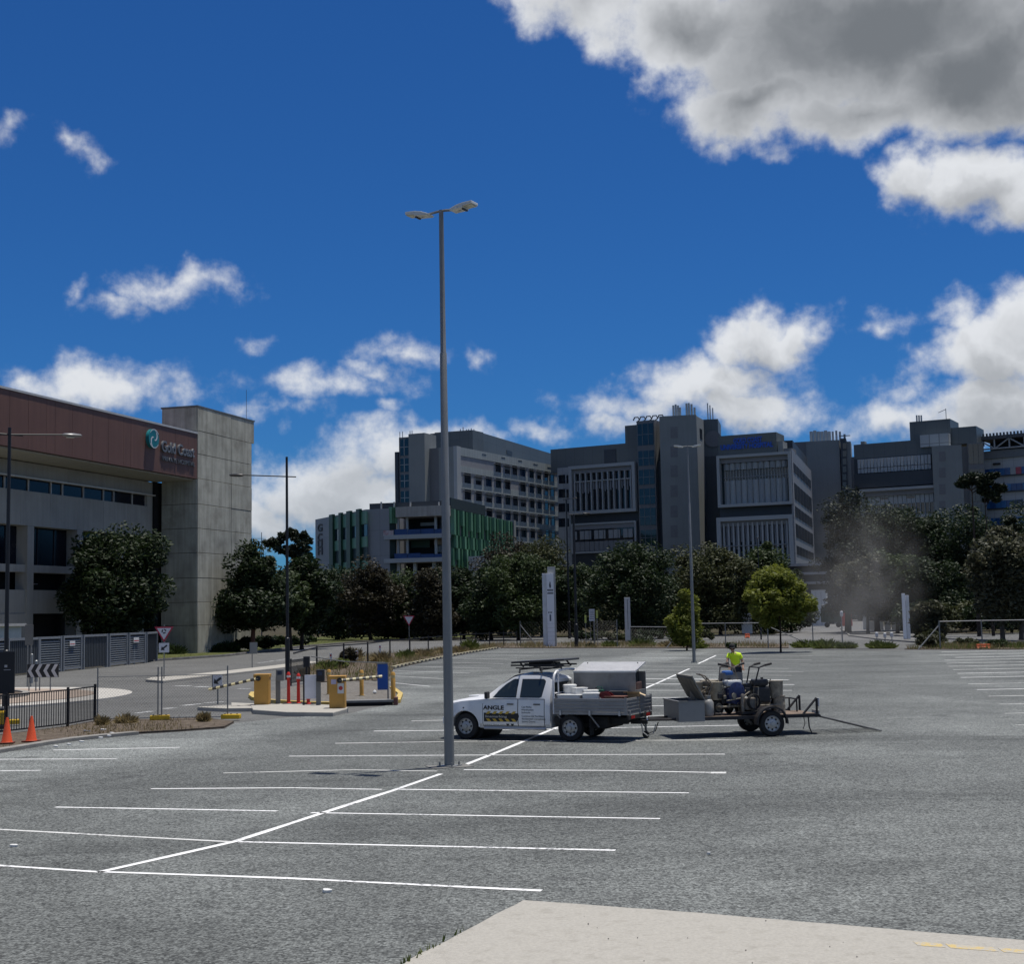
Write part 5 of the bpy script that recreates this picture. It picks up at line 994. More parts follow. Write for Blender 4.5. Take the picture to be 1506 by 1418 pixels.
for zt, wd in ((1.68,.52),(1.98,.56)):
    for j in range(6): MB().box(-.22+j*.1,-.22+j*.1+.075,-.258,-.252,h1-zt-.09,h1-zt+.09).build('printed_letter',m_ink,F_)
for j in range(3): MB().box(-.18+j*.14,-.18+j*.14+.09,-.258,-.252,h1-3.95,h1-3.83).build('printed_letter',m_ink,F_)
MB().box(-.06,.1,-.258,-.252,h1-4.75,h1-4.1).build('arrow_mark',M('pylon_blue_grey',(.10,.12,.16),.6),F_)
for j in range(5): MB().box(-.3,.42,-.256,-.251,h1-5.0-j*.42,h1-4.985-j*.42).build('panel_joint',M('joint_grey',(.28,.29,.3),.6),F_)
p = G(924.5,946); h1 = P(924,879,p.y).z
t = thing('totem_sign','slim grey white totem sign between the weeds and dark round tree','sign',p); MB().box(-.34,.26,-.15,.15,0,h1).build('blade',M('totem_grey',(.44,.46,.46),.5),t,bevel=.02); MB().box(-.05,.0,-.155,-.151,h1*.3,h1-.2).build('printed_strip',m_ink,t)
p = G(1334,940); h1 = P(1334,873,p.y).z
t = thing('totem_sign','slim twin-blade white totem sign beside the hospital driveway kerb','sign',p); MB().box(-.34,-.06,-.2,.1,0,h1).build('blade',m_pyl,t,bevel=.02); MB().box(.02,.36,-.1,.2,0,h1*.96).build('blade',M('pylon_side',(.58,.60,.61),.5),t,bevel=.02)
p = G(1099,934); h1 = P(1099,902,p.y).z; t = thing('direction_board','low white direction board behind the pale green young tree','sign',p); MB().box(-.7,.7,-.08,.08,.2,h1).build('board',m_pyl,t,bevel=.02); MB().box(-.6,.6,-.085,-.081,h1*.55,h1*.58).build('panel_joint',m_ink,t); MB().box(-.6,.6,-.1,.1,0,.2).build('plinth',m_kerb,t)
p = G(871.5,951); z1, z0 = P(871.5,896,p.y).z, P(871.5,913.5,p.y).z
t = thing('notice_sign','white notice sign with dark printed lines on two thin posts','sign',p)
for q in (-.17,.15): MB().tube([(q,.02,0),(q,.02,z1)],.03,6).build('post',m_galv,t)
pn = MB().box(-.27,.27,-.03,0,z0,z1).build('sign_panel',m_white,t)
for j in range(5): MB().box(-.2,.2,-.034,-.031,z0+(z1-z0)*(.14+j*.16),z0+(z1-z0)*(.14+j*.16)+.06).build('printed_line',M('print_grey',(.12,.12,.13),.6),pn)
m_lime = M('lime_sign',(.42,.48,.12),.5)
for px, y0, y1, lb in ((862,905,916.5,'small lime green sign on thin post beside the notice sign, lower one'),(879,898,909.5,'small lime green sign on thin post beside the notice sign, higher one')):
    p = G(px,949); signpost('lime_sign',lb,'sign',p,px,y0,y1,.2,m_lime,(0,))
# barriers and clutter in the distance
m_or = M('orange_plastic',(.55,.10,.03),.5,0,.1)
def barrier(px, py, wpx, y0, label, mat=None):
    p = G(px,py); w = wpx/2050*p.y; h = max(.25, P(px,y0,p.y).z); t = thing('plastic_barrier',label,'barrier',p); MB().side([(-.25,0),(.25,0),(.12,h*.5),(.08,h),(-.08,h),(-.12,h*.5)],-w/2,w/2).build('body',mat or m_or,t,bevel=.03).rotation_euler = (0,0,math.pi/2); MB().box(-w*.3,w*.3,-.26,-.2,.05,.12).build('slot',m_dkopen,t)
barrier(1446,954.6,20,947.5,'low orange plastic barrier before the chain link fence'); barrier(1038,938,7,931.5,'small orange barrel behind the far light pole'); barrier(1099,938.5,7,932,'small orange barrel below the low white direction board'); barrier(1246,921,15,897,'tall red barriers at the dusty hospital driveway',M('red_plastic',(.45,.04,.03),.5)); barrier(500,914,8,897,'red roadwork barrier beyond the far road trees',M('red_plastic',(.45,.04,.03),.5)); barrier(528,912,34,903,'long low red barrier beyond the far road trees',M('red_plastic',(.45,.04,.03),.5))
for px, py, y0 in ((1239.5,949,899),(1290,947,930),(1302,947,931),(1312,947,930)):
    p = G(px,py); h = P(px,y0,p.y).z; t = thing('marker_post',('tall thin marker post with white top at the hospital driveway gate' if px < 1250 else 'short thin marker post with white top on the driveway kerb'),'post',p,0,'driveway marker posts'); MB().tube([(0,0,0),(0,0,h)],.04,6).build('post',m_galv,t); MB().lathe([(.05,h-.5),(.14,h-.4),(.14,h-.05),(.05,h)],8).build('top',m_white,t)
F12 = Fac.d(1270,205,1333,203); A0 = F12.A; t = thing('white_low_wall','low pale wall panels behind the dusty tree trunks','wall',(A0.x,A0.y,0))
for j in range(6): fpart(F12,'wall_panel',(F12.L*j/6+.06,F12.L*(j+1)/6-.06,0,1.25),-.2,0,M('pale_wall',(.42,.42,.40),.8,0,.15),t,(A0.x,A0.y,0))
for px, lb in ((1274,'white utility box behind the low pale wall'),(1287,'white utility box with panelled door behind the low pale wall')):
    p = P(px,hor(px),212); t = thing('utility_box',lb,'utility box',(p.x,p.y,0)); MB().box(-.5,.5,-.4,.4,0,2.7).build('box',m_pwall if False else M('utility_white',(.5,.5,.48),.6),t,bevel=.03); MB().box(-.42,.42,-.42,-.401,.2,2.5).build('door',M('utility_door',(.4,.4,.39),.6),t)
p = P(1222,hor(1222),245); t = thing('green_bin_truck','dark green truck body parked under the driveway trees','truck',(p.x,p.y,0)); MB().box(-1.6,1.6,-1.1,1.1,.9,3.4).build('body',M('dark_green',(.012,.035,.025),.5),t,bevel=.1); MB().box(-1.5,-.2,-1.0,1.0,3.42,4.0).build('cab_roof',M('pale_canvas',(.3,.3,.28),.7),t,bevel=.1)
for x in (-1.0,1.0): MB().lathe([(.45,-1.15),(.45,-.85)],14,(x,0,.45),'y').build('wheel',m_black,t)
for (px,py,s) in ((128,1079,.22),(152,1077,.14),(148,1089,.10),(120,1092,.08),(101,1096,.07),(82,1099,.08),(165,1082,.09),(160,1086,.07),(480,1313.5,.09),(20,1246.5,.07),(1042,1258,.03)):
    p = G(px,py); o = MB().prism([(s*math.cos(a)*random.uniform(.6,1.1),s*.5*math.sin(a)*random.uniform(.6,1.1)) for a in [i*.9 for i in range(7)]],0,.03).build('litter_scrap',M('white_litter',(.6,.6,.58),.7)); o.location = (p.x,p.y,.055 if py < 1090 else .008); o.rotation_euler = (.2,.1,s*9); tag(o,'scrap of white litter lying on the ground at the kerb or bays','litter','white litter scraps')
# ------------------------------------------------------------------ white dual-cab ute with tray
m_wpaint = M('white_car_paint', (.70,.70,.69), .28, 0, .03, 1, 0, 1, .5, dirt=((.42,.40,.37), 1.6, .35)); m_cglass = glass('car_glass', (.022,.030,.030), .05, .8)
m_rub, m_rim, m_plas = M('tyre_rubber', (.018,.018,.018), .85), M('steel_wheel', (.36,.36,.35), .4, .5, .1, 6), M('black_plastic', (.02,.02,.021), .6)
m_alu, m_aluD, m_chk = M('aluminium_tray', (.27,.265,.26), .5, .45, .2, 3, .15, 25, .4, dirt=((.14,.13,.12), 3, .7)), M('aluminium_box', (.22,.22,.215), .5, .35, .25, 2, .1, 40, dirt=((.12,.11,.10), 2.5, .6)), M('checker_plate', (.42,.42,.42), .45, .5, .1, 6, .9, 60)
m_seam, m_chas = M('panel_gap', (.03,.03,.03), .8), M('dark_chassis', (.02,.019,.018), .8)
Wf, Wr = G(688,1087), G(841,1090.5); f_ = (Wf-Wr).normalized(); l_ = Vector((-f_.y,f_.x,0)); O = Wf-l_*.73; WB = (Wf-Wr).length
ute = thing('white_ute', 'white dual-cab ute with aluminium tray and striped door lettering, parked across bays', 'ute', O, math.atan2(f_.y,f_.x))
XS = [(.74,[(.46,.36),(.58,.40),(.64,.58),(.60,.80),(.40,.86),(0,.88)]),(.66,[(.62,.33),(.76,.38),(.79,.60),(.74,.86),(.56,.92),(0,.94)]),(.45,[(.74,.32),(.85,.40),(.865,.66),(.81,.92),(.66,.98),(0,1.0)]),
 (.1,[(.78,.31),(.87,.42),(.885,.72),(.83,.985),(.68,1.035),(0,1.06)]),(-.45,[(.80,.30),(.87,.42),(.885,.74),(.845,1.03),(.70,1.085),(0,1.12)]),(-.60,[(.80,.30),(.87,.42),(.885,.75),(.85,1.05),(.715,1.13),(0,1.16)]),
 (-.95,[(.80,.30),(.87,.42),(.885,.75),(.855,1.06),(.675,1.38),(0,1.43)]),(-1.32,[(.80,.30),(.87,.42),(.885,.76),(.855,1.06),(.625,1.60),(0,1.66)]),(-1.55,[(.80,.30),(.87,.42),(.885,.76),(.855,1.06),(.61,1.645),(0,1.71)]),
 (-2.05,[(.80,.30),(.87,.42),(.885,.76),(.855,1.06),(.61,1.64),(0,1.705)]),(-2.32,[(.80,.31),(.87,.42),(.88,.76),(.85,1.06),(.62,1.58),(0,1.64)]),(-2.42,[(.79,.32),(.85,.42),(.86,.76),(.83,1.06),(.63,1.50),(0,1.54)])]
def sec(x):
    xs = [q[0] for q in XS][::-1]; out = []
    for i in range(6): out.append((np.interp(x,xs,[q[1][i][0] for q in XS][::-1]), np.interp(x,xs,[q[1][i][1] for q in XS][::-1])))
    return out
def side_y(x, z):
    s = sec(x); return float(np.interp(z,[q[1] for q in s[:5]],[q[0] for q in s[:5]]))
mb = MB(); n = 11; xs_ = []
for a, b_ in zip(XS,XS[1:]):
    for q in range(3): xs_.append(a[0]+(b_[0]-a[0])*q/3)
xs_.append(XS[-1][0])
for x in xs_:
    s = sec(x); ring_ = [(y,z) for y,z in s]+[(-y,z) for y,z in s[-2::-1]]; mb.v += [(x,y,z) for y,z in ring_]
for i in range(len(xs_)-1):
    for j in range(n): mb.f.append((i*n+j,i*n+(j+1)%n,(i+1)*n+(j+1)%n,(i+1)*n+j))
mb.f.append(tuple(range(n))); mb.f.append(tuple(range((len(xs_)-1)*n,len(xs_)*n))[::-1])
shell = mb.build('body', m_wpaint, ute, smooth=True, angle=24)
cut = MB().lathe([(.41,-1.2),(.41,1.2)],28,(0,0,.33),'y').build('cutter',m_wpaint,ute); bpy.context.view_layer.update(); boolcut(shell,[cut]); 
shell.data.materials.clear(); shell.data.materials.append(m_wpaint); shell.data.polygons.foreach_set('use_smooth',[True]*len(shell.data.polygons)); shell.data.set_sharp_from_angle(angle=math.radians(24))
MB().lathe([(.412,-.62),(.412,.62)],28,(0,0,.33),'y').build('wheel_arch_liner',m_chas,shell)
def patch(name, poly, mat, parent, lift=.006, sgn=1, nx=1):
    vs = [(x, sgn*(side_y(x,z)+lift), z) for x,z in poly]; return MB().add(vs,[tuple(range(len(vs)))]).build(name,mat,parent)
def gpatch(name, poly, mat, parent, lift, sgn, nx=12, nz=5):
    x0, x1 = max(p[0] for p in poly), min(p[0] for p in poly); vs = []; fs = []
    for i in range(nx+1):
        x = x0+(x1-x0)*(i/nx*.998+.001); zs_ = []
        for (ax,az),(bx,bz) in zip(poly,poly[1:]+poly[:1]):
            if (ax-x)*(bx-x) <= 0 and abs(ax-bx) > 1e-9: zs_.append(az+(bz-az)*(x-ax)/(bx-ax))
        lo, hi = min(zs_), max(zs_)
        for j in range(nz+1): z = lo+(hi-lo)*j/nz; vs.append((x,sgn*(side_y(x,z)+lift),z))
    for i in range(nx):
        for j in range(nz): q = i*(nz+1)+j; fs.append((q,q+1,q+nz+2,q+nz+1))
    return MB().add(vs,fs).build(name,mat,parent,smooth=True)
def strip_panel(name, x0, x1, zs, mat, parent, lift, sgn, bev=0.03):
    vs = []; fs = []; cols = 5
    for z in zs:
        for c in range(cols): x = x0+(x1-x0)*c/(cols-1); vs.append((x, sgn*(side_y(x,z)+lift), z))
    for r in range(len(zs)-1):
        for c in range(cols-1): q = r*cols+c; fs.append((q,q+1,q+cols+1,q+cols))
    o = MB().add(vs,fs).build(name,mat,parent,smooth=True); return o
zs = [.37,.42,.55,.75,.92,1.04]
for sgn in (1,-1):
    for nm, x0, x1 in (('front_door',-.53,-1.525),('rear_door',-1.545,-2.27)):
        strip_panel('door_gap',x0+.014,x1-.014,[.352,.42,.55,.75,.92,1.058],m_seam,shell,.002,sgn)
        d = strip_panel(nm,x0,x1,zs,m_wpaint,ute,.007,sgn); hx = x1+.20
        MB().box(hx-.09,hx+.09,sgn*(side_y(hx,.92)+.01)-.012,sgn*(side_y(hx,.92)+.01)+.03*sgn,.905,.935).build('handle',m_plas,d,bevel=.008)
    win = [('window',[(-.80,1.085),(-1.48,1.085),(-1.48,1.555),(-1.345,1.555),(-1.12,1.42),(-.92,1.24)]),('window',[(-1.58,1.085),(-2.16,1.085),(-2.24,1.15),(-2.25,1.50),(-2.19,1.555),(-1.58,1.555)])]
    for nm, poly in win:
        gpatch('window_rubber',poly,m_plas,shell,.005,sgn)
        cx = sum(p[0] for p in poly)/len(poly); cz = sum(p[1] for p in poly)/len(poly); gpatch(nm,[(cx+(x-cx)*.955,cz+(z-cz)*.93) for x,z in poly],m_cglass,shell,.010,sgn)
    mr = MB().box(-.66,-.74,sgn*.86,sgn*1.06,1.06,1.24).build('mirror',m_plas,ute,bevel=.03)
    MB().box(.30,.60,sgn*.80,sgn*.83,.70,.86).build('headlight',M('headlight_glass',(.5,.5,.5),.1,.2),ute,bevel=.02); MB().box(.02,.06,sgn*(side_y(.04,.82)),sgn*(side_y(.04,.82)+.012),.80,.83).build('side_repeater',m_plas,ute)
    MB().tube([(-.55,sgn*.84,.30),(-2.3,sgn*.84,.30)],.035,8).build('side_step',M('step_alu',(.45,.45,.45),.4,.5),ute)
    fl = MB(); a_ = [math.pi*(i/14) for i in range(15)]
    fl.add([(r*math.cos(t), sgn*(side_y(max(-.44,min(.7,r*math.cos(t))),.6)+.006), .33+r*math.sin(t)) for t in a_ for r in (.41,.445)],[(2*i,2*i+1,2*i+3,2*i+2) for i in range(14)]); fl.build('arch_lip',m_wpaint,shell)
ws = [(-.64,.64,1.165),(-1.0,.575,1.46),(-1.30,.53,1.655)]
MB().add([(x,y*s_,z+.012-abs(s_)*.03) for x,y,z in ws for s_ in (-1,-.5,0,.5,1)],[(5*r+c,5*r+c+1,5*r+c+6,5*r+c+5) for r in range(2) for c in range(4)]).build('windscreen',m_cglass,ute)
MB().box(-2.425,-2.43,-.56,.56,1.12,1.46).build('rear_window',m_cglass,ute)
MB().box(.70,.80,-.62,.62,.36,.56).build('bumper',m_wpaint,ute,bevel=.04); MB().box(.735,.76,-.42,.42,.62,.80).build('grille',m_plas,ute,bevel=.01); MB().box(-.1,.2,-.25,.25,1.062,1.10).build('bonnet_bulge',m_wpaint,ute,bevel=.02)
# door lettering on the near side
ink = M('black_vinyl',(.015,.015,.015),.5); yel = M('yellow_vinyl',(.50,.33,.04),.5); grey = M('grey_vinyl',(.09,.10,.10),.6)
fd = [c for c in ute.children if c.name.startswith('front_door')][0]; rd = [c for c in ute.children if c.name.startswith('rear_door')][0]
def lm(x, z, lift=.012): return Matrix.Translation((x,0,z)) @ Matrix(((-1,0,0,0),(0,0,1,side_y(x,z)+lift),(0,1,0,0),(0,0,0,1)))
def dtext(s, x, z, size, w, mat, parent, lift=.013, bold=.0): text_part('lettering',s,mat,parent,lm(x,z,lift),size,.002,width=w,bold=bold)
dtext('ANGLE',-.55,.775,.15,.60,ink,fd,bold=.004)
bg_ = MB().add([(x,side_y(x,.6)+.011,z) for x,z in ((-.56,.47),(-1.50,.47),(-1.55,.56),(-1.57,.61),(-1.55,.68),(-1.47,.775),(-1.38,.775),(-1.42,.74),(-.56,.74))],[tuple(range(9))]).build('striped_panel',ink,fd)
for z0, z1, dr in ((.665,.735,1),(.475,.545,-1)):
    for j in range(5):
        x = -.62-j*.18; MB().add([(q,side_y(q,.6)+.0135,z) for q,z in ((x-.05*(dr<0)*1.3,z0),(x-.09-.05*(dr<0)*1.3,z0),(x-.09-.05*(dr>0)*1.3,z1),(x-.05*(dr>0)*1.3,z1))],[(0,1,2,3)]).build('stripe',yel,bg_)
dtext('linemarking',-.60,.575,.085,.62,M('pale_vinyl',(.35,.33,.30),.6),bg_,.0155,.002)
dtext('1300 858 357',-.56,.385,.085,.60,ink,fd); 
for x in (-1.24,-1.37): MB().add([(x+.045*math.cos(i*.5236),side_y(x,.41)+.0125,.415+.045*math.sin(i*.5236)) for i in range(12)],[tuple(range(12))]).build('round_icon',ink,fd)
for i, (s, w) in enumerate((('Car Parks',.28),('Warehouses',.34),('Schools',.25),('Commercial Facilities',.62),('Residential Complexes',.66),('Sports Courts',.38))): dtext(s,-1.64,.83-i*.07-(.02 if i > 2 else 0),.062,w,grey,rd,.0125)
# wheels
def wheel(parent, x, y, R, w, sgn, hub=m_rim):
    wh = MB().lathe([(R*.60,-w/2),(R*.93,-w/2),(R,-w*.36),(R,w*.36),(R*.93,w/2),(R*.60,w/2),(R*.56,w*.2),(R*.56,-w*.2),(R*.60,-w/2)],32,(x,y,R),'y',False).build('wheel',m_rub,parent,smooth=True)
    o_ = sgn*w/2; rm = MB().lathe([(R*.62,o_+sgn*.002),(R*.60,o_+sgn*.008),(R*.55,o_-sgn*.03),(R*.42,o_-sgn*.035),(R*.30,o_-sgn*.01),(R*.16,o_-sgn*.005),(R*.14,o_+sgn*.03),(.001,o_+sgn*.03)],28,(x,y,R),'y',False).build('rim',hub,wh,smooth=True)
    for k_ in range(8): t = k_*math.pi/4; MB().lathe([(R*.075,o_-sgn*.04),(R*.075,o_-sgn*.022)],8,(x+R*.44*math.cos(t),y,R+R*.44*math.sin(t)),'y').build('rim_hole',m_chas,wh)
    return wh
for sgn in (1,-1): wheel(ute,0,sgn*.74,.335,.2,sgn); wheel(ute,-WB,sgn*.74,.335,.2,sgn)
# chassis and tray
ch = MB(); ch.box(.5,-4.35,.30,.42,.42,.58); ch.box(.5,-4.35,-.42,-.30,.42,.58); ch.box(-WB-.05,-WB+.05,-.65,.65,.28,.40); ch.box(-2.5,-4.3,-.28,.28,.44,.55); ch.build('chassis',m_chas,ute)
MB().box(-3.4,-3.9,-.6,.6,.30,.62).build('spare_wheel_carrier',m_chas,ute,bevel=.1); MB().box(-2.52,-2.8,.35,.8,.4,.62).build('fuel_tank',m_chas,ute,bevel=.05)
TX0, TX1, TZ = -2.56, -4.52, .68
tray = MB().box(TX0,TX1,-.9,.9,TZ,TZ+.06).build('tray',m_alu,ute)
def dropside(p0, p1, sgn_y=None):
    F = Fac(p0,p1)
    for j in range(4): z = TZ+.065+j*.085; fpart(F,'side_plank',(0,F.L,z,z+.081),-.03,0,m_alu,tray,None,.008); fpart(F,'plank_rib',(0,F.L,z+.03,z+.045),0,.008,m_alu,tray,None)
    for q in (.18,F.L/2,F.L-.18): fpart(F,'latch',(q-.025,q+.025,TZ-.02,TZ+.10),0,.035,M('latch_steel',(.4,.4,.4),.4,.6),tray,None)
dropside(Vector((TX0,.9,0)),Vector((TX1,.9,0))); dropside(Vector((TX1,-.9,0)),Vector((TX0,-.9,0))); dropside(Vector((TX1,.9,0)),Vector((TX1,-.9,0)))
for y in (-.9,.9): MB().box(TX1-.012,TX1+.05,y-.02,y+.02,TZ,TZ+.42).build('corner_post',m_alu,tray)
hoop = [(-2.54,.86,TZ),(-2.54,.86,1.5),(-2.54,.80,1.66),(-2.54,.66,1.75),(-2.54,0,1.78),(-2.54,-.66,1.75),(-2.54,-.80,1.66),(-2.54,-.86,1.5),(-2.54,-.86,TZ)]
hb = MB().tube(hoop,.03,8).build('headboard_hoop',M('white_tube',(.6,.6,.6),.4),tray,smooth=True)
for y in (.55,-.55): MB().tube([(-2.54,y,TZ),(-2.54,y,1.74)],.02,6).build('headboard_bar',M('white_tube',(.6,.6,.6),.4),hb)
MB().tube([(-2.54,.86,1.2),(-2.54,-.86,1.2)],.02,6).build('headboard_bar',M('white_tube',(.6,.6,.6),.4),hb)
for x in (-2.62,-3.5): MB().tube([(x,.84,TZ),(x-.22,.75,.36)],.02,6).build('tray_brace',m_alu,tray)
for x in (-2.70,-3.52): MB().box(x-.006,x+.006,.62,.88,.16,.58).build('mudflap',m_rub,tray)
tb_ = MB().box(TX1+.02,TX1-.03,-.85,.85,.56,.66).build('rear_bar',m_chas,ute); 
for sgn in (1,-1): MB().box(TX1-.04,TX1-.031,sgn*.55-.13,sgn*.55+.13,.575,.645).build('tail_light',M('tail_red',(.35,.02,.015),.3),tb_)
MB().box(-4.3,-4.72,-.05,.05,.40,.50).build('tow_bar',m_chas,ute); MB().lathe([(.03,.5),(.025,.53),(.03,.57),(.0,.6)],10,(-4.72,0,0)).build('tow_ball',M('chrome',(.6,.6,.6),.2,.8),ute)
ch_ = [(-4.60,.10,.42),(-4.66,.14,.20),(-4.78,.15,.12),(-4.92,.12,.18),(-4.98,.08,.40)]; MB().tube(ch_,.018,6).build('safety_chain',m_galv,ute); MB().tube([(-4.55,-.08,.45),(-4.7,-.12,.16),(-4.9,-.1,.22),(-5.0,-.05,.45)],.014,6).build('trailer_cable',m_plas,ute)
# roof rack
rk = MB(); 
for x in (-1.50,-2.12): rk.tube([(x,-.66,1.70),(x,-.62,1.80),(x,.62,1.80),(x,.66,1.70)],.025,6)
for y in (-.55,.55): rk.tube([(-1.35,y,1.83),(-2.4,y,1.83)],.02,6)
rk.build('roof_rack',m_plas,ute)
# arrow board lying on the rack, tool box on the tray and loose load
def world(o, x, y, z): return o.matrix_world @ Vector((x,y,z))
bpy.context.view_layer.update()
def on(root, name, label, cat, x, y, z, rz=0, group=None):
    p = root.matrix_world @ Vector((x,y,z)); return thing(name,label,cat,p,root.rotation_euler.z+rz,group)
ab = on(ute,'arrow_board','flat black folded arrow board carried on the roof rack of the white ute','sign board',-1.95,0,1.852)
MB().box(-.75,.75,-.52,.52,.12,.165,Matrix.Rotation(math.radians(2.5),4,'Y')).build('panel',m_plas,ab,bevel=.01); MB().box(-.74,.74,-.51,.51,.166,.172,Matrix.Rotation(math.radians(2.5),4,'Y')).build('lamp_face',M('board_face',(.06,.055,.05),.4,0,.5,8),ab)
for x in (-.55,.45):
    for y in (-.4,.4): MB().tube([(x,y,0),(x+.12,y,.13)],.022,6).build('leg',m_plas,ab)
MB().box(-.3,.35,-.3,.3,.0,.11).build('battery_box',m_plas,ab,bevel=.02); MB().box(-.7,.8,-.45,-.40,.02,.06).build('rail',m_plas,ab); MB().box(-.7,.8,.40,.45,.02,.06).build('rail',m_plas,ab)
tx = on(ute,'aluminium_tool_box','tall aluminium tool box with raised checker plate lid on the ute tray','tool box',-3.55,-.45,TZ+.062)
MB().box(-.85,.85,.33,.36,0,.94).build('side_panel',m_aluD,tx); MB().box(-.85,.85,-.42,-.39,0,.94).build('side_panel',m_aluD,tx); MB().box(.82,.85,-.39,.33,0,.94).build('end_panel',m_aluD,tx); MB().box(-.85,-.82,-.39,.33,0,.5).build('end_panel',m_aluD,tx); MB().box(-.86,.86,.30,.385,.94,.985).build('top_rail',M('bright_alu',(.6,.6,.6),.35,.6),tx); MB().box(-.82,.82,-.39,.33,0,.02).build('floor',m_chas,tx)
ml = Matrix.Translation((0,-.40,.99)) @ Matrix.Rotation(math.radians(18),4,'X') @ Matrix.Translation((0,.0,0)); lid = MB().box(-.86,.86,.0,.78,.0,.03,Matrix.Translation((0,.36,.985)) @ Matrix.Rotation(math.radians(180-15),4,'X')); lid.build('lid',m_chk,tx)
for x in (-.70,.70): MB().tube([(x,-.3,.55),(x,-.25,1.18)],.012,6).build('gas_strut',m_plas,tx)
MB().box(-.80,.80,.0,.31,.15,.17).build('shelf',m_aluD,tx); MB().box(-.83,-.60,-.2,.25,.2,.7).build('contents',M('box_contents',(.09,.05,.04),.8,0,.6,9),tx,bevel=.03)
m_wpl = M('white_pail_plastic',(.62,.62,.60),.45,0,.06)
def pail(x, y, label, h=.36, r=.15):
    t = on(ute,'pail',label,'pail',x,y,TZ+.062,0,'white pails on the ute tray'); MB().lathe([(r*.86,0),(r,h-.03),(r*1.06,h-.02),(r*1.06,h)],16).build('bucket',m_wpl,t,smooth=True); MB().lathe([(r*1.08,h),(r*1.08,h+.025),(r*.9,h+.04)],16).build('lid',m_wpl,t,smooth=True); MB().tube([(0,-r*1.05,h-.05),(.02,-r*.6,h+.08),(.02,r*.6,h+.08),(0,r*1.05,h-.05)],.006,5).build('handle',m_galv,t)
pail(-2.75,.30,'tall white pail behind the ute cab',.62,.17); pail(-3.05,.05,'short white pail beside the tall pail on the ute tray',.46); pail(-3.30,-.0,'white pail standing before the tool box on the ute tray',.42)
def tub(x, y, z, sx, sy, h, label, mat, rz=0, cat='tub', name='plastic_tub'):
    t = on(ute,name,label,cat,x,y,TZ+.062+z,rz); n = 4
    MB().add([(a*sx*k_,b_*sy*k_,zz_) for k_,zz_ in ((.42,0),(.5,h)) for a,b_ in ((-1,-1),(1,-1),(1,1),(-1,1))],[(3,2,1,0),(4,5,6,7),(0,1,5,4),(1,2,6,5),(2,3,7,6),(3,0,4,7)]).build('body',mat,t,bevel=.015); MB().box(-sx*.53,sx*.53,-sy*.53,sy*.53,h,h+.025).build('rim',mat,t,bevel=.008)
tub(-2.92,.62,0,.62,.36,.40,'long white plastic tub against the near drop side of the ute tray',m_wpl); tub(-3.48,.60,0,.42,.40,.44,'square white plastic tub beside the red reel on the ute tray',m_wpl,.2); tub(-3.35,.35,0,.36,.30,.50,'white plastic tub stacked high in the middle of the ute tray',m_wpl,.5)
jc = on(ute,'jerry_can','dark green jerry can before the aluminium tool box','jerry can',-3.48,.08,TZ+.062); MB().box(-.12,.12,-.07,.07,0,.52).build('body',M('green_plastic',(.015,.075,.05),.5),jc,bevel=.03); MB().tube([(-.08,0,.52),(-.06,0,.58),(.06,0,.58),(.08,0,.52)],.014,6).build('handle',M('green_plastic',(.015,.075,.05),.5),jc); MB().lathe([(.025,.52),(.025,.57)],8,(.08,.03,0)).build('cap',m_plas,jc)
rl = on(ute,'hose_reel','dark red hose reel on the ute tray','reel',-3.82,.55,TZ+.062); MB().lathe([(.24,-.10),(.24,-.085),(.12,-.08),(.12,.08),(.24,.085),(.24,.10)],24,(0,0,.26),'y').build('drum',M('dark_red_paint',(.16,.012,.012),.4),rl,smooth=True); MB().lathe([(.19,-.078),(.19,.078)],20,(0,0,.26),'y').build('hose',m_rub,rl); MB().box(-.2,.2,-.12,.12,0,.03).build('base',m_plas,rl); MB().tube([(0,.10,.26),(0,.14,.26),(.1,.14,.36)],.012,6).build('crank',m_galv,rl)
cbx = on(ute,'cardboard_box','open brown cardboard box on the rear corner of the ute tray','box',-4.28,-.15,TZ+.062,.3); m_cardb = M('cardboard',(.38,.25,.13),.85,0,.12,4); m_cin = M('cardboard_inside',(.55,.42,.26),.85)
for a in ((-.2,.2,.17,.18),(-.2,.2,-.18,-.17)): MB().box(a[0],a[1],a[2],a[3],0,.42).build('side',m_cardb,cbx)
for a in ((-.2,-.19),(.19,.2)): MB().box(a[0],a[1],-.17,.17,0,.42).build('side',m_cardb,cbx)
MB().box(-.19,.19,-.17,.17,.0,.25).build('contents',M('box_contents',(.09,.05,.04),.8,0,.6,9),cbx)
for sg in (1,-1): MB().add([(-.2,sg*.18,.42),(.2,sg*.18,.42),(.2,sg*.34,.47),(-.2,sg*.34,.47)],[(0,1,2,3)]).build('flap',m_cin,cbx); MB().add([(sg*.2,-.18,.42),(sg*.2,.18,.42),(sg*.34,.18,.36),(sg*.34,-.18,.36)],[(0,1,2,3)]).build('flap',m_cin,cbx)
tub(-3.05,.38,0,.34,.26,.56,'small white tub jammed behind the tall pail on the ute tray',m_wpl,.9); tub(-4.0,.05,0,.45,.3,.46,'dark grey tool tub in front of the tool box on the ute tray',M('dark_tub',(.05,.05,.052),.6),.25); tub(-4.1,.5,0,.5,.35,.36,'shallow rusty brown tray of tools beside the cardboard box',M('rusty_tray',(.14,.06,.04),.8,0,.4,8),.1)
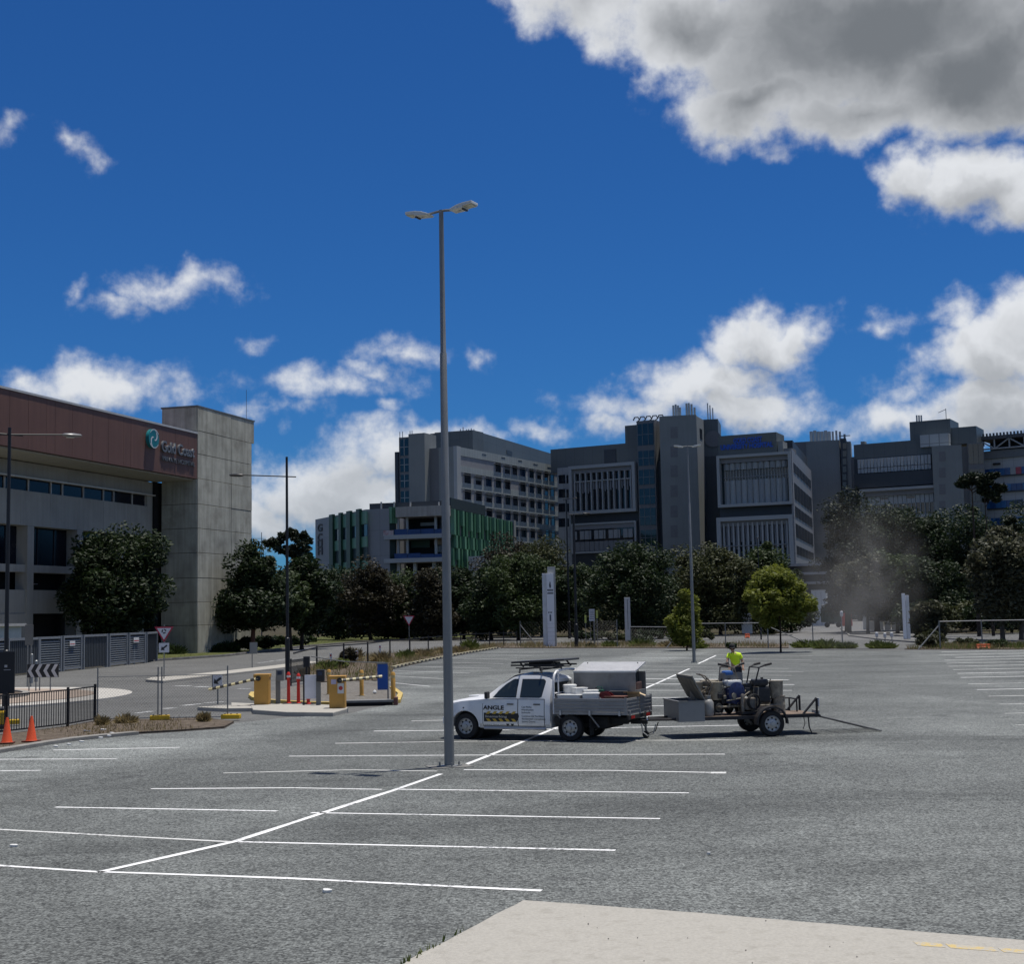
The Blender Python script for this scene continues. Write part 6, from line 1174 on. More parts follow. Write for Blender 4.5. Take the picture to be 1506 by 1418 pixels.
# ------------------------------------------------------------------ trailer
Wt = G(1135,1083.5); ft = Vector((-.985,-.155,0)).normalized(); lt = Vector((-ft.y,ft.x,0)); Ot = Wt-lt*.86
tr_ = thing('box_trailer', 'black flat trailer with grey front tool box, mudguards and lowered mesh ramp', 'trailer', Ot, math.atan2(ft.y,ft.x))
m_trl, m_tply, m_gbox = M('black_trailer_steel',(.022,.022,.024),.6,.1,.3,3,dirt=((.07,.05,.035),2,.5)), M('worn_plywood_deck',(.15,.11,.08),.85,0,.35,5), M('grey_tool_box',(.21,.215,.215),.5,.2,.08)
for sgn in (1,-1):
    wheel(tr_,0,sgn*.86,.325,.19,sgn,M('trailer_rim',(.42,.42,.41),.4,.4))
    a_ = [math.pi*(i/14)*1.05-.08 for i in range(15)]; gd = MB(); vs = [(.42*math.cos(t),y,.345+.42*math.sin(t)) for t in a_ for y in (sgn*.74,sgn*.99)]; gd.add(vs,[(2*i,2*i+1,2*i+3,2*i+2) for i in range(14)]); vs = [(r*math.cos(t),sgn*.992,.345+r*math.sin(t)) for t in a_ for r in (.42,.375)]; gd.add(vs,[(2*i,2*i+1,2*i+3,2*i+2) for i in range(14)]); gd.build('mudguard',m_trl,tr_)
    MB().box(1.7,-1.35,sgn*.68-.03,sgn*.68+.03,.44,.52).build('side_rail',m_trl,tr_); MB().tube([(1.7,sgn*.66,.48),(3.45,sgn*.03,.46)],.04,6).build('drawbar',m_trl,tr_)
MB().box(1.7,-1.30,-.65,.65,.50,.53).build('deck',m_tply,tr_); ax = MB().box(-.04,.04,-.75,.75,.28,.36).build('axle',m_trl,tr_)
for x in (1.2,.5,-.5,-1.3): MB().box(x-.03,x+.03,-.65,.65,.43,.499).build('cross_member',m_trl,tr_)
MB().box(3.42,3.66,-.05,.05,.44,.52).build('coupling',m_trl,tr_,bevel=.02); MB().tube([(3.1,.14,.1),(3.1,.14,.75)],.03,8).build('jockey_leg',m_galv,tr_); MB().lathe([(.09,-.03),(.09,.03)],12,(3.1,.14,.09),'y').build('jockey_wheel',m_rub,tr_)
tbx = MB(); 
for a in ((1.70,2.38,.70,.73),(1.70,2.38,-.73,-.70)): tbx.box(a[0],a[1],a[2],a[3],.42,.92)
tbx.box(2.35,2.38,-.70,.70,.42,.92); tbx.box(1.70,1.73,-.70,.70,.42,.92); tbx.box(1.73,2.35,-.70,.70,.42,.45); tool = tbx.build('tool_box',m_gbox,tr_)
MB().box(1.69,2.39,-.74,.74,.921,.935).build('box_rim',m_aluD,tool) if False else None
rimb = MB(); rimb.box(1.68,2.40,.69,.75,.921,.945); rimb.box(1.68,2.40,-.75,-.69,.921,.945); rimb.box(2.34,2.40,-.69,.69,.921,.945); rimb.box(1.68,1.74,-.69,.69,.921,.945); rimb.build('box_rim',m_aluD,tool)
MB().box(1.75,2.33,-.68,.68,.46,.84).build('box_contents',m_dkopen,tool)
lidm = Matrix.Translation((1.70,0,.95)) @ Matrix.Rotation(math.radians(-62),4,'Y'); MB().box(0,.70,-.74,.74,0,.03,lidm).build('lid',M('grey_lid',(.20,.19,.165),.6,.1,.3,3),tool); MB().box(.05,.65,-.68,.68,-.03,-.002,lidm).build('lid_lining',M('lid_lining',(.16,.145,.11),.8,0,.4,4),tool)
fr = MB(); A, B = Vector((-.05,-.66,0)), Vector((-1.05,-.66,0))
for (a,b_) in (((-.05,-.66,.86),(-1.05,-.66,.86)),((-.05,-.66,.55),(-1.05,-.66,.55)),((-.05,-.66,.53),(-.05,-.66,.86)),((-1.05,-.66,.53),(-1.05,-.66,.86)),((-1.05,-.66,.86),(-1.05,-.1,.86)),((-1.05,-.1,.86),(-1.05,-.1,.53))): fr.tube([a,b_],.022,6)
fr.build('side_frame',m_trl,tr_); MB().box(-.08,-.62,-.672,-.662,.57,.84).build('side_sheet',M('grey_sheet',(.2,.2,.2),.5,.3),tr_)
tl = MB()
for y in (-.62,.62): tl.tube([(-1.32,y,.48),(-1.32,y,.92)],.03,6); tl.tube([(-1.32,y,.92),(-.95,y,.52)],.03,6)
tl.tube([(-1.36,-.7,.47),(-1.36,.7,.47)],.035,6); tl.build('tail_frame',m_trl,tr_); MB().box(-1.345,-1.365,.55,.70,.70,.92).build('reflector',M('white_reflector',(.62,.6,.58),.4),tr_)
rm_ = MB(); r0_, r1_ = Vector((-1.40,0,.46)), Vector((-3.05,0,.03))
for y in (-.62,.62): rm_.tube([(r0_.x,y,r0_.z),(r1_.x,y,r1_.z)],.016,6)
for t in (0,.33,.66,1): p = r0_.lerp(r1_,t); rm_.tube([(p.x,-.62,p.z),(p.x,.62,p.z)],.02,6)
ramp = rm_.build('ramp',M('worn_ramp_steel',(.16,.16,.16),.5,.3),tr_)
mw_ = MB()
for j in range(40): p = r0_.lerp(r1_,j/40); mw_.box(p.x-.004,p.x+.004,-.62,.62,p.z-.002,p.z+.006)
for j in range(26): y = -.6+j*1.2/25; mw_.add([(r0_.x,y-.004,r0_.z),(r0_.x,y+.004,r0_.z),(r1_.x,y+.004,r1_.z),(r1_.x,y-.004,r1_.z)],[(0,1,2,3)])
mw_.build('ramp_mesh',m_trl,ramp)['kind'] = 'stuff'
MB().tube([(-1.05,.7,.5),(-1.06,.72,.2),(-1.12,.72,.04),(-1.25,.72,.03)],.018,6).build('prop_leg',m_trl,tr_); MB().tube([(-.92,.71,.5),(-.95,.72,.3),(-.90,.72,.15)],.01,5).build('strap',m_rub,tr_); MB().box(-1.38,-1.40,.1,.6,.50,.60).build('number_plate',M('number_plate',(.5,.5,.45),.5),tr_)
bpy.context.view_layer.update()
# line-marking machines on the deck
m_cream, m_eng, m_navy2, m_grm = M('paint_splashed_cream',(.25,.22,.165),.6,0,.5,9,dirt=((.04,.035,.03),6,.95)), M('black_engine',(.03,.03,.032),.45,.2,.4,12), M('navy_engine',(.018,.028,.09),.4,.1,.3,8), M('greasy_metal',(.17,.15,.125),.55,.4,.45,10)
def machine(x, y, rz, label, kind):
    t = on(tr_,'line_marking_machine',label,'machine',x,y,.532,rz,'line marking machines on the trailer'); t.scale = (1.15,1.15,1.38); fb = MB()
    for s_ in (-.2,.2): fb.tube([(-.42,s_,.16),(.42,s_,.16)],.02,6); fb.tube([(-.42,s_,.16),(-.42,s_,.32)],.02,6)
    fb.tube([(-.42,-.2,.16),(-.42,.2,.16)],.02,6); fb.tube([(.42,-.2,.16),(.42,.2,.16)],.02,6); fb.build('frame',m_cream if kind != 2 else m_grm,t)
    for sx_, sy_ in ((-.34,-.27),(-.34,.27),(.36,.0)): 
        wl = MB().lathe([(.08,-.035),(.13,-.04),(.145,-.02),(.145,.02),(.13,.04),(.08,.035)],18,(sx_,sy_,.145),'y').build('wheel',m_rub,t,smooth=True); MB().lathe([(.08,-.045),(.08,.045)],12,(sx_,sy_,.145),'y').build('hub',m_cream,wl)
    em = (m_navy2,m_eng,m_grm)[kind]; en = MB().box(-.2,.2,-.17,.19,.20,.50).build('engine_block',em,t,bevel=.04); MB().lathe([(.20,.20),(.21,.24),(.12,.27),(.04,.28)],22,(0,0,.40),'y').build('recoil_cover',em,en,smooth=True)
    for k_ in range(10): a = k_*.628; MB().box(.08,.17,-.006,.006,0,.01,Matrix.Translation((0,.262,.40)) @ Matrix.Rotation(math.pi/2,4,'X') @ Matrix.Rotation(a,4,'Z')).build('cover_slot',m_chas,en)
    MB().box(-.19,.17,-.15,.16,.52,.64).build('fuel_tank',(m_wpl,m_eng,m_cream)[kind],en,bevel=.04); MB().lathe([(.03,.64),(.035,.67)],10,(.05,0,0)).build('fuel_cap',m_plas,en); MB().lathe([(.07,-.1),(.07,.1)],14,(-.26,.05,.5),'y').build('air_filter',m_eng,en,smooth=True); MB().box(.2,.34,-.1,.1,.34,.46).build('muffler',m_grm,en,bevel=.03)
    MB().lathe([(.14,.18),(.155,.50),(.16,.51)],18,(.36,-.05,.1)).build('paint_drum',m_cream,t,smooth=True); MB().lathe([(.05,.26),(.05,.30)],12,(.1,.0,.36),'y').build('pulley',m_cream,t)
    hb_ = MB()
    for s_ in (-.19,.19): hb_.tube([(-.40,s_,.30),(-.52,s_,.62),(-.60,s_*1.15,.86),(-.80,s_*1.3,.92)],.017,6)
    hb_.tube([(-.60,-.21,.86),(-.60,.21,.86)],.014,6); hd = hb_.build('handlebar',m_grm if kind else m_plas,t)
    for s_ in (-.245,.245): MB().tube([(-.74,s_,.905),(-.90,s_*1.02,.93)],.024,8).build('grip',m_plas,hd)
    for k_ in range(13):
        r_ = random.Random(k_+kind*11); p0 = Vector((r_.uniform(-.3,.3),r_.uniform(.05,.24),r_.uniform(.25,.6))); p1 = Vector((r_.uniform(-.4,.4),r_.uniform(.0,.26),r_.uniform(.2,.5))); md = (p0+p1)/2+Vector((0,r_.uniform(.04,.12),r_.uniform(-.15,.22))); MB().tube([p0,p0.lerp(md,.6),md,md.lerp(p1,.5),p1],.012,5).build('hose',m_rub if k_%2 else m_cream,t)
    for k_ in range(22):
        r_ = random.Random(k_*7+kind); x_, y_, z_ = r_.uniform(-.38,.4), r_.uniform(-.05,.25), r_.uniform(.18,.55); s_ = r_.uniform(.02,.07); MB().box(x_-s_,x_+s_,y_-s_*.6,y_+s_*.6,z_-s_,z_+s_).build('fitting',(m_cream,m_grm,m_eng)[k_%3],t,bevel=.012)
    return t
machine(.78,.12,.2,'navy engined line marking machine with white tank on the trailer deck',0); machine(.0,.08,math.pi-.15,'black engined line marking machine with handlebars pointing to the trailer tail',1); machine(1.28,-.22,.5,'paint splashed line marking machine beside the grey trailer tool box',2)
cp_ = on(tr_,'spray_pump','grey airless spray pump with coiled hose at the near edge of the trailer deck','pump',.45,.45,.532,.3); MB().box(-.16,.16,-.12,.12,.12,.44).build('motor',m_grm,cp_,bevel=.04); MB().lathe([(.05,.10),(.05,.5),(.03,.54)],14,(.2,.03,0)).build('cylinder',m_grm,cp_,smooth=True); MB().box(-.24,.3,-.16,.16,.03,.09).build('skid',m_eng,cp_)
for k_ in range(4): a_ = [i*.45 for i in range(15)]; MB().tube([(-.05+.19*math.cos(a)*(1-.03*k_), .15+.02*k_, .34+.19*math.sin(a)) for a in a_],.014,6).build('hose_coil',m_rub,cp_)
MB().tube([(-.2,-.1,.1),(-.26,-.1,.7),(-.26,.1,.7),(-.2,.1,.1)],.014,6).build('handle',m_cream,cp_)
pd = on(tr_,'paint_drum','dirty cream paint drum at the tail side of the black engined machine','drum',-.45,.25,.532); MB().lathe([(.15,0),(.155,.02),(.15,.04),(.15,.2),(.155,.22),(.15,.24),(.15,.42),(.16,.44)],18).build('drum',m_cream,pd,smooth=True); MB().lathe([(.155,.441),(.155,.455)],18).build('lid',m_grm,pd); MB().lathe([(.03,.455),(.03,.5)],8).build('bung',m_plas,pd)
ct = on(tr_,'steel_trolley','grey tubular steel trolley with looped handle behind the trailer tool box','trolley',1.35,.25,.532); tt = MB()
for s_ in (-.14,.14): tt.tube([(.1,s_,.05),(.15,s_,.5),(.02,s_,.8),(.22,s_,1.02),(.35,s_,1.06)],.02,6)
tt.tube([(.35,-.14,1.06),(.35,.14,1.06)],.02,6); tt.tube([(.15,-.14,.5),(.15,.14,.5)],.02,6); tt.build('frame',m_grm,ct); MB().box(-.2,.15,-.2,.2,.03,.07).build('foot_plate',m_grm,ct)
for s_ in (-.22,.22): MB().lathe([(.11,-.03),(.11,.03)],14,(.1,s_,.11),'y').build('wheel',m_rub,ct)
pk = on(tr_,'grey_crate','grey plastic crate with blue cloth balanced on the navy engined machine','crate',.72,-.1,.532+.80); 
for a in ((-.26,.26,.17,.185),(-.26,.26,-.185,-.17)): MB().box(a[0],a[1],a[2],a[3],0,.26).build('side',M('grey_crate_plastic',(.14,.145,.15),.6),pk)
for a in ((-.26,-.245),(.245,.26)): MB().box(a[0],a[1],-.17,.17,0,.26).build('side',M('grey_crate_plastic',(.14,.145,.15),.6),pk)
MB().box(-.245,.245,-.17,.17,0,.015).build('floor',M('grey_crate_plastic',(.14,.145,.15),.6),pk); MB().box(-.02,.22,-.15,.2,.2,.31).build('blue_cloth',M('blue_cloth',(.02,.09,.30),.8),pk,bevel=.05)
bk = on(tr_,'cream_bucket','cream paint bucket between the two engined machines on the trailer','bucket',.42,-.05,.532); MB().lathe([(.13,0),(.155,.34),(.16,.35)],18).build('bucket',m_cream,bk,smooth=True); MB().tube([(0,-.155,.33),(0,0,.45),(0,.155,.33)],.006,5).build('handle',m_galv,bk)
jr = on(tr_,'gas_bottle','grey gas bottle standing at the front of the trailer deck','gas bottle',1.52,.45,.532); MB().lathe([(.12,0),(.14,.04),(.14,.34),(.09,.42),(.03,.45)],16).build('cylinder',M('grey_bottle',(.25,.25,.24),.5,.1,.2),jr,smooth=True); MB().lathe([(.08,.44),(.08,.52)],12).build('collar',m_galv,jr,smooth=True)
# ------------------------------------------------------------------ worker in high visibility shirt
def skinned(name, joints, edges, mat, parent, root=0, sub=2):
    bm = bmesh.new(); ly = bm.verts.layers.skin.verify(); vs = []
    for (x,y,z,r) in joints: v = bm.verts.new((x,y,z)); v[ly].radius = (r,r) if not isinstance(r,tuple) else r; vs.append(v)
    vs[root][ly].use_root = True
    for a,b_ in edges: bm.edges.new((vs[a],vs[b_]))
    me = bpy.data.meshes.new(name); bm.to_mesh(me); bm.free(); o = bpy.data.objects.new(name,me); COL.objects.link(o)
    s_ = o.modifiers.new('s','SKIN'); s_.use_smooth_shade = True; s2 = o.modifiers.new('u','SUBSURF'); s2.levels = sub; s2.render_levels = sub
    dg = bpy.context.evaluated_depsgraph_get(); dg.update(); nm = bpy.data.meshes.new_from_object(o.evaluated_get(dg)); o.modifiers.clear(); o.data = nm; nm.materials.clear(); nm.materials.append(mat); o.parent = parent; return o
pw = P(1080,hor(1080),54); wk = thing('person','person in dark cap and lime high visibility shirt bending over machines on the trailer','person',(pw.x,pw.y,0),0); wk.scale = (1.06,1.06,1.07)
m_skin, m_hv, m_nv = M('skin',(.33,.19,.13),.6), M('lime_hi_vis',(.60,.82,.02),.7,0,.12,6), M('navy_cloth',(.015,.017,.028),.85)
body_j = [(0,0,.98,(.14,.10)),(-.02,-.05,1.18,(.14,.10)),(-.08,-.12,1.40,(.17,.11)),(-.12,-.16,1.50,(.06,.06)),(-.14,-.18,1.58,(.055,.06)),(-.16,-.21,1.66,(.085,.10)),(-.16,-.21,1.76,(.075,.09)),
 (-.27,-.12,1.43,.06),(-.36,-.25,1.20,.048),(-.33,-.42,1.02,.038),(-.33,-.48,.98,(.03,.02)),(.12,-.10,1.42,.06),(.22,-.10,1.16,.048),(.20,-.26,.96,.038),(.19,-.33,.92,(.03,.02)),
 (-.10,0,.90,.095),(-.12,-.03,.50,.065),(-.12,.02,.10,.045),(-.12,-.10,.04,(.04,.035)),(.10,0,.90,.095),(.12,-.03,.50,.065),(.13,.02,.10,.045),(.13,-.10,.04,(.04,.035))]
be = [(0,1),(1,2),(2,3),(3,4),(4,5),(5,6),(2,7),(7,8),(8,9),(9,10),(2,11),(11,12),(12,13),(13,14),(0,15),(15,16),(16,17),(17,18),(0,19),(19,20),(20,21),(21,22)]
bd = skinned('body',body_j,be,m_skin,wk)
for hx, hy, hz in ((-.33,-.50,.97),(.19,-.35,.91)):
    for k_ in range(5):
        a = (k_-2)*.016; L = (.06,.08,.085,.08,.06)[k_] if k_ else .055; MB().tube([(hx+a,hy,hz),(hx+a*1.2,hy-L*.6,hz-.01),(hx+a*1.2,hy-L*.8,hz-.04)],[.010,.009,.007],6).build('finger',m_skin,bd,smooth=True)
skinned('shirt',[(0,0,.94,(.20,.16)),(-.02,-.05,1.22,(.165,.125)),(-.08,-.12,1.40,(.19,.13)),(-.115,-.155,1.485,(.085,.08)),(-.27,-.12,1.43,.082),(-.33,-.20,1.28,.075),(.12,-.10,1.42,.082),(.19,-.10,1.26,.075)],[(0,1),(1,2),(2,3),(2,4),(4,5),(2,6),(6,7)],m_hv,wk)
skinned('shirt_hem',[(0,.0,.72,(.19,.15)),(0,0,.90,(.215,.17)),(-.0,-.01,1.06,(.215,.17))],[(0,1),(1,2)],m_nv,wk)
skinned('trousers',[(0,0,.97,(.15,.12)),(-.10,0,.88,.115),(-.12,-.03,.50,.088),(-.12,.02,.10,.075),(.10,0,.88,.115),(.12,-.03,.50,.088),(.13,.02,.10,.075)],[(0,1),(1,2),(2,3),(0,4),(4,5),(5,6)],m_nv,wk)
hc = Vector((-.16,-.21,1.70)); MB().lathe([(.108,.0),(.11,.03),(.10,.08),(.06,.12),(.005,.135)],18,(hc.x,hc.y,hc.z)).build('cap',M('black_cap',(.02,.02,.02),.9),wk,smooth=True); MB().add([(hc.x+.10*math.cos(a),hc.y-.05+.20*math.sin(a),hc.z+.005-.03*(a<-1)) for a in [-math.pi*i/8 for i in range(9)]],[tuple(range(9))]).build('cap_brim',M('black_cap',(.02,.02,.02),.9),wk)
MB().lathe([(.095,-.09),(.10,-.04),(.104,.01)],18,(hc.x,hc.y+.03,hc.z)).build('hair',M('dark_hair',(.02,.014,.01),.9),wk,smooth=True)
for s_ in (-.035,.035): MB().lathe([(.001,-.012),(.012,-.004),(.012,.004),(.001,.012)],8,(hc.x+s_,hc.y-.098,hc.z-.03)).build('eye',m_seam,bd)
MB().add([(hc.x-.015,hc.y-.10,hc.z-.03),(hc.x+.015,hc.y-.10,hc.z-.03),(hc.x+.02,hc.y-.10,hc.z-.075),(hc.x-.02,hc.y-.10,hc.z-.075),(hc.x,hc.y-.13,hc.z-.07)],[(0,1,4),(1,2,4),(2,3,4),(3,0,4)]).build('nose',m_skin,bd); MB().box(hc.x-.025,hc.x+.025,hc.y-.106,hc.y-.10,hc.z-.10,hc.z-.092).build('mouth',M('lips',(.22,.08,.06),.6),bd)
for s_ in (-.098,.098): MB().lathe([(.005,-.012),(.028,0),(.005,.012)],10,(hc.x+s_,hc.y,hc.z-.05),'x').build('ear',m_skin,bd)
for s_ in (-.12,.13): MB().box(s_-.05,s_+.05,-.20,.09,0,.10).build('boot',M('boot_leather',(.05,.03,.02),.8),wk,bevel=.03)
# ------------------------------------------------------------------ trees
LEAF = {'dark': leafmat('dark_green_leaves',(.009,.018,.006),(.027,.046,.012)), 'mid': leafmat('mid_green_leaves',(.018,.033,.009),(.052,.076,.020)), 'olive': leafmat('olive_leaves',(.026,.033,.011),(.066,.072,.024)),
        'lime': leafmat('yellow_green_leaves',(.07,.095,.012),(.20,.215,.035),.4), 'red': leafmat('reddish_dark_leaves',(.017,.016,.008),(.040,.033,.015)), 'pine': leafmat('pine_needles',(.009,.015,.007),(.024,.036,.015),.15), 'pale': leafmat('dusty_pale_leaves',(.022,.030,.014),(.095,.092,.050)),
        'dry': leafmat('dry_grass_blades',(.16,.12,.055),(.30,.24,.12),.3), 'grass': leafmat('weed_blades',(.06,.09,.015),(.17,.19,.05),.35)}
m_bark = M('grey_bark',(.10,.085,.07),.95,0,.35,3,.5,12,.1); m_barkd = M('dark_bark',(.045,.036,.03),.95,0,.35,3,.5,12,.1)
def leaf_quads(C_, R, n, size, r, flat=.0):
    """n leaf-shaped quads round each cluster centre"""
    k_ = len(C_); idx = np.repeat(np.arange(k_), n); N = k_*n
    d = r.normal(size=(N,3)); d /= np.linalg.norm(d,axis=1,keepdims=True); rad = R[idx][:,None]*(.45+.6*r.random((N,1))**.6); p = C_[idx]+d*rad*np.array([1,1,.75])
    a = r.normal(size=(N,3)); a[:,2] *= .55; a /= np.linalg.norm(a,axis=1,keepdims=True); nrm = d*.5+r.normal(size=(N,3))*.6; nrm[:,2] += .35; b_ = np.cross(nrm,a); b_ /= np.linalg.norm(b_,axis=1,keepdims=True)+1e-9
    s = size*(.55+.9*r.random((N,1))); V = np.stack([p-a*s,p-b_*s*.42,p+a*s,p+b_*s*.42],axis=1).reshape(-1,3); F = np.arange(N*4).reshape(-1,4); return V, F
def tree(name, label, px, Y, ytop, wpx, zb, leaf, shape='round', seed=1, dens=1.0, leafsz=.34, trunk=None, cat='tree', group=None, bark=None, base=None, stems=1, dpth=.9, clus=None):
    r = np.random.default_rng(seed); rr = random.Random(seed); b_ = P(px,hor(px),Y); H = P(px,ytop,Y).z*1.04; Wd = wpx/2050*Y; t = thing(name,label,cat,(b_.x,b_.y,0),0,group)
    hc_ = H-zb; K = clus or int(70*dens); pts = []
    while len(pts) < K:
        q = r.random(3)*2-1; h = (q[2]+1)/2
        if shape == 'round': lim = math.sqrt(max(0,1-(2*h-1)**2*.92))
        elif shape == 'dome': lim = math.sqrt(max(0,1-h**2.2))
        elif shape == 'cone': lim = (1-h)**.72*1.0+.05 if h > .12 else .75
        elif shape == 'column': lim = .9*(1-h**5)+.05
        else: lim = 1
        rho = math.hypot(q[0],q[1])
        if rho > lim or (rho < lim*.45 and rr.random() < .65): continue
        wob = 1+.24*math.sin(3*math.atan2(q[1],q[0])+seed+h*4)+.20*math.sin(4*h*3+seed*2)
        pts.append((q[0]*Wd/2*.88*wob, q[1]*Wd/2*.88*dpth*wob, zb+hc_*(.06+.88*h)))
    C_ = np.array(pts); R = np.full(K,.10*Wd+.045*hc_)*(.45+1.05*r.random(K)); R = np.minimum(R, hc_*.2)
    n = int(150*dens); V, F = leaf_quads(C_,R,n,leafsz,r); npmesh('crown',V,F,LEAF[leaf],t)
    tr = trunk or max(.08,.022*H); mb = MB()
    for s_ in range(stems):
        ox, oy = ((s_-(stems-1)/2)*Wd*.22, rr.uniform(-.4,.4)); top = (ox*1.4+rr.uniform(-.2,.2), oy, zb+hc_*.62); mid_ = (ox*1.1+rr.uniform(-.15,.15), oy, zb+hc_*.1)
        mb.tube([(ox,oy,-.1),(ox,oy,.25),mid_,top],[tr*1.35,tr,tr*.8,tr*.25],8)
        for q in range(7):
            c_ = C_[rr.randrange(K)]; st = Vector(mid_).lerp(Vector(top),rr.uniform(0,.85)); en = Vector(c_); md = st.lerp(en,.5)+Vector((0,0,.06*hc_)); mb.tube([st,md,en],[tr*.42,tr*.25,tr*.06],5)
    mb.build('trunk',m_bark if bark is None else bark,t,smooth=True); return t
# left group
tree('leafy_tree','large dark leafy tree in front of the grey hospital wall behind the louvred fence',172,121,783,150,1.2,'dark','round',11,1.8,.20,bark=m_barkd)
tree('leafy_tree','broad conical dark tree beside the concrete tower',371,141,800,118,2.4,'dark','cone',12,1.8,.21,bark=M('red_bark',(.12,.05,.035),.9))
tree('leafy_tree','dark bushy tree between the broad conical tree and the tufted pines',443,150,825,88,1.8,'dark','round',13,1.2,.28,bark=m_barkd)
tree('leafy_tree','young mid green tree close behind the black street light',428,146,850,60,2.2,'mid','round',14,.9,.26,bark=m_barkd)
def pine(label, px, Y, ytop, heads, zb, seed, leaf='pine', group='tall pines', tw=.22):
    r = np.random.default_rng(seed); rr = random.Random(seed); b_ = P(px,hor(px),Y); H = P(px,ytop,Y).z; t = thing('pine_tree',label,'tree',(b_.x,b_.y,0),0,group); Cs = []; Rs = []; mb = MB(); lean = rr.uniform(-.3,.3)
    mb.tube([(0,0,-.1),(lean*.3,0,H*.4),(lean,0,H*.93)],[tw*1.2,tw*.8,tw*.25],8)
    for (dx,yy,w) in heads:
        c = P(px+dx,yy,Y); x, z = c.x-b_.x, c.z; Rr = w/2050*Y/2
        for q in range(9): Cs.append((x+rr.uniform(-1,1)*Rr*.8, rr.uniform(-1,1)*Rr*.9, z+rr.uniform(-.45,.45)*Rr)); Rs.append(Rr*rr.uniform(.32,.5))
        st = Vector((lean*z/H,0,z-Rr*1.3)); mb.tube([st,st.lerp(Vector((x,0,z)),.6)+Vector((0,0,-.1*Rr)),Vector((x,0,z))],[tw*.35,tw*.25,tw*.08],5)
    V, F = leaf_quads(np.array(Cs),np.array(Rs),70,.30,r); npmesh('crown',V,F,LEAF[leaf],t); mb.build('trunk',m_barkd,t,smooth=True)
pine('tall pine with tufted crown beyond the dark bushy tree',424,205,778,[(-5,788,20),(6,783,18),(-18,797,18),(14,800,18),(-8,808,24),(10,815,22),(-30,800,14)],0,21)
pine('tall tufted pine close to the annex letters',446,215,783,[(-8,792,20),(2,787,14),(7,796,14),(-16,806,18),(4,812,16),(-4,820,22)],0,22)
pine('ragged pine at the corner of the annex letters wall',453,235,792,[(-2,805,12),(0,818,12),(0,832,14),(-8,826,14),(-2,796,9)],0,23)
# belt in front of the annex
for i, (px, Y, yt, w, zb, lf, sh, sd, lb) in enumerate([
 (497,205,838,62,1.0,'dark','round',31,'dark low tree at the foot of the annex letters wall'),
 (545,195,826,66,.6,'red','round',32,'reddish dark tree before the annex green panels'),
 (592,200,836,60,.8,'mid','dome',33,'mid green tree below the blue balcony nets'),
 (632,190,822,56,.6,'red','cone',34,'reddish brown tree beside the central light pole'),
 (682,195,838,64,.8,'dark','round',35,'dark tree with silvery tips before the green fins'),
 (722,185,828,66,.5,'dark','cone',36,'dark conical tree under the green fins'),
 (762,180,812,78,.8,'mid','round',37,'mid green tree between the dark conical tree and pylon sign'),
 (797,205,793,84,2.0,'olive','round',38,'olive topped tall tree behind the white pylon sign'),
 (742,230,790,90,4.0,'red','dome',39,'dark reddish tree close under the ward block'),
 (838,200,830,60,.8,'dark','round',40,'dark tree between the pylon sign and black street lights'),
 (872,215,828,56,.6,'mid','round',41,'mid green tree between the black street lights and large round tree'),
 (930,172,802,118,.6,'dark','round',42,'large dense dark round tree behind the totem sign'),
 (1018,190,797,74,.8,'olive','column',43,'olive tree beneath the lift core'),
 (1058,185,806,92,.5,'olive','round',44,'wide olive tree behind the far light pole'),
 (1122,196,797,84,.6,'mid','dome',45,'mid green tree below the pale finned bay'),
 (1163,200,838,40,.5,'dark','round',46,'dark tree at the edge of the hospital driveway'),
 (560,235,842,60,.6,'dark','round',47,'dark tree filling the back of the annex tree belt'),
 (655,232,840,90,.6,'dark','round',48,'wide dark tree behind the reddish brown tree'),
 (975,215,850,90,.5,'dark','round',49,'dark low tree behind the large dense round tree')]):
    tree('leafy_tree',lb,px,Y,yt,w*1.28,zb*.4,lf,sh,sd,1.5 if w > 70 else 1.3,.23,bark=m_barkd,group='trees along the hospital front')
# young trees by the fence
tree('young_tree','pale green young tree with thin dark trunk beside the chain link fence',1147,106,841,98,1.7,'lime','round',51,1.5,.15,.075,bark=m_barkd,group='young pale green trees')
tree('young_tree','small pale green bushy tree behind the far light pole',1009,116,866,58,.3,'lime','cone',52,1.2,.15,.07,bark=m_barkd,group='young pale green trees')
# right group
for (px, Y, yt, w, zb, lf, sh, sd, lb) in [
 (1247,160,706,52,2.5,'pine','column',61,'tall narrow dark tree behind the dust beside the windowless tower'),
 (1290,165,738,64,2.2,'dark','round',62,'dark leafy tree above the dusty driveway'),
 (1276,150,820,66,2.4,'pale','round',63,'dusty pale tree standing in the dust cloud'),
 (1338,170,742,82,2.0,'dark','round',64,'broad dark tree below the east ward frame'),
 (1388,165,745,66,2.2,'dark','dome',65,'dark tree under the east lift core'),
 (1432,155,722,60,2.4,'dark','column',66,'tall dark tree beneath the two-headed pine'),
 (1318,150,810,70,1.6,'mid','round',67,'mid green tree above the low pale wall'),
 (1372,148,826,80,1.8,'dark','round',68,'dark spreading tree behind the twin-blade totem'),
 (1486,128,774,88,1.6,'pale','round',69,'pale leaved tree close behind the long rail fence'),
 (1520,170,745,90,2.0,'dark','round',70,'dark tree behind the pale leaved tree'),
 (1366,120,884,34,.1,'pale','round',71,'scrubby pale bush beside the twin-blade totem')]:
    Y = Y+28 if Y > 140 else Y
    tree('leafy_tree',lb,px,Y,yt,w*1.3,zb*.7,lf,sh,sd,1.5 if w > 60 else 1.3,.21,bark=m_barkd if lf != 'pale' else m_bark,group='trees beside the hospital driveway',stems=2 if w > 75 else 1)
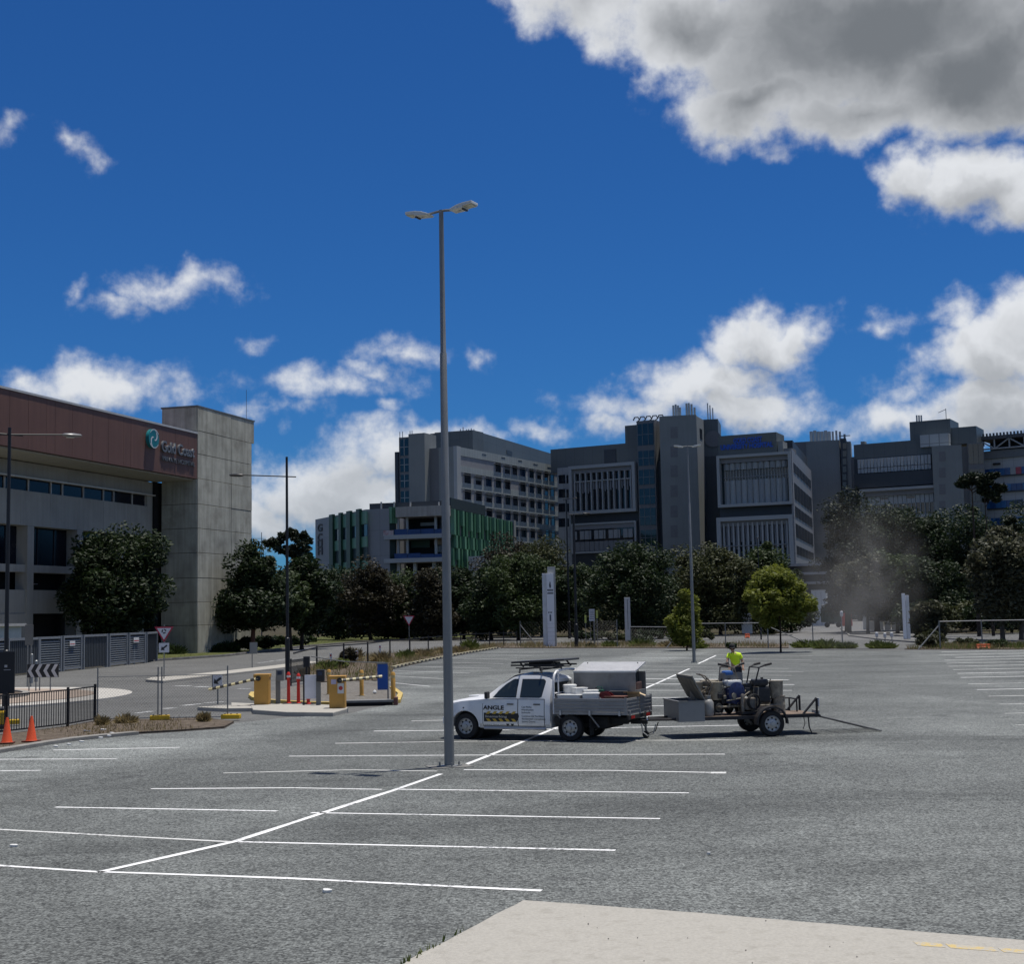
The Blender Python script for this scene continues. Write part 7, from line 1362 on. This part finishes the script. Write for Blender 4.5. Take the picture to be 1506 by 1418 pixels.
pine('two-headed flat topped pine rising above the east lift core',1438,150,695,[(-16,708,24),(-2,702,22),(12,706,22),(22,700,14),(-24,712,16),(6,715,16)],0,81,tw=.2)
pine('second flat topped pine before the coloured window wing',1459,150,712,[(-10,722,22),(2,726,22),(12,718,16),(-2,732,22)],0,82,tw=.16)
pine('low tufted pine between the coloured window wing and pale leaved tree',1486,165,760,[(-2,765,16),(4,775,22),(-8,782,20)],0,83,tw=.16)
# hedge plants at the concrete tower
def bush(label, px, py, wpx, ytop, leaf, seed, group, sz=.16, blades=False):
    r = np.random.default_rng(seed); b_ = G(px,py); Wd = wpx/2050*b_.y; H = max(.4,P(px,ytop,b_.y).z); t = thing('shrub',label,'shrub',b_,0,group)
    if blades:
        n = 520; th = r.random(n)*6.283; rad = Wd/2*np.sqrt(r.random(n))*.85; bx, by = rad*np.cos(th), rad*np.sin(th)*.7; h = H*(.30+.75*r.random(n)**1.3)*(1.1-.75*(rad/(Wd/2+1e-6))**2); ln = (r.random((n,2))-.5)*H*.8+np.stack([bx,by],1)*.35; w = .022*H/.9+.008
        a = r.random(n)*3.14; wx, wy = w*np.cos(a), w*np.sin(a); V = np.stack([np.stack([bx-wx,by-wy,np.zeros(n)],1),np.stack([bx+wx,by+wy,np.zeros(n)],1),np.stack([bx+ln[:,0]*.4+wx*.8,by+ln[:,1]*.4+wy*.8,h*.7],1),np.stack([bx+ln[:,0],by+ln[:,1],h*.95],1)],1).reshape(-1,3); F = np.arange(n*4).reshape(-1,4); npmesh('foliage',V,F,LEAF[leaf],t)
    else:
        K = 22; C_ = np.stack([(r.random(K)-.5)*Wd*.8,(r.random(K)-.5)*Wd*.6,H*(.25+.55*r.random(K))],1); V, F = leaf_quads(C_,np.full(K,H*.26),60,sz,r); npmesh('foliage',V,F,LEAF[leaf],t)
    MB().tube([(0,0,-.05),(.03,0,H*.4)],[.04,.015],5).build('stem',m_barkd,t)
for i, (px, py, w, yt, bl) in enumerate([(255,964,34,945,True),(282,962,36,942,True),(310,961,36,943,True),(335,960,30,941,True),(360,959,34,936,False),(388,956,34,934,False),(412,953,30,935,False),(440,951,30,934,False)]):
    bush(('strappy green clump','leafy dark hedge plant')[not bl]+' in the hedge row at the concrete tower foot',px,py,w,yt,'mid' if bl else 'dark',100+i,'hedge plants at the concrete tower',.2,bl)
for i, (px, py, w, yt, lf, bl, lb) in enumerate([(520,972,20,950,'dry',True,'dry grey grass tuft inside the black rail fence'),(480,986,26,970,'grass',True,'green weed tuft beside the short picket fence'),(500,984,26,968,'grass',False,'leafy weed beside the short picket fence'),(560,975,24,957,'dry',True,'dry brown tuft on the weedy bed behind the blue sign'),(596,969,24,954,'grass',True,'green tuft under the give way sign'),(622,966,28,953,'dry',True,'dry tuft just past the give way sign by the rail fence'),(655,962,24,950,'dry',True,'dry tuft beside the central light pole'),(691,957,18,938,'grass',True,'tall green tuft at the end of the striped kerb'),(676,960,22,948,'dry',True,'brown tuft along the striped kerb'),(513,978,18,952,'red',False,'small reddish shrub in the weedy bed'),(868,952,12,945,'dark',True,'dark tuft under the notice sign'),(897,952,22,941,'grass',True,'green weeds between the notice sign and totem sign'),(945,951,36,937,'grass',True,'tall green weeds with orange heads before the totem'),(985,952,30,941,'dry',True,'dry weeds along the sagging fence'),(1012,953,24,935,'dark',False,'dark bushes at the chain link fence post'),(1030,954,18,942,'grass',True,'green weeds at the foot of far light pole'),(1075,954,14,946,'mid',False,'small round weed behind the worker'),
  (1185,953,40,939,'grass',True,'tall green weeds before the hospital driveway'),(1215,954,44,938,'grass',True,'dense green weeds at the driveway marker'),(1245,954,30,942,'grass',True,'short green weeds at the driveway mouth'),(1290,954,26,940,'grass',True,'sparse green weeds across the driveway mouth'),(1305,954,26,943,'grass',True,'yellowed weeds by the driveway kerb'),(1366,954,36,932,'pale',False,'scrubby bush at the fence brace'),(1372,950,34,925,'olive',False,'olive scrub behind the fence brace'),(1420,951,40,938,'olive',False,'olive scrub behind the long rail fence'),(1433,954,16,944,'grass',True,'green tuft beside the orange barrier'),(1468,953,36,941,'mid',False,'green scrub past the orange barrier at the rail fence'),(1500,953,30,943,'grass',True,'short weeds at the end of the long rail fence'),(900,944,50,928,'olive',False,'olive scrub across the road behind the notice sign'),(950,943,60,926,'dark',False,'dark scrub across the road by the totem sign'),(1020,942,60,925,'olive',False,'olive scrub beyond the sagging fence'),(860,943,44,928,'dark',False,'dark scrub behind the black street lights'),(150,1069,14,1058,'dry',True,'dry weed at the foot of the mesh fence'),(185,1066,26,1056,'dry',True,'straggly dry weeds under the mesh panel'),(300,1064,12,1052,'dry',True,'thin dry weed near the driveway fence foot'),(455,946,20,936,'mid',False,'small shrub on the far road verge'),(505,941,26,918,'mid',False,'bright verge shrub beyond the far road')]):
    bush(lb,px,py,w,yt,lf,200+i,'weeds and scrub round the car park',.14 if py > 948 else .22,bl)
for i in range(26):
    px = 470+i*29.5+random.uniform(-6,6); Y = random.uniform(198,225)
    if 1190 < px < 1330: continue
    b_ = P(px,hor(px),Y); bush(('dark understorey bush under the hospital front trees','olive understorey bush under the hospital front trees')[i%3 == 2],px,hor(px)+3.2*2050/Y,46+random.uniform(-8,14),hor(px)-random.uniform(4,22),'dark' if i%3 < 2 else 'olive',400+i,'understorey bushes',.30)
for i in range(12):
    px = 1336+i*17; Y = random.uniform(150,180); bush(('dark thicket bush under the trees behind the long rail fence','olive thicket bush under the trees behind the long rail fence')[i%2],px,hor(px)+3.2*2050/Y,38+random.uniform(-6,12),hor(px)-random.uniform(-2,14),'dark' if i%2 == 0 else 'olive',500+i,'thicket bushes behind the long rail fence',.26)
# ground-hugging weeds and leaf litter
def blades(name, label, pix, n, hmin, hmax, leaf, seed):
    r = np.random.default_rng(seed); poly = [(G(*p).x,G(*p).y) for p in pix]; xs = [p[0] for p in poly]; ys = [p[1] for p in poly]; pts = []
    X, Y_ = r.uniform(min(xs),max(xs),n*8), r.uniform(min(ys),max(ys),n*8); ins_ = np.zeros(n*8,bool); j = len(poly)-1
    for i in range(len(poly)):
        (xi,yi),(xj,yj) = poly[i],poly[j]; c = ((yi > Y_) != (yj > Y_)) & (X < (xj-xi)*(Y_-yi)/(yj-yi+1e-12)+xi); ins_ ^= c; j = i
    cl = (np.sin(X*1.3+seed)+np.sin(Y_*.9+X*.5+seed*2)+r.normal(size=n*8)*.6) > .1
    k_ = np.where(ins_ & cl)[0][:n]; X, Y_ = X[k_], Y_[k_]; N = len(X); h = r.uniform(hmin,hmax,N); a = r.random(N)*3.14; w = .012+h*.03; wx, wy = w*np.cos(a), w*np.sin(a); l1, l2 = (r.random(N)-.5)*h, (r.random(N)-.5)*h
    V = np.stack([np.stack([X-wx,Y_-wy,np.full(N,.03)],1),np.stack([X+wx,Y_+wy,np.full(N,.03)],1),np.stack([X+l1,Y_+l2,.03+h],1)],1).reshape(-1,3); o = npmesh(name,V,np.arange(N*3).reshape(-1,3),LEAF[leaf]); tag(o,label,'weeds',None,'stuff')
blades('dry_weeds','dry grass and weeds covering the bed by the striped kerb',bed2,9000,.08,.5,'dry',5); blades('green_weeds','green weeds scattered over the bed by the striped kerb',bed2,3500,.08,.4,'grass',6)
blades('dry_weeds','dry weeds along the long rail fence',bed3,4000,.1,.5,'dry',7); blades('green_weeds','green weeds along the long rail fence',bed3,3000,.1,.5,'grass',8)
blades('verge_grass','short green verge grass beside the road kerb',ver,14000,.10,.22,'grass',9)
blades('bed_litter','dry twigs and grass in the mulch bed by the picket fence',bed1,2500,.03,.14,'dry',10)
blades('edge_weeds','short weeds along the edge of the concrete apron',[(770,1326),(760,1334),(600,1424),(585,1424),(755,1330)],260,.03,.09,'grass',11)
r = np.random.default_rng(3); N = 260; X = r.uniform(-9,9,N); Yy = r.uniform(12,34,N); rs = r.uniform(.004,.012,N)
Vs = []; Fs = []
for i in range(N):
    z = .006 if Yy[i] > 15.6 or X[i] < -1 else .05; b_ = len(Vs); c = rs[i]
    for (a,d,h) in ((1,0,0),(0,1,0),(-1,.1,0),(0,-1,0),(.1,0,1.1)): Vs.append((X[i]+a*c*r.uniform(.7,1.2),Yy[i]+d*c*r.uniform(.7,1.2),z+h*c))
    Fs += [(b_,b_+1,b_+4),(b_+1,b_+2,b_+4),(b_+2,b_+3,b_+4),(b_+3,b_,b_+4)]
o = npmesh('loose_stones',np.array(Vs),np.array(Fs),M('loose_stone',(.07,.065,.06),.9,0,.6,40)); tag(o,'small loose stones scattered over asphalt and concrete apron','gravel',None,'stuff')
# ------------------------------------------------------------------ dust drifting from the driveway
m_dust = bpy.data.materials.new('drifting_dust'); m_dust.use_nodes = True; k = NT(m_dust.node_tree); m_dust.node_tree.nodes.clear()
out = k.n('ShaderNodeOutputMaterial'); pvn = k.n('ShaderNodeVolumePrincipled'); pvn.inputs['Color'].default_value = (.62,.60,.56,1); pvn.inputs['Anisotropy'].default_value = .2
co = k.n('ShaderNodeTexCoord').outputs['Object']; nz = k.noise(co, .22, 4, .6, .6)
q = k.v('LENGTH', k.v('MULTIPLY', co, (1/6.4,1/5.0,1/8.6))); fall = k.ss(q, .15, 1.0, 1, 0)
q2 = k.n('ShaderNodeSeparateXYZ'); k.l(co, q2.inputs[0])
dn = k.m('MULTIPLY', k.m('MULTIPLY', fall, k.ss(nz.outputs[0], .36, .70)), .145); k.l(dn, pvn.inputs['Density']); k.l(pvn.outputs[0], out.inputs['Volume'])
cpt = P(1268,868,112); prof = [(math.cos(a)*1.0, math.sin(a)) for a in [-math.pi/2+math.pi*i/10 for i in range(11)]]
du = MB().lathe([(max(.01,c*6.4), s_*8.6) for c, s_ in prof],20).build('dust_cloud', m_dust); du.location = (cpt.x,cpt.y,cpt.z+.9); du.scale = (1,.9,1); tag(du,'thin grey brown dust cloud drifting before the driveway trees','dust',None,'stuff')
